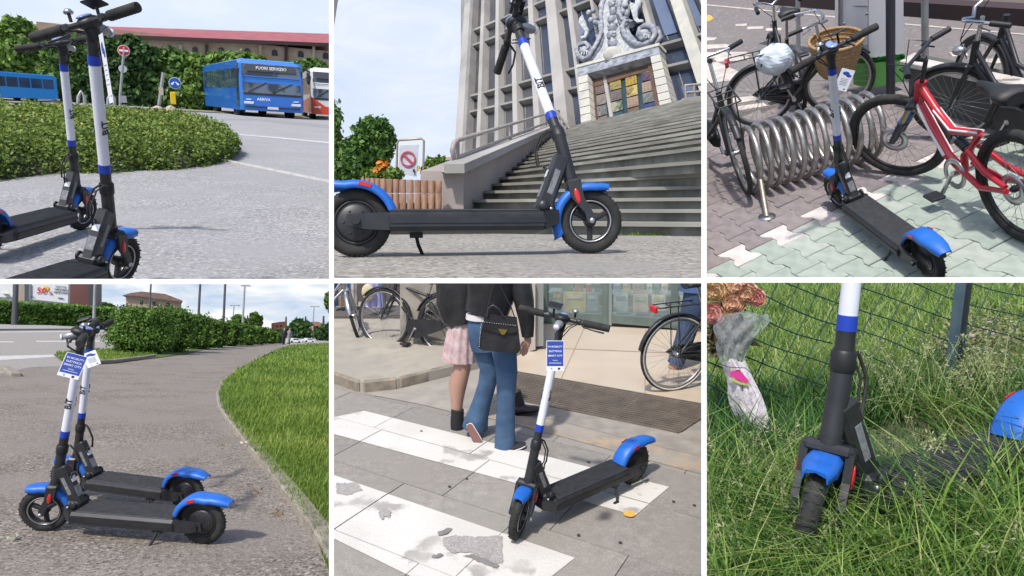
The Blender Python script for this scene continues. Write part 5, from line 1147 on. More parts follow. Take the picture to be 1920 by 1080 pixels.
# bicycles
BG = 'parked bicycles around the spiral rack'
RED = mat('racing_red', (.52, .015, .03), .3, 0, (.46, .012, .025), 3, coat=.5)
bike(P3.g(1907, 446), P3.g(1697, 328), 'red and white full suspension mountain bicycle with black saddle', BG, r=.305, hs=.82, style='mtb', paint=RED, bar='flat', fenders=False, rack=False, chaincase=False, tyre_w=.026, saddle_h=.96, bar_h=1.02, lean=-4, steer=34, bw=.72)
bike(P3.g(1430, 236), P3.g(1560, 212), 'black city bicycle with wicker basket and bag over the saddle', BG, r=.27, hs=.70, wb=.60, bagged=True, basket=True, bar_h=1.10, lean=4, saddle_h=.80, stand=True, bask=(.10, -.06), bw=.7)
bike(P3.g(1262, 262), P3.g(1398, 357), 'dark bicycle with its wheel in the first coil of the rack', BG, r=.31, hs=.86, wb=.95, bar='flat', rack=False, frontrack=True, paint=BLK, bar_h=1.08, lean=3, anchor='front', steer=-14, bw=.7)
bike(P3.g(1500, 205), P3.g(1450, 150), 'old dark bicycle with a bare saddle behind the wicker basket', BG, r=.25, hs=.80, wb=.75, saddle_h=1.04, rack=False, paint=BLK, bar_h=1.0, lightc=SILV, lean=-3, bw=.6)
bike(P3.g(1928, 300), P3.g(1790, 260), 'black bicycle with tall chrome handlebar behind the red bicycle', BG, r=.27, hs=.86, anchor='front', wb=.78, bar_h=1.0, lightc=SILV, lean=-4, saddle_h=.92, steer=25, bw=.75)
bike(P3.g(1990, 285), P3.g(1868, 235), 'black bicycle with carrier cut by the right edge behind the red bicycle', BG, r=.28, hs=.88, wb=.8, saddle_h=.92, lean=3, handle=False)
sc, TM, sxx = scooter(-.12, 4.09, 117.9, -9.4, 8, 'electric scooter with blue fenders standing beside the spiral rack', GR, bar_tilt=2)
Yc = 4.35; c = P3.at(1583, 150, Yc); kx = (P3.at(1584, 150, Yc)-c).length
card(c, P3.at(1600, 154, Yc)-c, P3.at(1578, 130, Yc)-P3.at(1588, 172, Yc-.02), 26*kx, 44*kx, 'tilted white card with blue blots hanging from the scooter by the rack', 'cards hung on scooter stems', front=False)
# ================================================================== asphalt path by the hedges
begin(P4)
A4 = asph('brown_grey_path_asphalt', (.355, .31, .268), (.07, .062, .053), 52, .7, (.27, .24, .215))
A4r = asph('pale_road_asphalt', (.36, .335, .31), (.30, .28, .26), 30, .15)
GRS = mat('soil_under_grass', (.07, .11, .025), .95, 0, (.11, .15, .035), 3.)
kb = [(640, 1115), (617, 1072), (586, 1010), (545, 950), (500, 890), (455, 832), (425, 792), (408, 765), (404, 742), (414, 718), (438, 697), (478, 674), (515, 656), (545, 647)]
kg = [P4.g(x, y) for x, y in kb]
MB().add([(-40, 1.2, -.012), (40, 1.2, -.012), (90, 400, -.012), (-90, 400, -.012)], [(0, 1, 2, 3)]).build('road', A4r, kind='structure')
MB().add([tuple(p) for p in kg]+[(6, 130, 0), (-1, 130, 0), tuple(P4.g(420, 646)), tuple(P4.g(350, 664)), tuple(P4.g(290, 672)), tuple(P4.g(215, 682)), tuple(P4.g(180, 684)), tuple(P4.g(60, 688)), tuple(P4.g(0, 700)), tuple(P4.g(-260, 730)), (-9, 1.6, 0), (3, 1.6, 0)], [tuple(range(len(kg)+12))]).build('path', A4, kind='structure')
gr = MB().add([tuple(p+Vector((0, 0, .03))) for p in kg]+[(40, 120, .03), (60, 60, .03), (30, 3, .03), (6, 2.2, .03)], [tuple(range(len(kg)+4))]).build('lawn', GRS, kind='structure')
MB().add([tuple(P4.g(x, y, .02)) for x, y in ((100, 664), (170, 656), (240, 655), (300, 652), (400, 642), (520, 640), (420, 646), (350, 663), (290, 671), (215, 680), (180, 682), (120, 680))], [tuple(range(12))]).build('verge', GRS, kind='structure')
K4 = mat('old_kerb_stone', (.36, .32, .27), .9, 0, (.22, .195, .165), 9, bump=.5, bscale=50, rgb3=(.29, .26, .21), n3=2.)
def kerb(pts, w, h, seg, m, side=1, gap=.008):
    acc = []
    for a, b in zip(pts, pts[1:]):
        L = (b-a).length; n = max(int(round(L/seg)), 1)
        for i in range(n): acc.append((a.lerp(b, i/n), a.lerp(b, (i+1)/n)))
    for a, b in acc:
        d = (b-a).normalized(); s_ = Vector((d.y, -d.x, 0))*side*w/2
        MB().bar(a+d*gap+s_+Vector((0, 0, h/2-.03+random.uniform(-.003, .003))), b-d*gap*.3+s_+Vector((0, 0, h/2-.03)), w, h, m, ch=.012).build('kerb', None, kind='structure')
kerb(kg, .115, .085, .75, K4, 1)
kerb([P4.g(x, y) for x, y in ((176, 683), (215, 681), (262, 675), (292, 670))], .12, .13, 1.2, K4, -1)
kerb([P4.g(x, y) for x, y in ((-40, 690), (4, 694), (20, 706))], .16, .10, .9, K4, -1)
WP4 = mat('white_road_paint', (.66, .64, .61), .8, 0, (.5, .48, .46), 5)
for pp in ([(-30, 640), (26, 640), (26, 642), (-30, 642)], [(68, 639), (215, 638.5), (215, 640.5), (68, 641)], [(-20, 622), (200, 620.5), (200, 621.6), (-20, 623.4)], [(-30, 668), (100, 665), (104, 669), (-30, 677)]):
    sheet('road_marking', [P4.g(x, y, -.008) for x, y in pp], WP4, kind='structure')
q = MB(); q.prism([P4.g(-60, 620, 0), P4.g(206, 618, 0), P4.g(206, 611.5, 0), P4.g(-60, 611.5, 0)], (0, 0, .12), mat('far_pavement_grey', (.36, .34, .32), .9)); q.build('far_pavement', None, kind='structure')
# grass
def grass_field(place, poly, n, hpx, wpx, m, name, label=None, hmax=.3, droop=.6, lean=.5, z=.02, parent=None, ylo=None):
    P_ = np.array(poly, float); x0, y0 = P_.min(0); x1, y1 = P_.max(0); C = []
    xs = RNG.uniform(x0, x1, n*3); ys = RNG.uniform(y0, y1, n*3)
    ins = np.zeros(len(xs), bool); j = len(P_)-1
    for i in range(len(P_)):
        a, b = P_[i], P_[j]; cnd = ((a[1] > ys) != (b[1] > ys)) & (xs < (b[0]-a[0])*(ys-a[1])/(b[1]-a[1]+1e-9)+a[0]); ins ^= cnd; j = i
    xs, ys = xs[ins][:n], ys[ins][:n]
    d = np.stack([(xs-CX)/F, -(ys-CY)/F, -np.ones(len(xs))], 1) @ np.array(place.Ri).T; t = (z-place.h)/d[:, 2]; G = d*t[:, None]; G[:, 2] += place.h
    dist = np.linalg.norm(G, axis=1); k = dist/F*1.15
    h = np.minimum(hpx*k*RNG.uniform(.6, 1.3, len(k)), hmax*RNG.uniform(.6, 1.1, len(k)))
    w = wpx*k
    V, Q, sg = blades(G, h, w, lean, segs=2, droop=droop)
    nz = .5+.5*np.sin(G[:, 0]*1.7+np.sin(G[:, 1]*.9)*2)*np.sin(G[:, 1]*1.1+G[:, 0]*.6)
    T = np.clip(RNG.uniform(0, 1, len(k))*.5+nz*.5, 0, 1)
    return npmesh(name, V, Q, m, np.repeat(T, sg), parent, kind='stuff', **({'label': label} if label else {}))
LG = leafmat('lawn_blade', (.09, .18, .03), (.28, .40, .07), (.48, .48, .18), trans=.35)
gp = [(640, 1115), (617, 1072), (592, 1008), (552, 950), (507, 890), (462, 832), (432, 792), (414, 765), (410, 742), (420, 718), (444, 697), (484, 674), (520, 656), (550, 647), (640, 642)]
grass_field(P4, gp, 52000, 11, 1.6, LG, 'grass', hmax=.16)
grass_field(P4, gp, 2200, 20, 1.6, LG, 'tall_grass', hmax=.28, lean=.9)
grass_field(P4, [(105, 662), (170, 656), (240, 655), (300, 653), (292, 669), (215, 679), (180, 681), (120, 679)], 4200, 6, 1.3, LG, 'grass', hmax=.14)
pt_ = leafmat('petal_white', (.6, .6, .5), (.75, .72, .6))
def petals(c, label):
    C_ = np.array(c)+RNG.normal(size=(26, 3))*np.array([.012, .012, .006])+np.array([0, 0, .012]); V, Q = leaves(C_, .02, .4); npmesh('fallen_blossom', V, Q, pt_, RNG.uniform(0, 1, 26), None, label=label, cat='blossom')
petals(P4.g(22, 1013), 'small pale fallen blossom on the asphalt at lower left'); petals(P4.g(459, 832, .06), 'white scrap of petals lying in the grass beside the kerb')
C_ = []
for x, y in ((420, 838), (487, 925), (514, 962), (522, 966)):
    for _ in range(12): g_ = P4.g(x+random.gauss(0, 5), y+random.gauss(0, 3)); C_.append((g_.x, g_.y, .008))
V, Q = leaves(np.array(C_), .013, .8); npmesh('leaf_litter', V, Q, leafmat('dry_leaf', (.28, .18, .08), (.45, .33, .16)), RNG.uniform(0, 1, len(C_)), kind='stuff')
# hedge row: separate bushes
HL = leafmat('hedge_leaf', (.04, .09, .018), (.14, .26, .04), (.26, .36, .07)); HL2 = leafmat('hedge_leaf_pale', (.04, .10, .016), (.16, .29, .045), (.29, .40, .09))  # second green slightly paler, used for some bushes and the far hedge
for i, (x, yb, w, yt, m, dsc) in enumerate(((262, 664, 60, 564, HL2, 'largest rounded bush of the hedge row next to the grass island'), (318, 661, 48, 566, HL2, 'second large bush of the hedge row'), (362, 655, 34, 584, HL2, 'third bush of the hedge row with lighter top'), (396, 652, 32, 593, HL, 'fourth bush of the hedge row'), (428, 649, 28, 600, HL, 'fifth bush of the hedge row beneath the tall lamp posts'), (456, 647.5, 25, 606, HL2, 'sixth bush of the hedge row'), (480, 646, 21, 611, HL, 'seventh bush of the hedge row'), (501, 644.5, 17, 617, HL2, 'eighth bush of the hedge row'), (517, 643.5, 12, 624, HL, 'last and smallest bush of the hedge row beside the walkers'))):
    g_ = P4.g(x, yb); Y = g_.y; c = P4.at(x, (yb+yt)/2, Y); k = (P4.at(x+1, yb, Y)-P4.at(x, yb, Y)).length; H = (yb-yt)*k
    bl = [((c.x-w*k*.3, Y+w*k*.6, H*.80), (w*k*.6, w*k*.8, H*.2)), ((c.x+w*k*.3, Y+w*k*.6, H*.80), (w*k*.6, w*k*.8, H*.2)), ((c.x, Y+w*k*.6, H*.46), (w*k, w*k*.9, H*.52)), ((c.x-w*k*.35, Y+w*k*.5, H*.55), (w*k*.6, w*k*.7, H*.42)), ((c.x+w*k*.4, Y+w*k*.7, H*.5), (w*k*.6, w*k*.7, H*.42)), ((c.x, Y+w*k*.2, H*.28), (w*k*.95, w*k*.6, H*.3))]
    r = empty('bush', (c.x, Y, 0), label=dsc, cat='bush', group='bushes of the hedge row along the path'); o = np.array([c.x, Y, 0.])
    MB().tube([(0, w*k*.6, 0), (.02, w*k*.6, H*.5)], .06, BARK, 6).build('trunk', None, r)
    C, O, T = clumps([((np.array(a)-o), b) for a, b in bl], int(26000/(1+i*.45)), 2.2*k, shell=.6, clump=.2); C[:, 2] = np.maximum(C[:, 2], .02)
    V, Q = leaves(C, 3.0*k, .25, O, 1.9); npmesh('foliage', V, Q, m, T, r)
    MB().ell(Vector((0, w*k*.6, H*.42)), (w*k*.8, w*k*.7, H*.42), mat('shrub_core'), 14, 8) if 0 else None
    q = MB(); q.ell(Vector((0, w*k*.6, H*.40)), (w*k*.78, w*k*.66, H*.40), mat('hedge_core', (.025, .035, .012), .95, 0, (.04, .05, .02), 3), 16, 8); q.build('dark_core', None, r)  # solid dark ellipsoid filling the bush behind its leaves
# clipped hedge beyond the road
Yh = P4.g(100, 612).y; a, b = P4.at(-40, 612, Yh), P4.at(208, 612, Yh); tz0, tz1 = P4.at(-40, 566, Yh).z, P4.at(208, 582, Yh).z
r = empty('clipped_hedge', (a.x, Yh, 0), label='long clipped green hedge on the far side of the road', cat='hedge'); n = 15000
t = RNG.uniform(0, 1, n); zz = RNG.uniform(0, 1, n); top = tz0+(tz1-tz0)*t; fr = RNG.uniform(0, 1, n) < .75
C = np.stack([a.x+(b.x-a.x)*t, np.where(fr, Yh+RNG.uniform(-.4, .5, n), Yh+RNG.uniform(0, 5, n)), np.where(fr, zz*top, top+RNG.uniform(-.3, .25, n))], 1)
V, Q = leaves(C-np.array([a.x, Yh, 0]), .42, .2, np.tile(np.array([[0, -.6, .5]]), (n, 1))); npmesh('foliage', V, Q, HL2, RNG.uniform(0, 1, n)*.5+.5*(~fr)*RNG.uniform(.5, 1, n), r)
q = MB(); q.prism([Vector((0, .6, 0)), Vector((b.x-a.x, .6, 0)), Vector((b.x-a.x, .6, tz1-.3)), Vector((0, .6, tz0-.3))], (0, 4, 0), mat('hedge_core')); q.build('dark_core', None, r)  # solid dark block filling the hedge behind its leaves
# billboards and buildings behind it
Yk = Yh+9
def at4(x, y, d=0.): return P4.at(x, y, Yk+d)
def bill(pts, label, deco):
    o = at4(*pts[3]); r = empty('billboard', (o.x, Yk, 0), label=label, cat='billboard', group='billboards beyond the far hedge'); q = MB(lambda v: Vector(v)-Vector((o.x, Yk, 0)))
    q.prism([at4(*p) for p in pts], (0, .4, 0), mat('billboard_white', (.7, .72, .74), .5)); q.build('board', None, r)
    q = MB(lambda v: Vector(v)-Vector((o.x, Yk, 0))); k_ = 1.2; P_ = [at4(*p, -.05) for p in pts]
    for u, v in zip(P_, P_[1:]+P_[:1]): q.bar(u, v, .25, .2, GREYM)
    q.build('frame', None, r); bz = o.z
    for x in (pts[3][0]+10, pts[2][0]-10): q = MB(lambda v: Vector(v)-Vector((o.x, Yk, 0))); t_ = at4(x, 566, .3); q.tube([t_, Vector((t_.x, t_.y, 0))], .14, POLE, 8); q.build('support', None, r)
    deco(r, Vector((o.x, Yk, 0))); return r
def deco1(r, o):
    k = (at4(101, 545)-at4(100, 545)).length; X = (at4(110, 550)-at4(90, 548.6)).normalized()
    RDD = mat('poster_red', (.6, .03, .03), .5); YL = mat('poster_yellow', (.75, .5, .05), .5)
    q = MB(lambda v: Vector(v)-o); q.ell(at4(86, 541, -.06), (7*k, .02, 6*k), YL, 14, 6); q.build('blot', None, r)
    text_mesh('50', 19*k, RDD, 'lettering', r, Matrix.Translation(-o) @ basis(at4(78, 545.5, -.12), X, ZAX, Vector((0, -1, 0))), .01)
    text_mesh('%', 11*k, RDD, 'lettering', r, Matrix.Translation(-o) @ basis(at4(94.5, 549.5, -.12), X, ZAX, Vector((0, -1, 0))), .01)
    for i, tx in enumerate(('SULLA TUA', 'GRANDE', 'PASSIONE')): text_mesh(tx, (4. if i == 0 else 6)*k, INK, 'lettering', r, Matrix.Translation(-o) @ basis(at4(114, 537.5+i*5.5, -.1), X, ZAX, Vector((0, -1, 0))), .01)
    q = MB(lambda v: Vector(v)-o); q.bar(at4(108, 558, -.1), at4(118, 559, -.1), .15, .04, INK); q.bar(at4(59, 556, -.1), at4(64, 556.5, -.1), 1.2*k, .04, INK); q.build('logo', None, r)
bill([(57, 520), (131, 517), (129, 570), (56, 562)], 'white billboard with large red fifty percent above the hedge', deco1)
def deco2(r, o):
    q = MB(lambda v: Vector(v)-o); q.bar(at4(6, 550.5, -.1), at4(16, 551, -.1), .9, .04, mat('poster_yellow2', (.65, .6, .02), .5)); q.build('logo', None, r)
bill([(-40, 510), (26, 514), (26, 560), (-40, 556)], 'white billboard with a small yellow mark at the far left edge', deco2)
def block(pts, d, m, label, name='building', depth=8, cat='building', wins=(), roof=None, Yb=None):
    o = at4(*pts[0], d); o.z = 0; r = empty(name, tuple(o), label=label, cat=cat); mq = lambda: MB(lambda v: Vector(v)-o)
    q = mq(); q.prism([at4(x, y, d) for x, y in pts], (0, depth, 0), m); q.build('wall', None, r)
    for (x0, y0, x1, y1) in wins: q = mq(); q.prism([at4(x0, y0, d-.1), at4(x1, y0, d-.1), at4(x1, y1, d-.1), at4(x0, y1, d-.1)], (0, .3, 0), mat('dark_window')); q.build('window', None, r)
    if roof: q = mq(); P_ = [at4(x, y, d-1) for x, y in roof]; q.prism(P_, (0, depth+2, 0), mat('brown_tiles', (.22, .15, .12), .85, 0, (.16, .11, .09), 1.5)); q.build('roof', None, r)
    return r
block([(130, 500), (168, 500), (168, 620), (130, 620)], 6, mat('maroon_wall', (.16, .06, .055), .7, 0, (.12, .05, .045), .3), 'dark maroon building slab right of the fifty percent billboard')
block([(166, 500), (180, 500), (180, 620), (166, 620)], 5, mat('charcoal_wall', (.05, .055, .06), .6), 'charcoal end wall standing beside the maroon slab')
block([(34, 500), (46, 500), (46, 620), (34, 620)], 7, mat('tan_wall', (.36, .30, .25), .8), 'narrow tan building strip between the two billboards')
block([(46, 500), (57, 500), (57, 620), (46, 620)], 6.5, mat('slate_wall', (.06, .08, .09), .6), 'dark slate building strip left of the fifty percent billboard')
block([(0, 555), (60, 560), (150, 566), (200, 575), (200, 620), (0, 620)], 8, mat('low_shop', (.16, .15, .15), .7, 0, (.4, .38, .36), .5), 'low row of dark shops glimpsed over the far hedge', depth=3)
block([(236, 556), (258, 551), (340, 566), (340, 640), (236, 640)], 40, mat('ochre_render', (.42, .33, .25), .85, 0, (.37, .29, .22), .2), 'ochre house with hipped brown roof behind the largest bush', depth=14, wins=((262, 563, 268, 570), (286, 566, 292, 573), (312, 568, 318, 575)), roof=[(229, 554), (246, 549), (266, 546.5), (310, 551), (343, 564), (341, 566), (300, 561), (258, 555)])
block([(515, 606), (534, 603), (536, 606), (536, 660), (515, 660)], 120, mat('salmon_wall', (.5, .24, .17), .85), 'salmon coloured building far down the path', depth=8, wins=((518, 610, 521, 614), (525, 609, 528, 613)))
block([(582, 606), (596, 603), (608, 608), (608, 660), (582, 660)], 100, mat('brick_red_wall', (.40, .17, .12), .85), 'red brick house behind the lawn near the right edge', depth=8, wins=((588, 611, 591, 615),))
block([(352, 590), (382, 592), (382, 640), (352, 640)], 30, mat('dark_roofed', (.14, .13, .13), .8), 'low dark building behind the third bush', depth=8)
def lampost(x, yt, yb, Y, r, label, arms=True, m=None):
    b_ = P4.at(x-1.5, yb, Y); b_.z = min(b_.z, 0) if 0 else b_.z; t_ = P4.at(x+(3 if yt > 533 else 4), yt, Y); rt = empty('lamp_post', (b_.x, Y, 0), label=label, cat='lamp post', group='lamp posts and poles by the hedges'); o = Vector((b_.x, Y, 0))
    MB().tube([b_*1.0-o+Vector((0, 0, -b_.z)), t_-o], [r, r*.7], m or POLE, 8).build('pole', None, rt)
    if arms: q = MB(); k = Y/F; q.bar(t_-o+Vector((-5*k, 0, 0)), t_-o+Vector((8*k, 0, k)), .12, .12, POLE); q.ell(t_-o+Vector((-5*k, 0, -.3*k)), (2*k, 1*k, .8*k), GREYM, 8, 5); q.ell(t_-o+Vector((8*k, 0, .4*k)), (2*k, 1*k, .8*k), GREYM, 8, 5); q.build('lamp', None, rt)
DP = mat('dark_pole', (.07, .075, .085), .6)
lampost(28, 480, 612, Yh-3, .30, 'dark post rising between the billboards at the far left', False, DP)
lampost(176, 480, 660, 24, .05, 'thin grey pole directly behind the two scooter handlebars', False)
lampost(282, 480, 600, 60, .08, 'thin dark pole over the largest bush', False, DP)
lampost(374, 480, 610, 55, .10, 'tall dark pole behind the third bush', False, DP); lampost(421, 470, 615, 60, .11, 'tall dark pole behind the fifth bush', False, DP)
lampost(456, 536, 620, 70, .12, 'double armed lamp post above the sixth bush'); lampost(436, 573, 620, 120, .12, 'distant small lamp post between the taller poles'); lampost(586, 575, 640, 120, .12, 'distant lamp post above the red brick house')
for x, Y, bl, m, lab in ((197, 120, [(197, 578, 13, 8), (190, 583, 8, 6)], LF, 'small round tree behind the hedge left of the largest bush'), (452, 110, [(447, 600, 9, 9), (456, 606, 8, 7)], LF, 'small tree above the sixth bush'), (478, 115, [(476, 597, 8, 9), (484, 602, 6, 8), (470, 606, 8, 6)], LF, 'pair of small crowns right of the double armed lamp post'),
        (562, 90, [(562, 616, 20, 17), (548, 625, 16, 14), (574, 628, 14, 14)], LFD, 'large dark tree beyond the walkers'), (596, 80, [(600, 625, 14, 10), (612, 622, 10, 14)], LFD, 'dark shrubs before the red brick house'), (616, 60, [(618, 562, 7, 14), (624, 575, 8, 12)], LF, 'leafy branch entering at the right edge above the lawn'), (525, 100, [(522, 627, 10, 7), (535, 632, 9, 6)], LFD, 'dark low tree between salmon building and walkers')):
    tree('roadside_tree', tuple(ground_y(P4, x, Y)), 5, [blob(a, b_, c, d, Y) for a, b_, c, d in bl], 2600, .55*Y/110, m, BARK, lab, 'distant trees beyond the path', trunk_r=.25, shell=.3)
# two walkers and two cars far off
def walker(x, yb, yt, Y, top, legs, label):
    b_ = P4.at(x, yb, Y); H = P4.at(x, yt, Y).z-b_.z; r = empty('person', tuple(b_), label=label, cat='person', group='people walking far down the path'); q = MB()
    q.tube([(0, 0, H*.52), (0, 0, H*.6), (0, .0, H*.78), (0, 0, H*.84), (0, 0, H*.87)], [H*.085, H*.09, H*.115, H*.07, H*.035], mat('skin', (.45, .26, .19), .6), 10); q.ell((0, 0, H*.93), (H*.05, H*.055, H*.07), mat('skin'), 10, 8)
    for s_ in (-1, 1): q.tube([(s_*H*.045, 0, H*.52), (s_*H*.05, s_*H*.03, H*.27), (s_*H*.05, s_*H*.08, .03)], [H*.055, H*.04, H*.025], mat('skin'), 8); q.tube([(s_*H*.11, 0, H*.8), (s_*H*.14, 0, H*.62), (s_*H*.13, -H*.03, H*.48)], [H*.035, H*.028, H*.018], mat('skin'), 8)
    q.build('body', None, r)
    q = MB(); q.tube([(0, 0, H*.48), (0, 0, H*.6), (0, 0, H*.8), (0, 0, H*.84)], [H*.1, H*.1, H*.125, H*.07], top, 12)
    for s_ in (-1, 1): q.tube([(s_*H*.11, 0, H*.81), (s_*H*.145, 0, H*.62), (s_*H*.135, -H*.03, H*.5)], [H*.045, H*.037, H*.03], top, 8)
    q.build('jacket', None, r)
    q = MB()
    for s_ in (-1, 1): q.tube([(s_*H*.045, 0, H*.53), (s_*H*.05, s_*H*.03, H*.27), (s_*H*.05, s_*H*.08, .05)], [H*.07, H*.052, H*.04], legs, 8); q.ell((s_*H*.05, s_*H*.08-.04, .04), (.05, .12, .04), BLK2, 8, 5)
    q.build('trousers', None, r); q = MB(); q.ell((0, .01, H*.95), (H*.055, H*.06, H*.06), BLK2, 10, 6); q.build('hair', None, r)
JK = mat('dark_jacket', (.02, .02, .03), .8)
walker(531, 646, 614, 36, JK, JK, 'person in dark clothes walking far down the path'); walker(541, 645, 615, 38, mat('grey_jacket', (.2, .2, .22), .8), mat('pale_trousers', (.35, .35, .36), .8), 'person with pale trousers walking beside the one in dark clothes')
def car(x, yb, Y, wpx, m, label):
    k = Y/F*1.05; b_ = P4.at(x, yb, Y); r = empty('parked_car', tuple(b_), label=label, cat='car', group='white cars parked far beyond the lawn'); L, H = wpx*k, wpx*k*.36; q = MB()
    pr = [(-.5, .12), (-.5, .5), (-.42, .62), (-.28, .68), (-.14, .98), (.2, 1.), (.36, .66), (.5, .56), (.5, .12)]
    q.prism([Vector((a*L, -.85, b*H)) for a, b in pr], (0, 1.7, 0), m); q.build('body', None, r)
    q = MB(); q.prism([Vector((a*L, -.88, b*H)) for a, b in ((-.24, .68), (-.12, .92), (.17, .93), (.29, .68))], (0, 1.76, 0), DGL); q.build('side_window', None, r)
    for a in (-.3, .3): q = MB(); q.lathe([(0, -.9), (H*.22, -.9), (H*.22, .9), (0, .9)], (a*L, 0, H*.2), (0, 1, 0), RUB, 14); q.build('wheel', None, r)
car(551, 642, 60, 20, BW, 'white car half hidden behind the walkers'); car(577, 641, 60, 18, BW, 'white car on the far edge of the lawn right of the walkers')
sky_sheet(P4, (-400, 250, 900, 720), 420, 'sky', skymat('cloudy_sky', (.44, .55, .72), (.62, .68, .76), (.86, .88, .90), (1, 1, 3.2), .38, .58, 1., 70))
scooter(-.52, 4.39, 147.7, -13, 16, 'nearer electric scooter of the pair parked on the brown asphalt', GR, bar_tilt=2, bar_yaw=14)
scooter(-.50, 5.19, 138.7, -13, 12, 'electric scooter parked behind the nearer one on brown asphalt', GR, bar_yaw=14)
Yc = 4.0; c = P4.at(136, 686, Yc); k = (P4.at(137, 686, Yc)-c).length
card(c, P4.at(152, 690, Yc)-c, P4.at(135, 660, Yc)-P4.at(130, 712, Yc-.02), 42*k, 54*k, 'large blue and white card hanging on the nearer scooter of the pair', 'cards hung on scooter stems')
c = P4.at(172, 673, 4.6); card(c, P4.at(186, 668, 4.6)-c, P4.at(166, 655, 4.6)-P4.at(176, 690, 4.58), 28*k*1.1, 36*k*1.1, 'tilted white card hanging on the scooter behind in the pair', 'cards hung on scooter stems', front=False)
# ================================================================== crossing in front of the shop
begin(P5)
V = Vector
ST5 = [mat('street_slab_%d' % i, c, .85, 0, c2, 16, .8, 6, bump=.3, bscale=70, rgb3=c3, n3=2.2, speck=150, speck2=tuple(v*.75 for v in c2), samt=.5) for i, (c, c2, c3) in enumerate((((.325, .30, .27), (.23, .215, .195), (.27, .25, .225)), ((.35, .325, .29), (.25, .235, .21), (.29, .27, .24)), ((.30, .28, .255), (.215, .20, .18), (.25, .235, .215))))]
st = MB().add([(-9, 1.6, -.03), (9, 1.6, -.03), (14, 12, -.03), (-14, 12, -.03)], [(0, 1, 2, 3)]).build('street', mat('street_joint', (.19, .175, .16), .95, 0, (.13, .12, .11), 20), None, kind='structure')
o0 = P5.g(960, 1003); d1 = P5.g(626, 890)-o0; d1.z = 0; d1.normalize(); d2 = V((d1.y, -d1.x, 0))
if d2.y < 0: d2 = -d2
random.seed(21); slabs = []; row = -4.2; v0 = -2.4
while v0 < 2.05:
    hgt = random.choice((.46, .52, .58)); u = -3.6+random.uniform(0, .5)
    while u < 3.6:
        L = random.uniform(.6, 1.0); slabs.append([(u, v0), (u+L, v0), (u+L, v0+hgt), (u, v0+hgt)]); u += L
    v0 += hgt
def toW(p): return o0+d1*p[0]+d2*p[1]
def clipc(poly, clip):
    out = poly
    for i in range(len(clip)):
        a, b = clip[i], clip[(i+1) % len(clip)]; inp, out = out, []
        sd = lambda p: (b[0]-a[0])*(p[1]-a[1])-(b[1]-a[1])*(p[0]-a[0])
        for j in range(len(inp)):
            p, q = inp[j], inp[(j+1) % len(inp)]; sp, sq = sd(p), sd(q)
            if sp >= 0: out.append(p)
            if sp*sq < 0: t = sp/(sp-sq); out.append((p[0]+(q[0]-p[0])*t, p[1]+(q[1]-p[1])*t))
        if not out: return []
    return out
def toUV(x, y): g_ = P5.g(x, y)-o0; return (g_.dot(d1), g_.dot(d2))
def ccw(poly):
    A = sum(poly[i][0]*poly[(i+1) % len(poly)][1]-poly[(i+1) % len(poly)][0]*poly[i][1] for i in range(len(poly))); return poly if A > 0 else poly[::-1]
stripes = [ccw([toUV(*p) for p in pp]) for pp in ([(560, 790), (683, 770), (1255, 914), (1184, 973), (560, 795)], [(540, 868), (626, 890), (960, 1003), (1078, 1047), (1030, 1090), (780, 1095), (540, 975)])]
stripes = [ccw([toUV(*p) for p in ((600, 788), (683, 771), (1255, 914), (1184, 973), (626, 815), (600, 808))]), ccw([toUV(*p) for p in ((580, 876), (1078, 1047), (1030, 1085), (770, 1082), (580, 988))])]
ZP = mat('crossing_paint', (.64, .62, .58), .8, 0, (.33, .31, .285), 3.4, .9, 12, bump=.35, bscale=60, rgb3=(.56, .54, .50), n3=2.2, contrast=(.585, .635))
zb = [MB(), MB()]
for sb in slabs:
    cuv = (sum(p[0] for p in sb)/4, sum(p[1] for p in sb)/4); c = toW(cuv); x, y = P5.px(c)
    if not (480 < x < 1470 and 690 < y < 1230): continue
    g_ = .0025; q = [(sb[0][0]+g_, sb[0][1]+g_), (sb[1][0]-g_, sb[1][1]+g_), (sb[2][0]-g_, sb[2][1]-g_), (sb[3][0]+g_, sb[3][1]-g_)]; dz = V((0, 0, random.uniform(-.002, .0015)))
    MB().prism([toW(p)+dz for p in q], (0, 0, -.03), random.choice(ST5)).build('slab', None, st)
    for k, sp in enumerate(stripes):
        r = clipc(q, sp)
        if len(r) > 2: zb[k].add([toW(p)+dz+V((0, 0, .004)) for p in r], [tuple(range(len(r)))], ZP)
for z in zb: z.build('zebra_stripe', None, kind='structure')
BARE = mat('bare_patch', (.40, .375, .36), .9, 0, (.33, .31, .295), 30, 1., 5, bump=.4, bscale=120, speck=170, speck2=(.24, .225, .215), samt=.8); DKS = mat('dark_bare_stone', (.24, .23, .22), .9, 0, (.17, .165, .16), 20)
def patch(pts, m, name='worn_patch', z=.0075):
    if name == 'worn_patch':
        rj = random.Random(int(pts[0][0])); out = []
        for (a, b), (c, d) in zip(pts, pts[1:]+pts[:1]):
            n = max(int(math.hypot(c-a, d-b)/4), 1)
            for i in range(n): t = i/n; out.append((a+(c-a)*t+rj.gauss(0, 1.1), b+(d-b)*t+rj.gauss(0, .7)))
        pts = out
    sheet(name, [P5.g(x, y, z) for x, y in pts], m, kind='structure')
patch([(832, 1008), (850, 1004), (890, 1006), (941, 1004), (943, 1055), (925, 1058), (905, 1044), (880, 1035), (850, 1036), (831, 1024)], BARE)
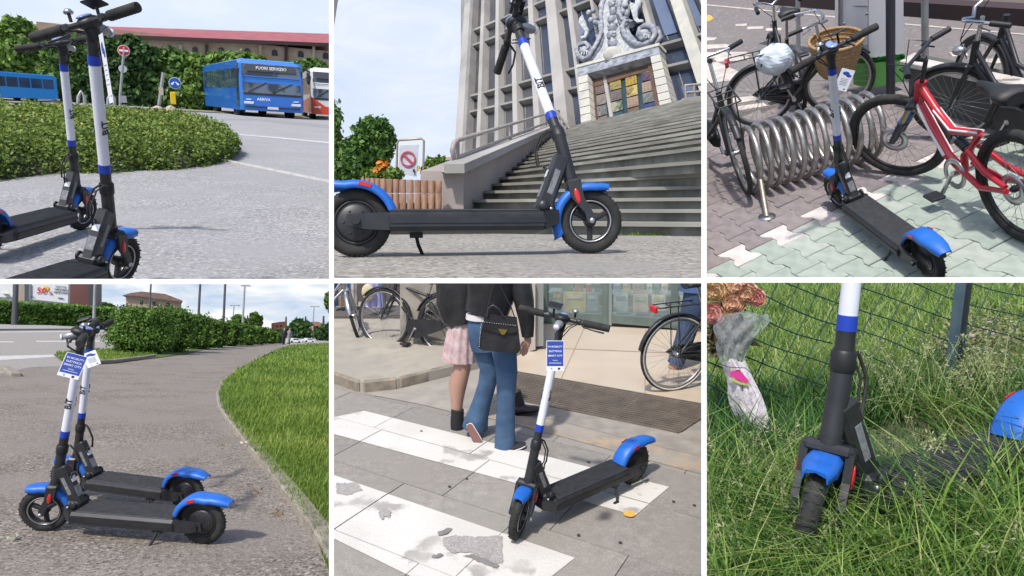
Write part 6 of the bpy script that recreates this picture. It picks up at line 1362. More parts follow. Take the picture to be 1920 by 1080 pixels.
for pp in ([(820, 998), (840, 989), (850, 991), (838, 1001), (824, 1004)], [(809, 1041), (826, 1037), (832, 1040), (818, 1045), (809, 1046)], [(866, 1041), (884, 1039), (905, 1045), (938, 1060), (932, 1066), (905, 1056), (884, 1046)], [(708, 960), (722, 951), (731, 958), (731, 970), (720, 967), (717, 975), (711, 969)], [(1000, 779), (1010, 778), (1008, 782), (1000, 783)]):
    patch(pp, DKS if pp[0][0] != 708 else BARE, z=.009)
patch([(630, 905), (668, 905), (680, 918), (655, 928), (632, 925)], BARE)
sheet('yellow_mark', [P5.g(1180, 963, .0095)+V((.033*math.cos(a), .033*math.sin(a), 0)) for a in [2*math.pi*k/20 for k in range(20)]], mat('yellow_road_mark', (.72, .42, .08), .8, 0, (.6, .36, .08), 40), kind='structure')
for x, y in ((843, 912), (1263, 940), (1085, 1003), (1163, 1017), (1104, 866), (790, 808), (1272, 803), (1302, 947), (875, 897)): sheet('gum_spot', [P5.g(x, y, .006)+V((.010*math.cos(a), .012*math.sin(a), 0)) for a in [2*math.pi*k/9 for k in range(9)]], mat('gum', (.05, .045, .045), .8), kind='structure')
# pavement, kerbs, stained strip, grating, marble floor
BG5 = mat('beige_pavement_stone', (.40, .36, .29), .85, 0, (.30, .275, .23), 5, bump=.3, bscale=40, rgb3=(.34, .31, .26), n3=1.2); KB5 = mat('kerb_brownish', (.33, .28, .21), .9, 0, (.20, .17, .14), 9, bump=.4, bscale=50)
q = MB(); P_ = [P5.g(x, y, .09) for x, y in ((540, 668), (626, 700), (680, 717), (745, 710), (860, 684), (925, 668), (975, 650), (975, 560), (540, 560))]
q.prism(P_, (0, 0, -.12), BG5); q.build('pavement', None, kind='structure')
ks = [P5.g(x, y, 0) for x, y in ((560, 690), (626, 714), (680, 733), (745, 726), (860, 697), (940, 674))]
for a, b in zip(ks, ks[1:]): d = (b-a).normalized(); n_ = V((-d.y, d.x, 0)); MB().bar(a+d*.004+V((0, 0, .035))-n_*.02, b-d*.004+V((0, 0, .035))-n_*.02, .05, .125, KB5, ch=.014).build('kerb', None, kind='structure')
patch([(682, 738), (745, 730), (860, 701), (940, 677), (960, 700), (940, 742), (905, 772), (860, 775), (780, 756)], mat('pale_gutter_stone', (.38, .34, .285), .9, 0, (.27, .245, .215), 6, bump=.3, rgb3=(.3, .28, .25)), 'gutter_stone', .004)
patch([(945, 742), (960, 768), (1330, 860), (1330, 893), (985, 800), (900, 780), (905, 770)], mat('rusty_strip', (.40, .30, .21), .9, 0, (.26, .24, .21), 9, 1., 7, bump=.35, rgb3=(.34, .315, .27), n3=2.6, contrast=(.40, .60)), 'stained_strip', .004)
patch([(940, 740), (1272, 813), (1330, 792), (1330, 860), (960, 768)], mat('kerb_flat_stone', (.33, .30, .26), .9, 0, (.25, .23, .2), 8, bump=.3), 'threshold_stone', .006)
gm_ = empty('entrance_grating', tuple(P5.g(1120, 752)), label='long brown entrance grating set in the pavement before the shop', cat='grating'); go_ = P5.g(1120, 752)
G4 = [P5.g(968, 697, .012), P5.g(1345, 763, .012), P5.g(1272, 810, .012), P5.g(932, 741, .012)]
GRT = mat('grating_brown', (.19, .155, .125), .7, .2, (.13, .11, .09), 8); q = MB(); q.add([p-go_-V((0, 0, .010)) for p in G4], [(0, 1, 2, 3)], mat('pit_dark', (.06, .05, .04), .9)); q.build('pit', None, gm_)
q = MB()
for k in range(17): a, b = G4[0].lerp(G4[3], k/16), G4[1].lerp(G4[2], k/16); q.bar(a-go_, b-go_, .016, .012, GRT)
q.build('bars', None, gm_)
q = MB()
for k in range(46): a, b = G4[0].lerp(G4[1], k/45), G4[3].lerp(G4[2], k/45); q.bar(a-go_-V((0, 0, .003)), b-go_-V((0, 0, .003)), .006 if k % 15 else .02, .010, GRT)
q.build('cross_bars', None, gm_)
MRF = mat('cream_marble', (.56, .47, .36), .45, 0, (.47, .38, .28), 1.6, .9, 8, bump=.03, rgb3=(.52, .45, .36), n3=2.8)
mf0 = MB().add([P5.g(x, y, .006) for x, y in ((930, 688), (972, 640), (1015, 600), (1500, 620), (1500, 790), (1345, 762), (968, 696))], [tuple(range(7))]).build('shop_floor', MRF, None, kind='structure')
for pp in ([(1096, 612), (1097.2, 612), (1052, 712), (1050.4, 712)], [(1210, 617), (1211.2, 617), (1210, 740), (1208.4, 740)], [(985, 650), (1330, 664), (1330, 665.2), (985, 651)]): patch(pp, mat('marble_joint', (.30, .24, .18), .8), 'floor_joint', .0085)
patch([(930, 688), (968, 696), (1345, 762), (1345, 768), (966, 701), (928, 693)], GST, 'floor_edge', .010)
# wall and shop front
s0, s1 = P5.g(1015, 606), P5.g(1330, 622); sd = (s1-s0); sd.z = 0; sn = V((sd.y, -sd.x, 0)).normalized()
if sn.y > 0: sn = -sn
def sp(x, y, o=0.): return P5.pl(x, y, s0+sn*o, sn)
sh = empty('shop_front', tuple(s0), label='shop window in grey green metal frames with books on display', cat='shop window'); so5 = V(s0); ms5 = lambda: MB(lambda v: V(v)-so5)
FRM = mat('green_grey_frame', (.16, .21, .19), .45, .3, (.12, .16, .145), 6); SGL = mat('shop_glass', (.5, .6, .58), .03, 0, alpha=.16)
def sbox(x0, y0, x1, y1, o, th, m, nm, par=sh, y0b=None, y1b=None):
    q = ms5(); q.prism([sp(x0, y0, o), sp(x1, y0 if y0b is None else y0b, o), sp(x1, y1 if y1b is None else y1b, o), sp(x0, y1, o)], -sn*th, m); return q.build(nm, None, par)
sbox(1128, 470, 1140, 610, .05, .08, FRM, 'mullion'); sbox(1140.5, 470, 1147, 610, .03, .05, mat('frame_light', (.25, .31, .29), .4, .3), 'mullion')
sbox(1018, 470, 1026, 604, .05, .08, FRM, 'mullion'); sbox(1146, 592, 1340, 606, .04, .08, FRM, 'bottom_rail', y0b=604, y1b=622); sbox(1020, 586, 1128, 606, .03, .07, FRM, 'bottom_rail', y0b=590, y1b=611)
sbox(1146, 606, 1340, 612, .0, .06, BLK2, 'plinth', y0b=622, y1b=628); sbox(1020, 606, 1128, 609, .0, .06, BLK2, 'plinth', y0b=611, y1b=615)
sbox(1258, 470, 1272, 612, .05, .07, FRM, 'mullion')
for a, b in ((1026, 1128), (1147, 1258), (1272, 1340)): sbox(a, 460, b, 598, .0, .01, SGL, 'pane')
sbox(1015, 440, 1500, 640, -1.1, .1, mat('shop_dark', (.03, .04, .04), .8), 'back_wall'); MB().add([s0-sn*1.1, s1+sd-sn*1.1, s1+sd+V((0, 0, .01)), s0+V((0, 0, .01))], [(0, 1, 2, 3)], mat('shop_inner_floor', (.08, .08, .075), .6)).build('inner_floor', None, kind='structure')
random.seed(9); BC = [(.12, .16, .11), (.35, .32, .12), (.25, .33, .33), (.4, .42, .36), (.13, .2, .22), (.3, .18, .1), (.36, .3, .24), (.08, .12, .13), (.45, .44, .4), (.2, .25, .3), (.33, .1, .08), (.16, .25, .18)]
bms = [mat('book_cover_%d' % i, c, .5, 0, tuple(v*.6 for v in c), 9) for i, c in enumerate(BC)]
sf = empty('display_shelf', tuple(s0), label='low display shelves behind the shop glass', cat='shelf'); 
for y in (548, 570): sbox(1026, y+14 if y > 560 else y, 1340, y+17 if y > 560 else y+2, -.28, .3, mat('shelf_green', (.10, .14, .13), .6), 'shelf_board', sf, y0b=(y+28 if y > 560 else y+8), y1b=(y+31 if y > 560 else y+10))
cols = ['olive', 'mustard', 'pale teal', 'cream', 'slate', 'brown', 'tan', 'charcoal', 'ivory', 'blue grey', 'red', 'sage']
def book(x, y, w, h, o, mi, where):
    q = MB(); yy = y+(x-1020)*.035; q.prism([sp(x, yy, o), sp(x+w, yy+w*.035, o), sp(x+w+random.uniform(-1, 1), yy+h, o-.02), sp(x+random.uniform(-1, 1), yy+h, o-.02)], -sn*.03, bms[mi])
    q.prism([sp(x+w*.15, yy+h*.15, o+.005), sp(x+w*.85, yy+h*.15, o+.005), sp(x+w*.85, yy+h*.35, o+.004), sp(x+w*.15, yy+h*.35, o+.004)], -sn*.004, bms[(mi+5) % 12])
    tag(q.build('book', None), '%s book %s' % (cols[mi], where), 'book', 'books in the shop window')
n_ = 0
for (x, w, mi, wh) in ((1056, 42, 1, 'with pale cover standing large behind the left pane'), (1100, 22, 4, 'beside the large mustard one in the left pane'), (1036, 18, 0, 'at the left end of the left pane')): book(x, 546, w, 38 if w > 40 else 34, -.22, mi, wh)
for (x, w, h, mi, wh) in ((1151, 26, 34, 2, 'lying large at the left of the middle pane'), (1187, 28, 34, 6, 'with patterned cover in the centre of the middle pane'), (1222, 26, 30, 8, 'at the right end of the middle pane'), (1276, 22, 32, 3, 'low in the right pane')): book(x, 546, w, h, -.2, mi, wh)
for i, (x, w, mi) in enumerate(((1054, 20, 0), (1078, 16, 5), (1098, 12, 10), (1114, 12, 7), (1150, 14, 9), (1168, 14, 1), (1186, 22, 6), (1212, 11, 3), (1226, 11, 11), (1240, 12, 8), (1276, 14, 2), (1294, 14, 5))): book(x, 524, w, 21, -.26, mi, 'standing %s on the upper shelf' % ('first second third fourth fifth sixth seventh eighth ninth tenth eleventh twelfth'.split()[i]+' from the left'))
# mottled wall and pier
WL5 = mat('mottled_wall', (.37, .33, .27), .85, 0, (.20, .175, .15), 3.2, 1., 7, bump=.4, bscale=18, rgb3=(.42, .39, .34), n3=1.4, contrast=(.42, .62))
w0, w1 = P5.g(752, 657), P5.g(985, 655); Yw5 = (w0.y+w1.y)/2; ws = empty('stone_wall', (0, Yw5, 0), label='mottled beige stone wall between the clothes shop and the book shop', cat='wall')
q = MB(lambda v: V(v)-V((0, Yw5, 0))); q.prism([P5.at(x, y, Yw5) for x, y in ((750, 400), (985, 400), (985, 662), (750, 662))], (0, .5, 0), WL5); q.build('wall', None, ws)
q = MB(lambda v: V(v)-V((0, Yw5, 0))); q.prism([P5.at(x, y, Yw5-.08) for x, y in ((960, 400), (1004, 400), (1004, 655), (960, 672))], (0, .4, 0), mat('pale_pier', (.50, .45, .39), .8, 0, (.42, .38, .33), 3)); q.build('pier', None, ws)
q = MB(lambda v: V(v)-V((0, Yw5, 0))); q.prism([P5.at(x, y, Yw5-.02) for x, y in ((1005, 400), (1019, 400), (1019, 648), (1005, 650))], (0, 1.2, 0), mat('grey_metal_frame', (.33, .34, .33), .5, .4)); q.build('door_frame', None, ws)
# clothes shop at the left
Yl = 8.2; cs = empty('clothes_shop', tuple(P5.at(690, 600, Yl)), label='dark interior of the clothes shop at the upper left', cat='shop'); co = cs.matrix_basis.translation.copy(); mc = lambda: MB(lambda v: V(v)-co)
q = mc(); q.prism([P5.at(x, y, Yl) for x, y in ((500, 400), (765, 400), (765, 640), (500, 640))], (0, .2, 0), mat('shop_interior', (.06, .055, .05), .9, 0, (.12, .10, .09), 2)); q.build('back_wall', None, cs)
q = mc(); q.prism([P5.at(x, y, 7.3) for x, y in ((500, 596), (755, 590), (755, 612), (500, 614))], (0, .5, 0), mat('dark_step', (.10, .09, .08), .9)); q.build('step', None, cs)
cl_cols = [((.05, .10, .2), 'navy'), ((.35, .24, .17), 'brown'), ((.12, .2, .33), 'blue'), ((.55, .5, .45), 'beige'), ((.28, .25, .22), 'grey brown')]
for i, (x, (c, nm)) in enumerate(zip((629, 641, 653, 664, 716), cl_cols)):
    q = MB(); a = P5.at(x, 500, 7.6); b = P5.at(x+1, 573, 7.6); kx = .006
    rings = [[p+V((math.cos(t)*kx*w*6, math.sin(t)*.06+.02*math.sin(5*t), 0)) for t in [2*math.pi*j/14 for j in range(14)]] for p, w in ((a, .8), (a.lerp(b, .4), 1.), (b, 1.15))]
    q.loft(rings, mat('garment_'+nm.replace(' ', '_'), c, .85, 0, tuple(v*.6 for v in c), 12)); tag(q.build('hanging_garment', None), '%s garment hanging in the clothes shop at the upper left' % nm, 'garment', 'garments hanging outside the clothes shop')
q = MB(); a = P5.at(700, 500, 7.3); b = P5.at(702, 575, 7.3); rings = []
for k in range(6):
    t_ = k/5; p = a.lerp(b, t_); rings.append([p+V((math.cos(t)*(.075+.025*t_)+.012*math.cos(9*t)*t_, math.sin(t)*.05+.012*math.sin(9*t)*t_, 0)) for t in [2*math.pi*j/36 for j in range(36)]])
q.loft(rings, mat('lilac_cloth', (.36, .36, .62), .8, 0, (.28, .28, .52), 8)); tag(q.build('lilac_skirt', None), 'pleated lilac skirt hanging beside the silver bicycle', 'garment')
q = MB(); q.ell(P5.at(690, 548, 7.2), (.075, .03, .10), mat('cream_bag', (.6, .54, .36), .7, 0, (.5, .43, .25), 10)); q.tube([P5.at(682, 530, 7.2), P5.at(690, 515, 7.2), P5.at(698, 530, 7.2)], .008, SADL, 6); tag(q.build('cream_handbag', None), 'small cream handbag hanging in front of the lilac skirt', 'bag')
# bicycles
B5 = 'bicycles standing in front of the shops'
bike(P5.g(832, 668), P5.g(738, 655), 'black bicycle leaning on the mottled wall', B5, r=.315, hs=.86, wb=.72, anchor='rear', lean=5, style='diamond', bar='flat', wall=None, rack=True, bw=.7)
bike(P5.g(560, 655), P5.g(676, 640), 'silver bicycle with a prop stand at the upper left', B5, r=.29, hs=.9, wb=.85, anchor='front', paint=SILV, steer=75, rack=False, stand=True, bw=.7, bar_h=1.0)
GRW = mat('cream_tyre_wall', (.55, .52, .46), .8)
bike(P5.g(1262, 733), P5.g(1420, 712), 'black bicycle with red rear reflectors cut by the right edge', B5, r=.335, hs=.98, wb=.95, paint=BLK, lean=2, wall=GRW, saddle_h=.96)
# people
SKIN = mat('skin', (.45, .26, .19), .55, 0, (.40, .22, .16), 5); LEA = mat('black_leather', (.016, .016, .018), .38, 0, (.03, .03, .033), 10, bump=1., bscale=9)
JEAN = mat('blue_denim', (.045, .10, .19), .85, 0, (.085, .16, .27), 7, .8, bump=.8, bscale=16, rgb3=(.035, .07, .14), n3=3); TUL = mat('pink_tulle', (.56, .40, .39), .8, 0, (.44, .30, .31), 40, bump=.3, bscale=60, rgb3=(.62, .50, .48), n3=12)
def limb(mb, pts, Y, m, flat=1., n=16, wob=0., nw=5):
    """pts: (x, y, half width in px, depth offset)"""
    rings = []
    C_ = [P5.at(x, y, Y+dy) for x, y, w, dy in pts]
    for i, (x, y, w, dy) in enumerate(pts):
        k = (P5.at(x+1, y, Y+dy)-P5.at(x, y, Y+dy)).length; t = (C_[min(i+1, len(C_)-1)]-C_[max(i-1, 0)]).normalized()
        a = V((1, 0, 0)); a = (a-t*a.dot(t)).normalized(); b = t.cross(a)
        rings.append([C_[i]+(a*math.cos(2*math.pi*j/n)+b*math.sin(2*math.pi*j/n)*flat)*w*k*(1+wob*math.sin(nw*2*math.pi*j/n+i*(1.3 if nw == 5 else .25))) for j in range(n)])
    mb.loft(rings, m)
def shoe(mb, heel, toe, w, Y, m, sole, h=9):
    a, b = P5.at(*heel, Y), P5.at(*toe, Y-.02); d = (b-a); L = d.length; d.normalize(); up = V((0, 0, 1)); up = (up-d*up.dot(d)).normalized(); s_ = d.cross(up); k = (P5.at(heel[0]+1, heel[1], Y)-P5.at(*heel, Y)).length
    prof = [(0, .75, .6), (.1, .95, 1.), (.35, .9, .95), (.6, 1.05, .6), (.85, .9, .42), (1., .5, .25)]
    rings = [[a+d*L*t+s_*math.cos(q)*w*k*ww+up*(h*k*hh*.5+math.sin(q)*h*k*hh*.5) for q in [2*math.pi*j/12 for j in range(12)]] for t, ww, hh in prof]
    mb.loft(rings, m); rings = [[a+d*L*t+s_*math.cos(q)*w*k*ww*1.08+up*(math.sin(q)*k*1.6) for q in [2*math.pi*j/12 for j in range(12)]] for t, ww, hh in prof]; mb.loft(rings, sole)
YL, YR = 4.42, 4.12
# woman in the pink skirt
pw = empty('person', tuple(P5.g(858, 815)), label='woman in black bomber jacket and sheer pink skirt stepping away', cat='person', group='two women walking over the crossing'); po5 = pw.matrix_basis.translation.copy(); mp5 = lambda: MB(lambda v: V(v)-po5)
q = mp5(); limb(q, [(872, 520, 16, 0), (868, 600, 17, 0), (866, 640, 17, 0), (868, 668, 16, 0), (866, 690, 16.5, 0), (858, 722, 17, .0), (857, 750, 12, 0), (857, 775, 9, 0), (858, 800, 9, 0)], YL, SKIN)
limb(q, [(885, 600, 14, 0), (915, 650, 16, -.02), (942, 690, 15, .0), (955, 715, 12, .02), (966, 742, 8.5, .03)], YL+.25, SKIN); limb(q, [(866, 400, 20, 0), (866, 470, 34, 0), (868, 540, 22, 0), (868, 600, 20, 0)], YL, SKIN, .7); q.build('body', None, pw)
q = mp5(); limb(q, [(873, 585, 22, 0), (868, 605, 24, 0), (865, 625, 26, 0), (863, 645, 28, 0), (861, 662, 30, 0), (860, 676, 31, 0)], YL, TUL, .75, 60, .07, 12); q.build('skirt', None, pw)
q = mp5(); limb(q, [(872, 430, 30, 0), (868, 480, 44, 0), (864, 530, 44, 0), (863, 560, 44, 0), (866, 590, 40, 0), (869, 604, 32, 0)], YL, LEA, .7, 20, .025); limb(q, [(840, 470, 18, 0), (836, 530, 19, .02), (838, 570, 20, .03), (846, 600, 16, .0), (856, 610, 10, -.02)], YL-.02, LEA, .9, 14, .04); q.build('bomber_jacket', None, pw)
q = mp5(); limb(q, [(858, 768, 12, 0), (857, 790, 12.5, 0), (858, 806, 13, 0), (858, 817, 14, 0)], YL-.02, mat('black_sock', (.012, .012, .015), .8)); q.build('sock', None, pw)
q = mp5(); shoe(q, (852, 817), (866, 806), 12, YL-.02, BLK2, BLK2, 10); q.build('boot', None, pw)
q = mp5(); limb(q, [(966, 734, 11, 0), (970, 752, 12, 0), (974, 768, 13, 0)], YL+.28, BLK2); shoe(q, (966, 776), (1012, 768), 13, YL+.25, BLK2, BLK2, 17); q.build('boot', None, pw)
# woman in jeans
pr5 = empty('person', tuple(P5.g(945, 845)), label='woman in black leather jacket and flared blue jeans mid stride', cat='person', group='two women walking over the crossing'); po6 = pr5.matrix_basis.translation.copy(); mq5 = lambda: MB(lambda v: V(v)-po6)
q = mq5(); limb(q, [(925, 380, 22, 0), (925, 450, 42, 0), (922, 540, 30, 0), (915, 600, 24, 0), (915, 640, 22, 0)], YR, SKIN, .6)
limb(q, [(903, 610, 14, 0), (918, 680, 12, 0), (913, 740, 8, .05), (899, 785, 7, .08)], YR+.05, SKIN); limb(q, [(930, 620, 15, 0), (946, 700, 11, -.04), (946, 780, 9, -.03), (945, 835, 8, 0)], YR-.02, SKIN)
limb(q, [(972, 470, 11, 0), (984, 560, 10, 0), (990, 615, 7, -.02), (990, 632, 5.5, -.02)], YR-.05, SKIN)
limb(q, [(990, 630, 5.5, -.02), (989, 640, 7.5, -.02), (986, 650, 6.5, -.02), (984, 655, 4.5, -.02)], YR-.05, SKIN, .5)
for pts in ([(982, 650, 2.2, -.03), (978, 657, 2.1, -.03), (976, 662, 1.6, -.02)], [(984, 653, 2.2, -.02), (981, 661, 2.1, -.02), (979, 666, 1.6, -.01)], [(986, 654, 2.2, -.01), (984, 662, 2.1, -.01), (982, 667, 1.6, .0)], [(989, 653, 2., .0), (988, 660, 1.9, .0), (986, 664, 1.5, .01)], [(984, 638, 2.4, -.05), (979, 644, 2.3, -.05), (977, 650, 1.7, -.05)]): limb(q, pts, YR-.05, SKIN, n=8)
q.build('body', None, pr5)
q = mq5(); limb(q, [(910, 593, 33, 0), (912, 610, 35, 0), (915, 635, 36, 0), (917, 655, 33, 0)], YR, JEAN, .62, 20)
limb(q, [(899, 605, 22, 0), (908, 650, 23, 0), (919, 692, 20, 0), (914, 720, 17, .03), (905, 750, 17, .06), (896, 778, 20, .08), (890, 800, 24, .1)], YR+.05, JEAN, .9, 18, .05)
limb(q, [(934, 615, 22, 0), (945, 660, 23, -.02), (950, 700, 20, -.05), (949, 750, 17, -.03), (948, 800, 18, -.02), (947, 835, 20, 0), (947, 847, 21, 0)], YR-.03, JEAN, .85, 18, .05); q.build('jeans', None, pr5)
q = mq5(); limb(q, [(908, 588, 34, 0), (908, 598, 35, 0)], YR-.005, mat('white_top', (.65, .62, .6), .8), .66); q.build('shirt_hem', None, pr5)
q = mq5(); limb(q, [(925, 420, 34, 0), (928, 470, 54, 0), (926, 520, 52, 0), (920, 560, 44, 0), (912, 590, 40, 0)], YR-.01, LEA, .62, 22, .025)
limb(q, [(966, 450, 20, 0), (974, 520, 20, 0), (982, 565, 19, -.02), (988, 600, 15, -.03), (990, 631, 11, -.03)], YR-.04, LEA, .9, 14, .05); q.build('leather_jacket', None, pr5)
SOL = mat('white_sole', (.62, .6, .58), .6); SOLB = mat('brown_sole', (.2, .1, .09), .7); CAN = mat('black_canvas', (.02, .02, .03), .8)
a, b = P5.at(878, 796, YR+.06), P5.at(901, 838, YR+.02); q = mq5(); d = (b-a).normalized(); s_ = d.cross(V((0, 1, 0))).normalized()
for o_, m_, ww, th in ((V((0, 0, 0)), SOLB, .030, .008), (V((0, .012, 0)), SOL, .034, .014), (V((.0, .04, .004)), CAN, .031, .045)):
    rings = [[a+(b-a)*t+o_+s_*math.cos(u)*ww*w_+V((0, 1, 0))*math.sin(u)*th*.5 for u in [2*math.pi*j/14 for j in range(14)]] for t, w_ in ((0, .5), (.08, .8), (.3, .85), (.55, .95), (.8, .95), (.95, .7), (1., .3))]; q.loft(rings, m_)
q.build('sneaker', None, pr5)
q = mq5(); shoe(q, (938, 848), (986, 834), 13, YR-.03, CAN, SOL, 15); q.build('sneaker', None, pr5)
# bag
YB5 = YR-.30; bgo = P5.at(935, 625, YB5); bgr = empty('shoulder_bag', tuple(bgo), label='black studded leather shoulder bag with a gold clasp', cat='bag'); mbg = lambda: MB(lambda v: V(v)-bgo)
q = mbg(); q.prism([P5.at(x, y, YB5) for x, y in ((909, 594), (969, 601), (976, 656), (970, 663), (905, 657), (895, 650))], (0, .09, 0), LEA); q.build('pouch', None, bgr)
q = mbg(); q.prism([P5.at(x, y, YB5-.012) for x, y in ((908, 590), (969, 598), (973, 622), (942, 627), (905, 617))], (0, .012, 0), LEA); q.build('flap', None, bgr)
q = mbg()
for i in range(14): x = 909+4.4*i; q.ell(P5.at(x, 604+.55*i*.9, YB5-.016), (.004, .004, .004), SILV, 6, 4)
for i in range(14): q.ell(P5.at(903-.35*i, 600+3.8*i, YB5-.008), (.004, .004, .004), SILV, 6, 4)
q.build('studs', None, bgr)['kind'] = 'stuff'
q = mbg(); q.prism([P5.at(x, y, YB5-.02) for x, y in ((934, 617), (951, 619), (946, 627), (941, 628))], (0, .008, 0), mat('gold_clasp', (.75, .55, .15), .25, .9)); q.build('clasp', None, bgr)
q = mbg(); q.tube([P5.at(x, y, YB5-.01) for x, y in ((912, 594), (916, 572), (924, 540), (935, 490))], .010, LEA, 8, flat=.4); q.tube([P5.at(x, y, YB5+.02) for x, y in ((966, 598), (958, 575), (940, 540), (938, 490))], .010, LEA, 8, flat=.4)
q.tube([P5.at(x, y, YB5-.02) for x, y in ((914, 594), (916, 578), (924, 572), (936, 580), (944, 594))], .007, LEA, 8); q.build('strap', None, bgr)
# person behind the right bicycle
p3_ = empty('person', tuple(P5.g(1262, 708)), label='person in blue shirt and dark jeans behind the bicycle at the right edge', cat='person'); o3_ = p3_.matrix_basis.translation.copy(); m3_ = lambda: MB(lambda v: V(v)-o3_); Y3 = 5.75
q = m3_(); limb(q, [(1318, 430, 30, 0), (1318, 520, 26, 0), (1300, 580, 17, 0), (1280, 640, 13, 0), (1262, 690, 9, 0)], Y3, SKIN); limb(q, [(1330, 540, 18, .1), (1345, 620, 14, .1), (1350, 700, 9, .1)], Y3, SKIN); q.build('body', None, p3_)
q = m3_(); limb(q, [(1312, 540, 28, 0), (1296, 590, 21, 0), (1282, 640, 17, 0), (1266, 682, 15, 0)], Y3, mat('dark_denim', (.03, .05, .10), .85, 0, (.05, .08, .15), 9)); limb(q, [(1330, 540, 24, .1), (1345, 620, 18, .1), (1350, 696, 15, .1)], Y3, mat('dark_denim')); q.build('jeans', None, p3_)
q = m3_(); limb(q, [(1318, 420, 36, 0), (1314, 500, 42, 0), (1312, 545, 38, 0)], Y3-.01, mat('blue_shirt', (.08, .14, .32), .8), .7); q.build('shirt', None, p3_)
q = m3_(); shoe(q, (1272, 706), (1242, 700), 9, Y3-.02, GREYM, BLK2, 14); q.build('shoe', None, p3_)
q = m3_(); shoe(q, (1352, 712), (1320, 712), 9, Y3+.08, GREYM, BLK2, 14); q.build('shoe', None, p3_)
sc, TM, sxx = scooter(0, 3.04, -141.4, -1, 31.7, 'electric scooter parked on the zebra crossing with blue info card', GR)
Yc = 2.62; c = P5.at(1041, 667, Yc); kx = (P5.at(1042, 667, Yc)-c).length
card(c, P5.at(1058, 667, Yc)-c, P5.at(1043, 640, Yc)-P5.at(1040, 695, Yc-.02), 33*kx, 57*kx, 'upright blue and white card hanging on the crossing scooter', 'cards hung on scooter stems')
# ================================================================== tall grass at the wire fence
begin(P6)
E6 = mat('bank_earth', (.10, .11, .045), .95, 0, (.055, .065, .03), 5, bump=.5, rgb3=(.16, .15, .09), n3=1.5)
MB().add([(-6, .2, 0), (6, .2, 0), (70, 60, 0), (-70, 60, 0)], [(0, 1, 2, 3)]).build('ground', E6, kind='structure')
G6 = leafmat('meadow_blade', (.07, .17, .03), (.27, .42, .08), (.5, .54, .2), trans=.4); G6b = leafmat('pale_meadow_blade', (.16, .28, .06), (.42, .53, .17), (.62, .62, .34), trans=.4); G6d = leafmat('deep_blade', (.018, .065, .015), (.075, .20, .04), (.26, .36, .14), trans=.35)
def field(n, y0, y1, x0, x1, hpx, wpx, m, name, hmax, lean=.7, droop=.8, skip=None, seg=3):
    xs = RNG.uniform(x0, x1, n); ys = RNG.uniform(y0, y1, n); d = np.stack([(xs-CX)/F, -(ys-CY)/F, -np.ones(n)], 1) @ np.array(P6.Ri).T; t = (0-P6.h)/d[:, 2]; G = d*t[:, None]; G[:, 2] += P6.h
    ok = (G[:, 1] < 24)
    if skip is not None: ok &= ~skip(xs, ys)
    G = G[ok]; dist = np.linalg.norm(G, axis=1); k = dist/F*1.15; h = np.minimum(hpx*k, hmax)*RNG.uniform(.5, 1.15, len(k)); w = wpx*k*RNG.uniform(.6, 1.4, len(k))
    Vv, Q, sg = blades(G, h, w, lean, segs=seg, droop=droop); T = np.clip(RNG.uniform(0, 1, len(k))**1.2, 0, 1)
    return npmesh(name, Vv, Q, m, np.repeat(T, sg), kind='stuff')
def clear(x, y):      # keep the trodden spot under the scooter thinner
    return ((x > 1515) & (x < 1600) & (y > 880) & (y < 1040)) | ((x > 1580) & (x < 1900) & (y > 815-(x-1600)*.25) & (y < 1050-(x-1600)*.27))
field(64000, 300, 760, 1230, 2020, 26, 1.5, G6b, 'meadow_grass', .35, .8, .9, clear)
field(26000, 300, 760, 1230, 2020, 30, 1.7, G6, 'meadow_grass', .4, .8, .9, clear)
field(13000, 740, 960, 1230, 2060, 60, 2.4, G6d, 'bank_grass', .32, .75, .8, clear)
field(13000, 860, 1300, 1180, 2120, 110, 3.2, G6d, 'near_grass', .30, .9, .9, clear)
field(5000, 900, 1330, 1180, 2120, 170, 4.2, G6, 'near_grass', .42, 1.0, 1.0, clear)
field(1500, 960, 1360, 1180, 2120, 190, 3.0, G6b, 'dry_grass', .42, 1.1, 1.0, clear)
def flop(n, xr, yr, ang, hpx, wpx, m, name, hmax, lean=1.3):
    xs = RNG.uniform(*xr, n); ys = RNG.uniform(*yr, n); d = np.stack([(xs-CX)/F, -(ys-CY)/F, -np.ones(n)], 1) @ np.array(P6.Ri).T; t = (0-P6.h)/d[:, 2]; G = d*t[:, None]; G[:, 2] += P6.h
    k = np.linalg.norm(G, axis=1)/F*1.15; h = np.minimum(hpx*k, hmax)*RNG.uniform(.5, 1.0, n)
    Vv, Q, sg = blades(G, h, wpx*k, lean, segs=5, droop=1.5, dirs=R_(ang)+RNG.normal(0, .45, n)); return npmesh(name, Vv, Q, m, np.repeat(RNG.uniform(0, 1, n), sg), kind='stuff')
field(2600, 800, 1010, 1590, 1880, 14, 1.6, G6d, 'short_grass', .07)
flop(160, (1640, 1900), (770, 790), -100, 110, 2.6, G6b, 'overhanging_grass', .42); flop(60, (1740, 1960), (780, 830), -150, 170, 2.8, G6, 'overhanging_grass', .42)
flop(420, (1330, 1490), (900, 1000), 20, 150, 3., G6b, 'leaning_grass', .4); flop(260, (1640, 1960), (1030, 1150), -150, 240, 4., G6, 'leaning_grass', .45, 1.6); flop(240, (1600, 1960), (1010, 1150), 160, 260, 4., G6d, 'leaning_grass', .45, 1.7)
flop(800, (1480, 1900), (690, 750), -60, 90, 2., G6b, 'pale_tall_grass', .35, 1.0)
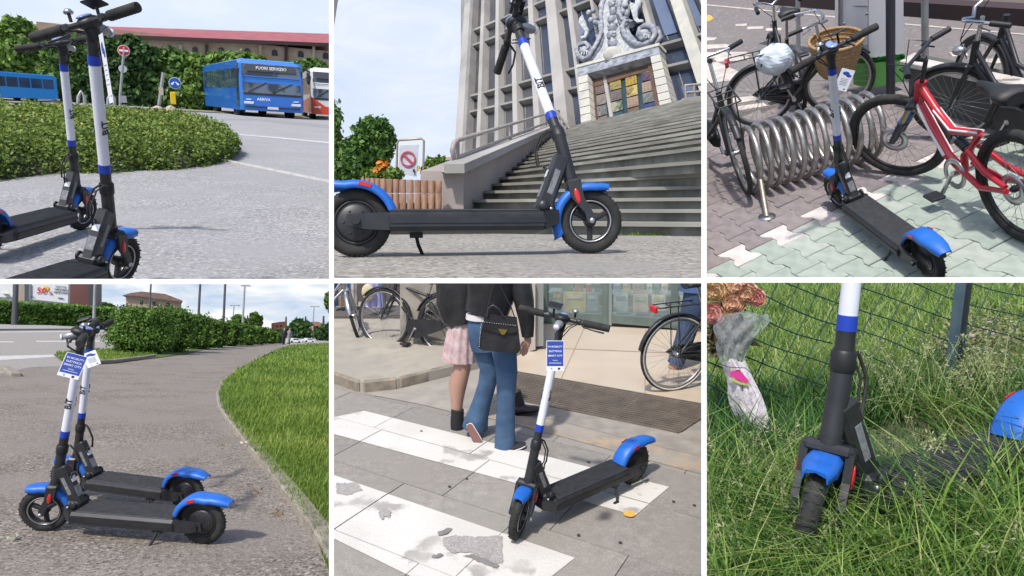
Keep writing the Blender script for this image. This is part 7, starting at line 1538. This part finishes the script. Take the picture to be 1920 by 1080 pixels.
# seed heads
SH = leafmat('seed_head', (.30, .34, .16), (.45, .46, .26), (.55, .5, .34)); Cs = []; q = MB(); random.seed(4)
for i in range(150):
    x, y = (random.uniform(1600, 1900), random.uniform(770, 800)) if i < 60 else (random.uniform(1330, 1915), random.uniform(900, 1150))
    if i >= 60 and 1505 < x < 1610 and y < 1080: x += 130
    b = P6.g(x, y); k = b.length/F; H = random.uniform(60, 150)*k; a = random.uniform(0, 6.28); tp = b+V((math.cos(a)*H*.45, math.sin(a)*H*.25, H)); md = b.lerp(tp, .55)+V((0, 0, H*.1))
    q.tube([b, md, tp], [.7*k, .6*k, .4*k], None, 4)
    for j in range(26): u = random.uniform(.55, 1.05); p = (b.lerp(md, u/.55) if u < .55 else md.lerp(tp, (u-.55)/.45)); Cs.append(tuple(p+V([random.gauss(0, 3.2*k) for _ in range(3)])))
q.build('seed_stalks', mat('stalk', (.28, .36, .14), .7), kind='stuff'); Vv, Qq = leaves(np.array(Cs), .0042, 0, aspect=3.2); npmesh('seed_heads', Vv, Qq, SH, RNG.uniform(0, 1, len(Cs)), kind='stuff')
# rubble and dry weeds at the right
q = MB()
for i in range(34):
    x, y = random.gauss(1845, 45), random.gauss(640, 26); p = P6.g(x, y, random.uniform(.02, .12)); r_ = random.uniform(.008, .026); q.ell(p, (r_, r_*.8, r_*.6), mat('rubble', (.36, .31, .28), .9, 0, (.22, .19, .17), 20), 6, 4, Matrix.Rotation(random.uniform(0, 3), 3, 'Z'))
q.build('rubble', None, kind='stuff')
Cw = np.array([tuple(P6.g(random.gauss(1850, 50), random.gauss(640, 34), random.uniform(.0, .12))) for _ in range(6000)]); Vv, Qq = leaves(Cw, .014, .2, aspect=2.2); npmesh('low_weeds', Vv, Qq, leafmat('weed_mix', (.10, .17, .05), (.34, .34, .16), (.45, .36, .28)), RNG.uniform(0, 1, len(Cw)), kind='stuff')
Cw = np.array([tuple(P6.g(random.uniform(1330, 1480), random.gauss(960, 26), random.uniform(.0, .05))) for _ in range(1500)]); Vv, Qq = leaves(Cw, .02, .2, aspect=3); npmesh('dead_grass', Vv, Qq, leafmat('dead_stalk', (.2, .17, .12), (.38, .32, .24)), RNG.uniform(0, 1, len(Cw)), kind='stuff')
# wire fence: welded mesh sagging, fixed to a slanting post
FN6 = mat('green_wire', (.006, .04, .03), .45, 0, (.008, .055, .04), 9)
f0, f1 = P6.g(1330, 800), P6.g(1870, 705); fd = f1-f0; fd.z = 0; fn = V((fd.y, -fd.x, 0)).normalized()
if fn.y > 0: fn = -fn
def fp(x, y, o=0.): return P6.pl(x, y, f0+fn*o, fn)
fe = empty('wire_fence', tuple(f0), label='sagging green wire mesh fence across the meadow', cat='fence'); fo6 = V(f0)
def wob(x, y): return 3.2*math.sin(x*.021+y*.013)+2*math.sin(y*.05+x*.01)
wires = MB(lambda v: V(v)-fo6)
for i in range(-6, 16):           # strands falling to the right
    pts = []
    for t in range(0, 23):
        x = 1290+t*30; y = 556+i*41.5-(i > 6)*0+(x-1430)*.385-.00009*(x-1430)**2; pts.append((x, y+wob(x, y)))
    pts = [p for p in pts if 440 < p[1] < 860-(p[0]-1325)*.22]
    if len(pts) > 1: wires.tube([fp(x, y, .01*math.sin(x*.03)) for x, y in pts], .003, FN6, 5)
for i in range(-9, 22):           # strands leaning the other way
    pts = []
    for t in range(0, 16):
        y = 500+t*26; x = 1455+i*40.5-(y-540)*.50; pts.append((x+wob(y, x)*.8, y))
    pts = [p for p in pts if 1270 < p[0] < 1990 and 440 < p[1] < 860-(p[0]-1325)*.22]
    if len(pts) > 1: wires.tube([fp(x, y, .006) for x, y in pts], .0026, FN6, 5)
wires.build('wire_mesh', None, fe)['kind'] = 'stuff'
pst = MB(lambda v: V(v)-fo6); PG = mat('fence_post_paint', (.06, .10, .13), .4, .2, (.09, .14, .17), 8); pst.bar(fp(1779, 712, .03), fp(1815, 420, .03), .028, .03, PG, up=fn); pst.build('post', None, fe)
pst = MB(lambda v: V(v)-fo6); pst.bar(fp(1789, 712, .02), fp(1825, 420, .02), .012, .05, mat('post_dark_edge', (.02, .03, .035), .5), up=fn); pst.build('post_edge', None, fe)
# dried bouquet tied to the fence in plastic
bq = fp(1385, 600, .10); YQ = bq.y; rb = empty('dried_bouquet', tuple(bq), label='dried rose bouquet in torn clear plastic hung on the fence', cat='bouquet'); mb6 = lambda: MB(lambda v: V(v)-bq)
k6 = (P6.at(1386, 600, YQ)-P6.at(1385, 600, YQ)).length
def rose(x, y, r, m, seed):
    rr2 = random.Random(seed); q = mb6(); c = P6.at(x, y, YQ-.02)
    for j in range(20):
        a = j*2.4; e = (j/20.)**.6; R2 = r*k6*(.15+.95*e); tilt = .25+.9*e
        cen = c+V((math.cos(a)*R2*.55, -r*k6*.5*(1-e), math.sin(a)*R2*.55)); pts = []
        for u in range(5):
            for v_ in range(4):
                uu = (u-2)/2*.62; w2 = R2*.85; ang2 = a+uu*1.15; rad = R2*(.55+.22*v_/3.*tilt); fwd = (v_/3.-.5)*r*k6*(1.1-.6*e)
                pts.append(c+V((math.cos(ang2)*rad, -(r*k6*.35)*(1-e)*1.-fwd*.9+rr2.uniform(-1, 1)*k6*.8, math.sin(ang2)*rad+rr2.uniform(-1, 1)*k6*.8)))
        q.add(pts, [(v2*1+u2*4, v2+1+u2*4, v2+1+(u2+1)*4, v2+(u2+1)*4) for u2 in range(4) for v2 in range(3)], m, True)
    q.ell(c+V((0, r*k6*.25, 0)), (r*k6*.8, r*k6*.6, r*k6*.8), m, 12, 8); q.build('rose', None, rb)
RS1 = mat('dried_peach', (.75, .50, .34), .8, 0, (.62, .36, .22), 40, bump=.5, bscale=120, rgb3=(.62, .42, .28), n3=18); RS2 = mat('dried_pink', (.72, .38, .30), .8, 0, (.58, .24, .2), 40, bump=.5, bscale=120); RS3 = mat('dried_ochre', (.68, .48, .26), .8, 0, (.5, .32, .15), 40, bump=.5, bscale=120)
for i, (x, y, r, m) in enumerate(((1338, 588, 28, RS2), (1345, 545, 29, RS3), (1378, 566, 28, RS1), (1402, 550, 27, RS1), (1418, 558, 22, RS2), (1320, 552, 20, RS3), (1384, 536, 24, RS1), (1372, 584, 18, RS3))): rose(x, y, r, m, i)
C6 = np.array([tuple(P6.at(random.gauss(1362, 18), random.gauss(622, 20), YQ+random.uniform(-.02, .04))-bq) for _ in range(260)]); Vv, Qq = leaves(C6, .03, 0, aspect=2.6); npmesh('dead_leaves', Vv, Qq, leafmat('dead_rose_leaf', (.05, .04, .02), (.16, .13, .06), (.3, .24, .13)), RNG.uniform(0, 1, 260), rb)
q = mb6()
for j in range(9): q.tube([P6.at(1352+j*4, 590, YQ), P6.at(1356+j*3, 650, YQ), P6.at(1385+j*1.5, 740, YQ), P6.at(1405+j, 800, YQ)], .0022, mat('stem_brown', (.12, .12, .05), .8), 5)
q.build('stems', None, rb)
CEL = mat('cellophane', (.60, .64, .66), .28, 0, (.42, .47, .5), 14, bump=1., bscale=30, alpha=.38, spec=.4); WRP = mat('wrap_paper', (.72, .68, .71), .5, 0, (.55, .52, .56), 12, bump=1., bscale=30, alpha=.88, rgb3=(.75, .7, .74))
def wrap(pts, m, nm, dY=0., seed=0):
    """crumpled sheet; pts rows of (xl, xr, y)"""
    rr3 = random.Random(seed); q = mb6(); nx = 21; vs = []
    for (xl, xr, y) in pts:
        for i in range(nx):
            u = i/(nx-1); x = xl+(xr-xl)*u; z = -.05*math.sin(math.pi*u)+.010*math.sin(u*19+y*.11)+rr3.uniform(-.006, .006); vs.append(P6.at(x+rr3.uniform(-1, 1), y+rr3.uniform(-2, 2)+3*math.sin(u*9), YQ+dY+z))
    q.add(vs, grid_mesh(None, nx, len(pts)), m, True); return q.build(nm, None, rb)
wrap([(1342, 1440, 586), (1340, 1444, 600), (1338, 1432, 616), (1340, 1418, 632), (1342, 1405, 648), (1344, 1398, 664), (1350, 1396, 680)], CEL, 'plastic_wrap', -.03, 3)
wrap([(1350, 1396, 676), (1356, 1404, 690), (1362, 1412, 706), (1364, 1420, 722), (1364, 1428, 740), (1368, 1436, 758), (1376, 1442, 776), (1384, 1450, 794), (1392, 1452, 812), (1400, 1446, 832), (1406, 1440, 850), (1412, 1436, 866), (1418, 1432, 880)], WRP, 'paper_wrap', -.035, 5)
q = mb6(); q.prism([P6.at(x, y, YQ-.10) for x, y in ((1367, 698), (1386, 693), (1402, 712), (1404, 718), (1388, 715), (1372, 706))], (0, .003, 0), mat('magenta_print', (.62, .04, .26), .5)); q.build('magenta_ribbon', None, rb)
q = mb6(); q.prism([P6.at(x, y, YQ-.098) for x, y in ((1369, 708), (1388, 716), (1404, 719), (1404, 724), (1388, 721), (1372, 714))], (0, .003, 0), mat('lime_print', (.42, .45, .10), .5)); q.build('lime_ribbon', None, rb)
q = mb6(); q.tube([P6.at(x, y, YQ-.11) for x, y in ((1345, 680), (1365, 688), (1398, 690), (1412, 703))], .0016, mat('tie_dark', (.03, .02, .03), .6), 5); q.build('tie', None, rb)
scooter(-.115, 1.60, -128, 0, 31, 'electric scooter standing half sunk in tall grass by the fence', GR, stem_pitch=9, stem_tip=-3)
# ------------------------------------------------------------------ every place gets its boundary
for p in (P1, P2, P3, P4, P5, P6): finish(p)
begin(None)
bpy.context.view_layer.update()
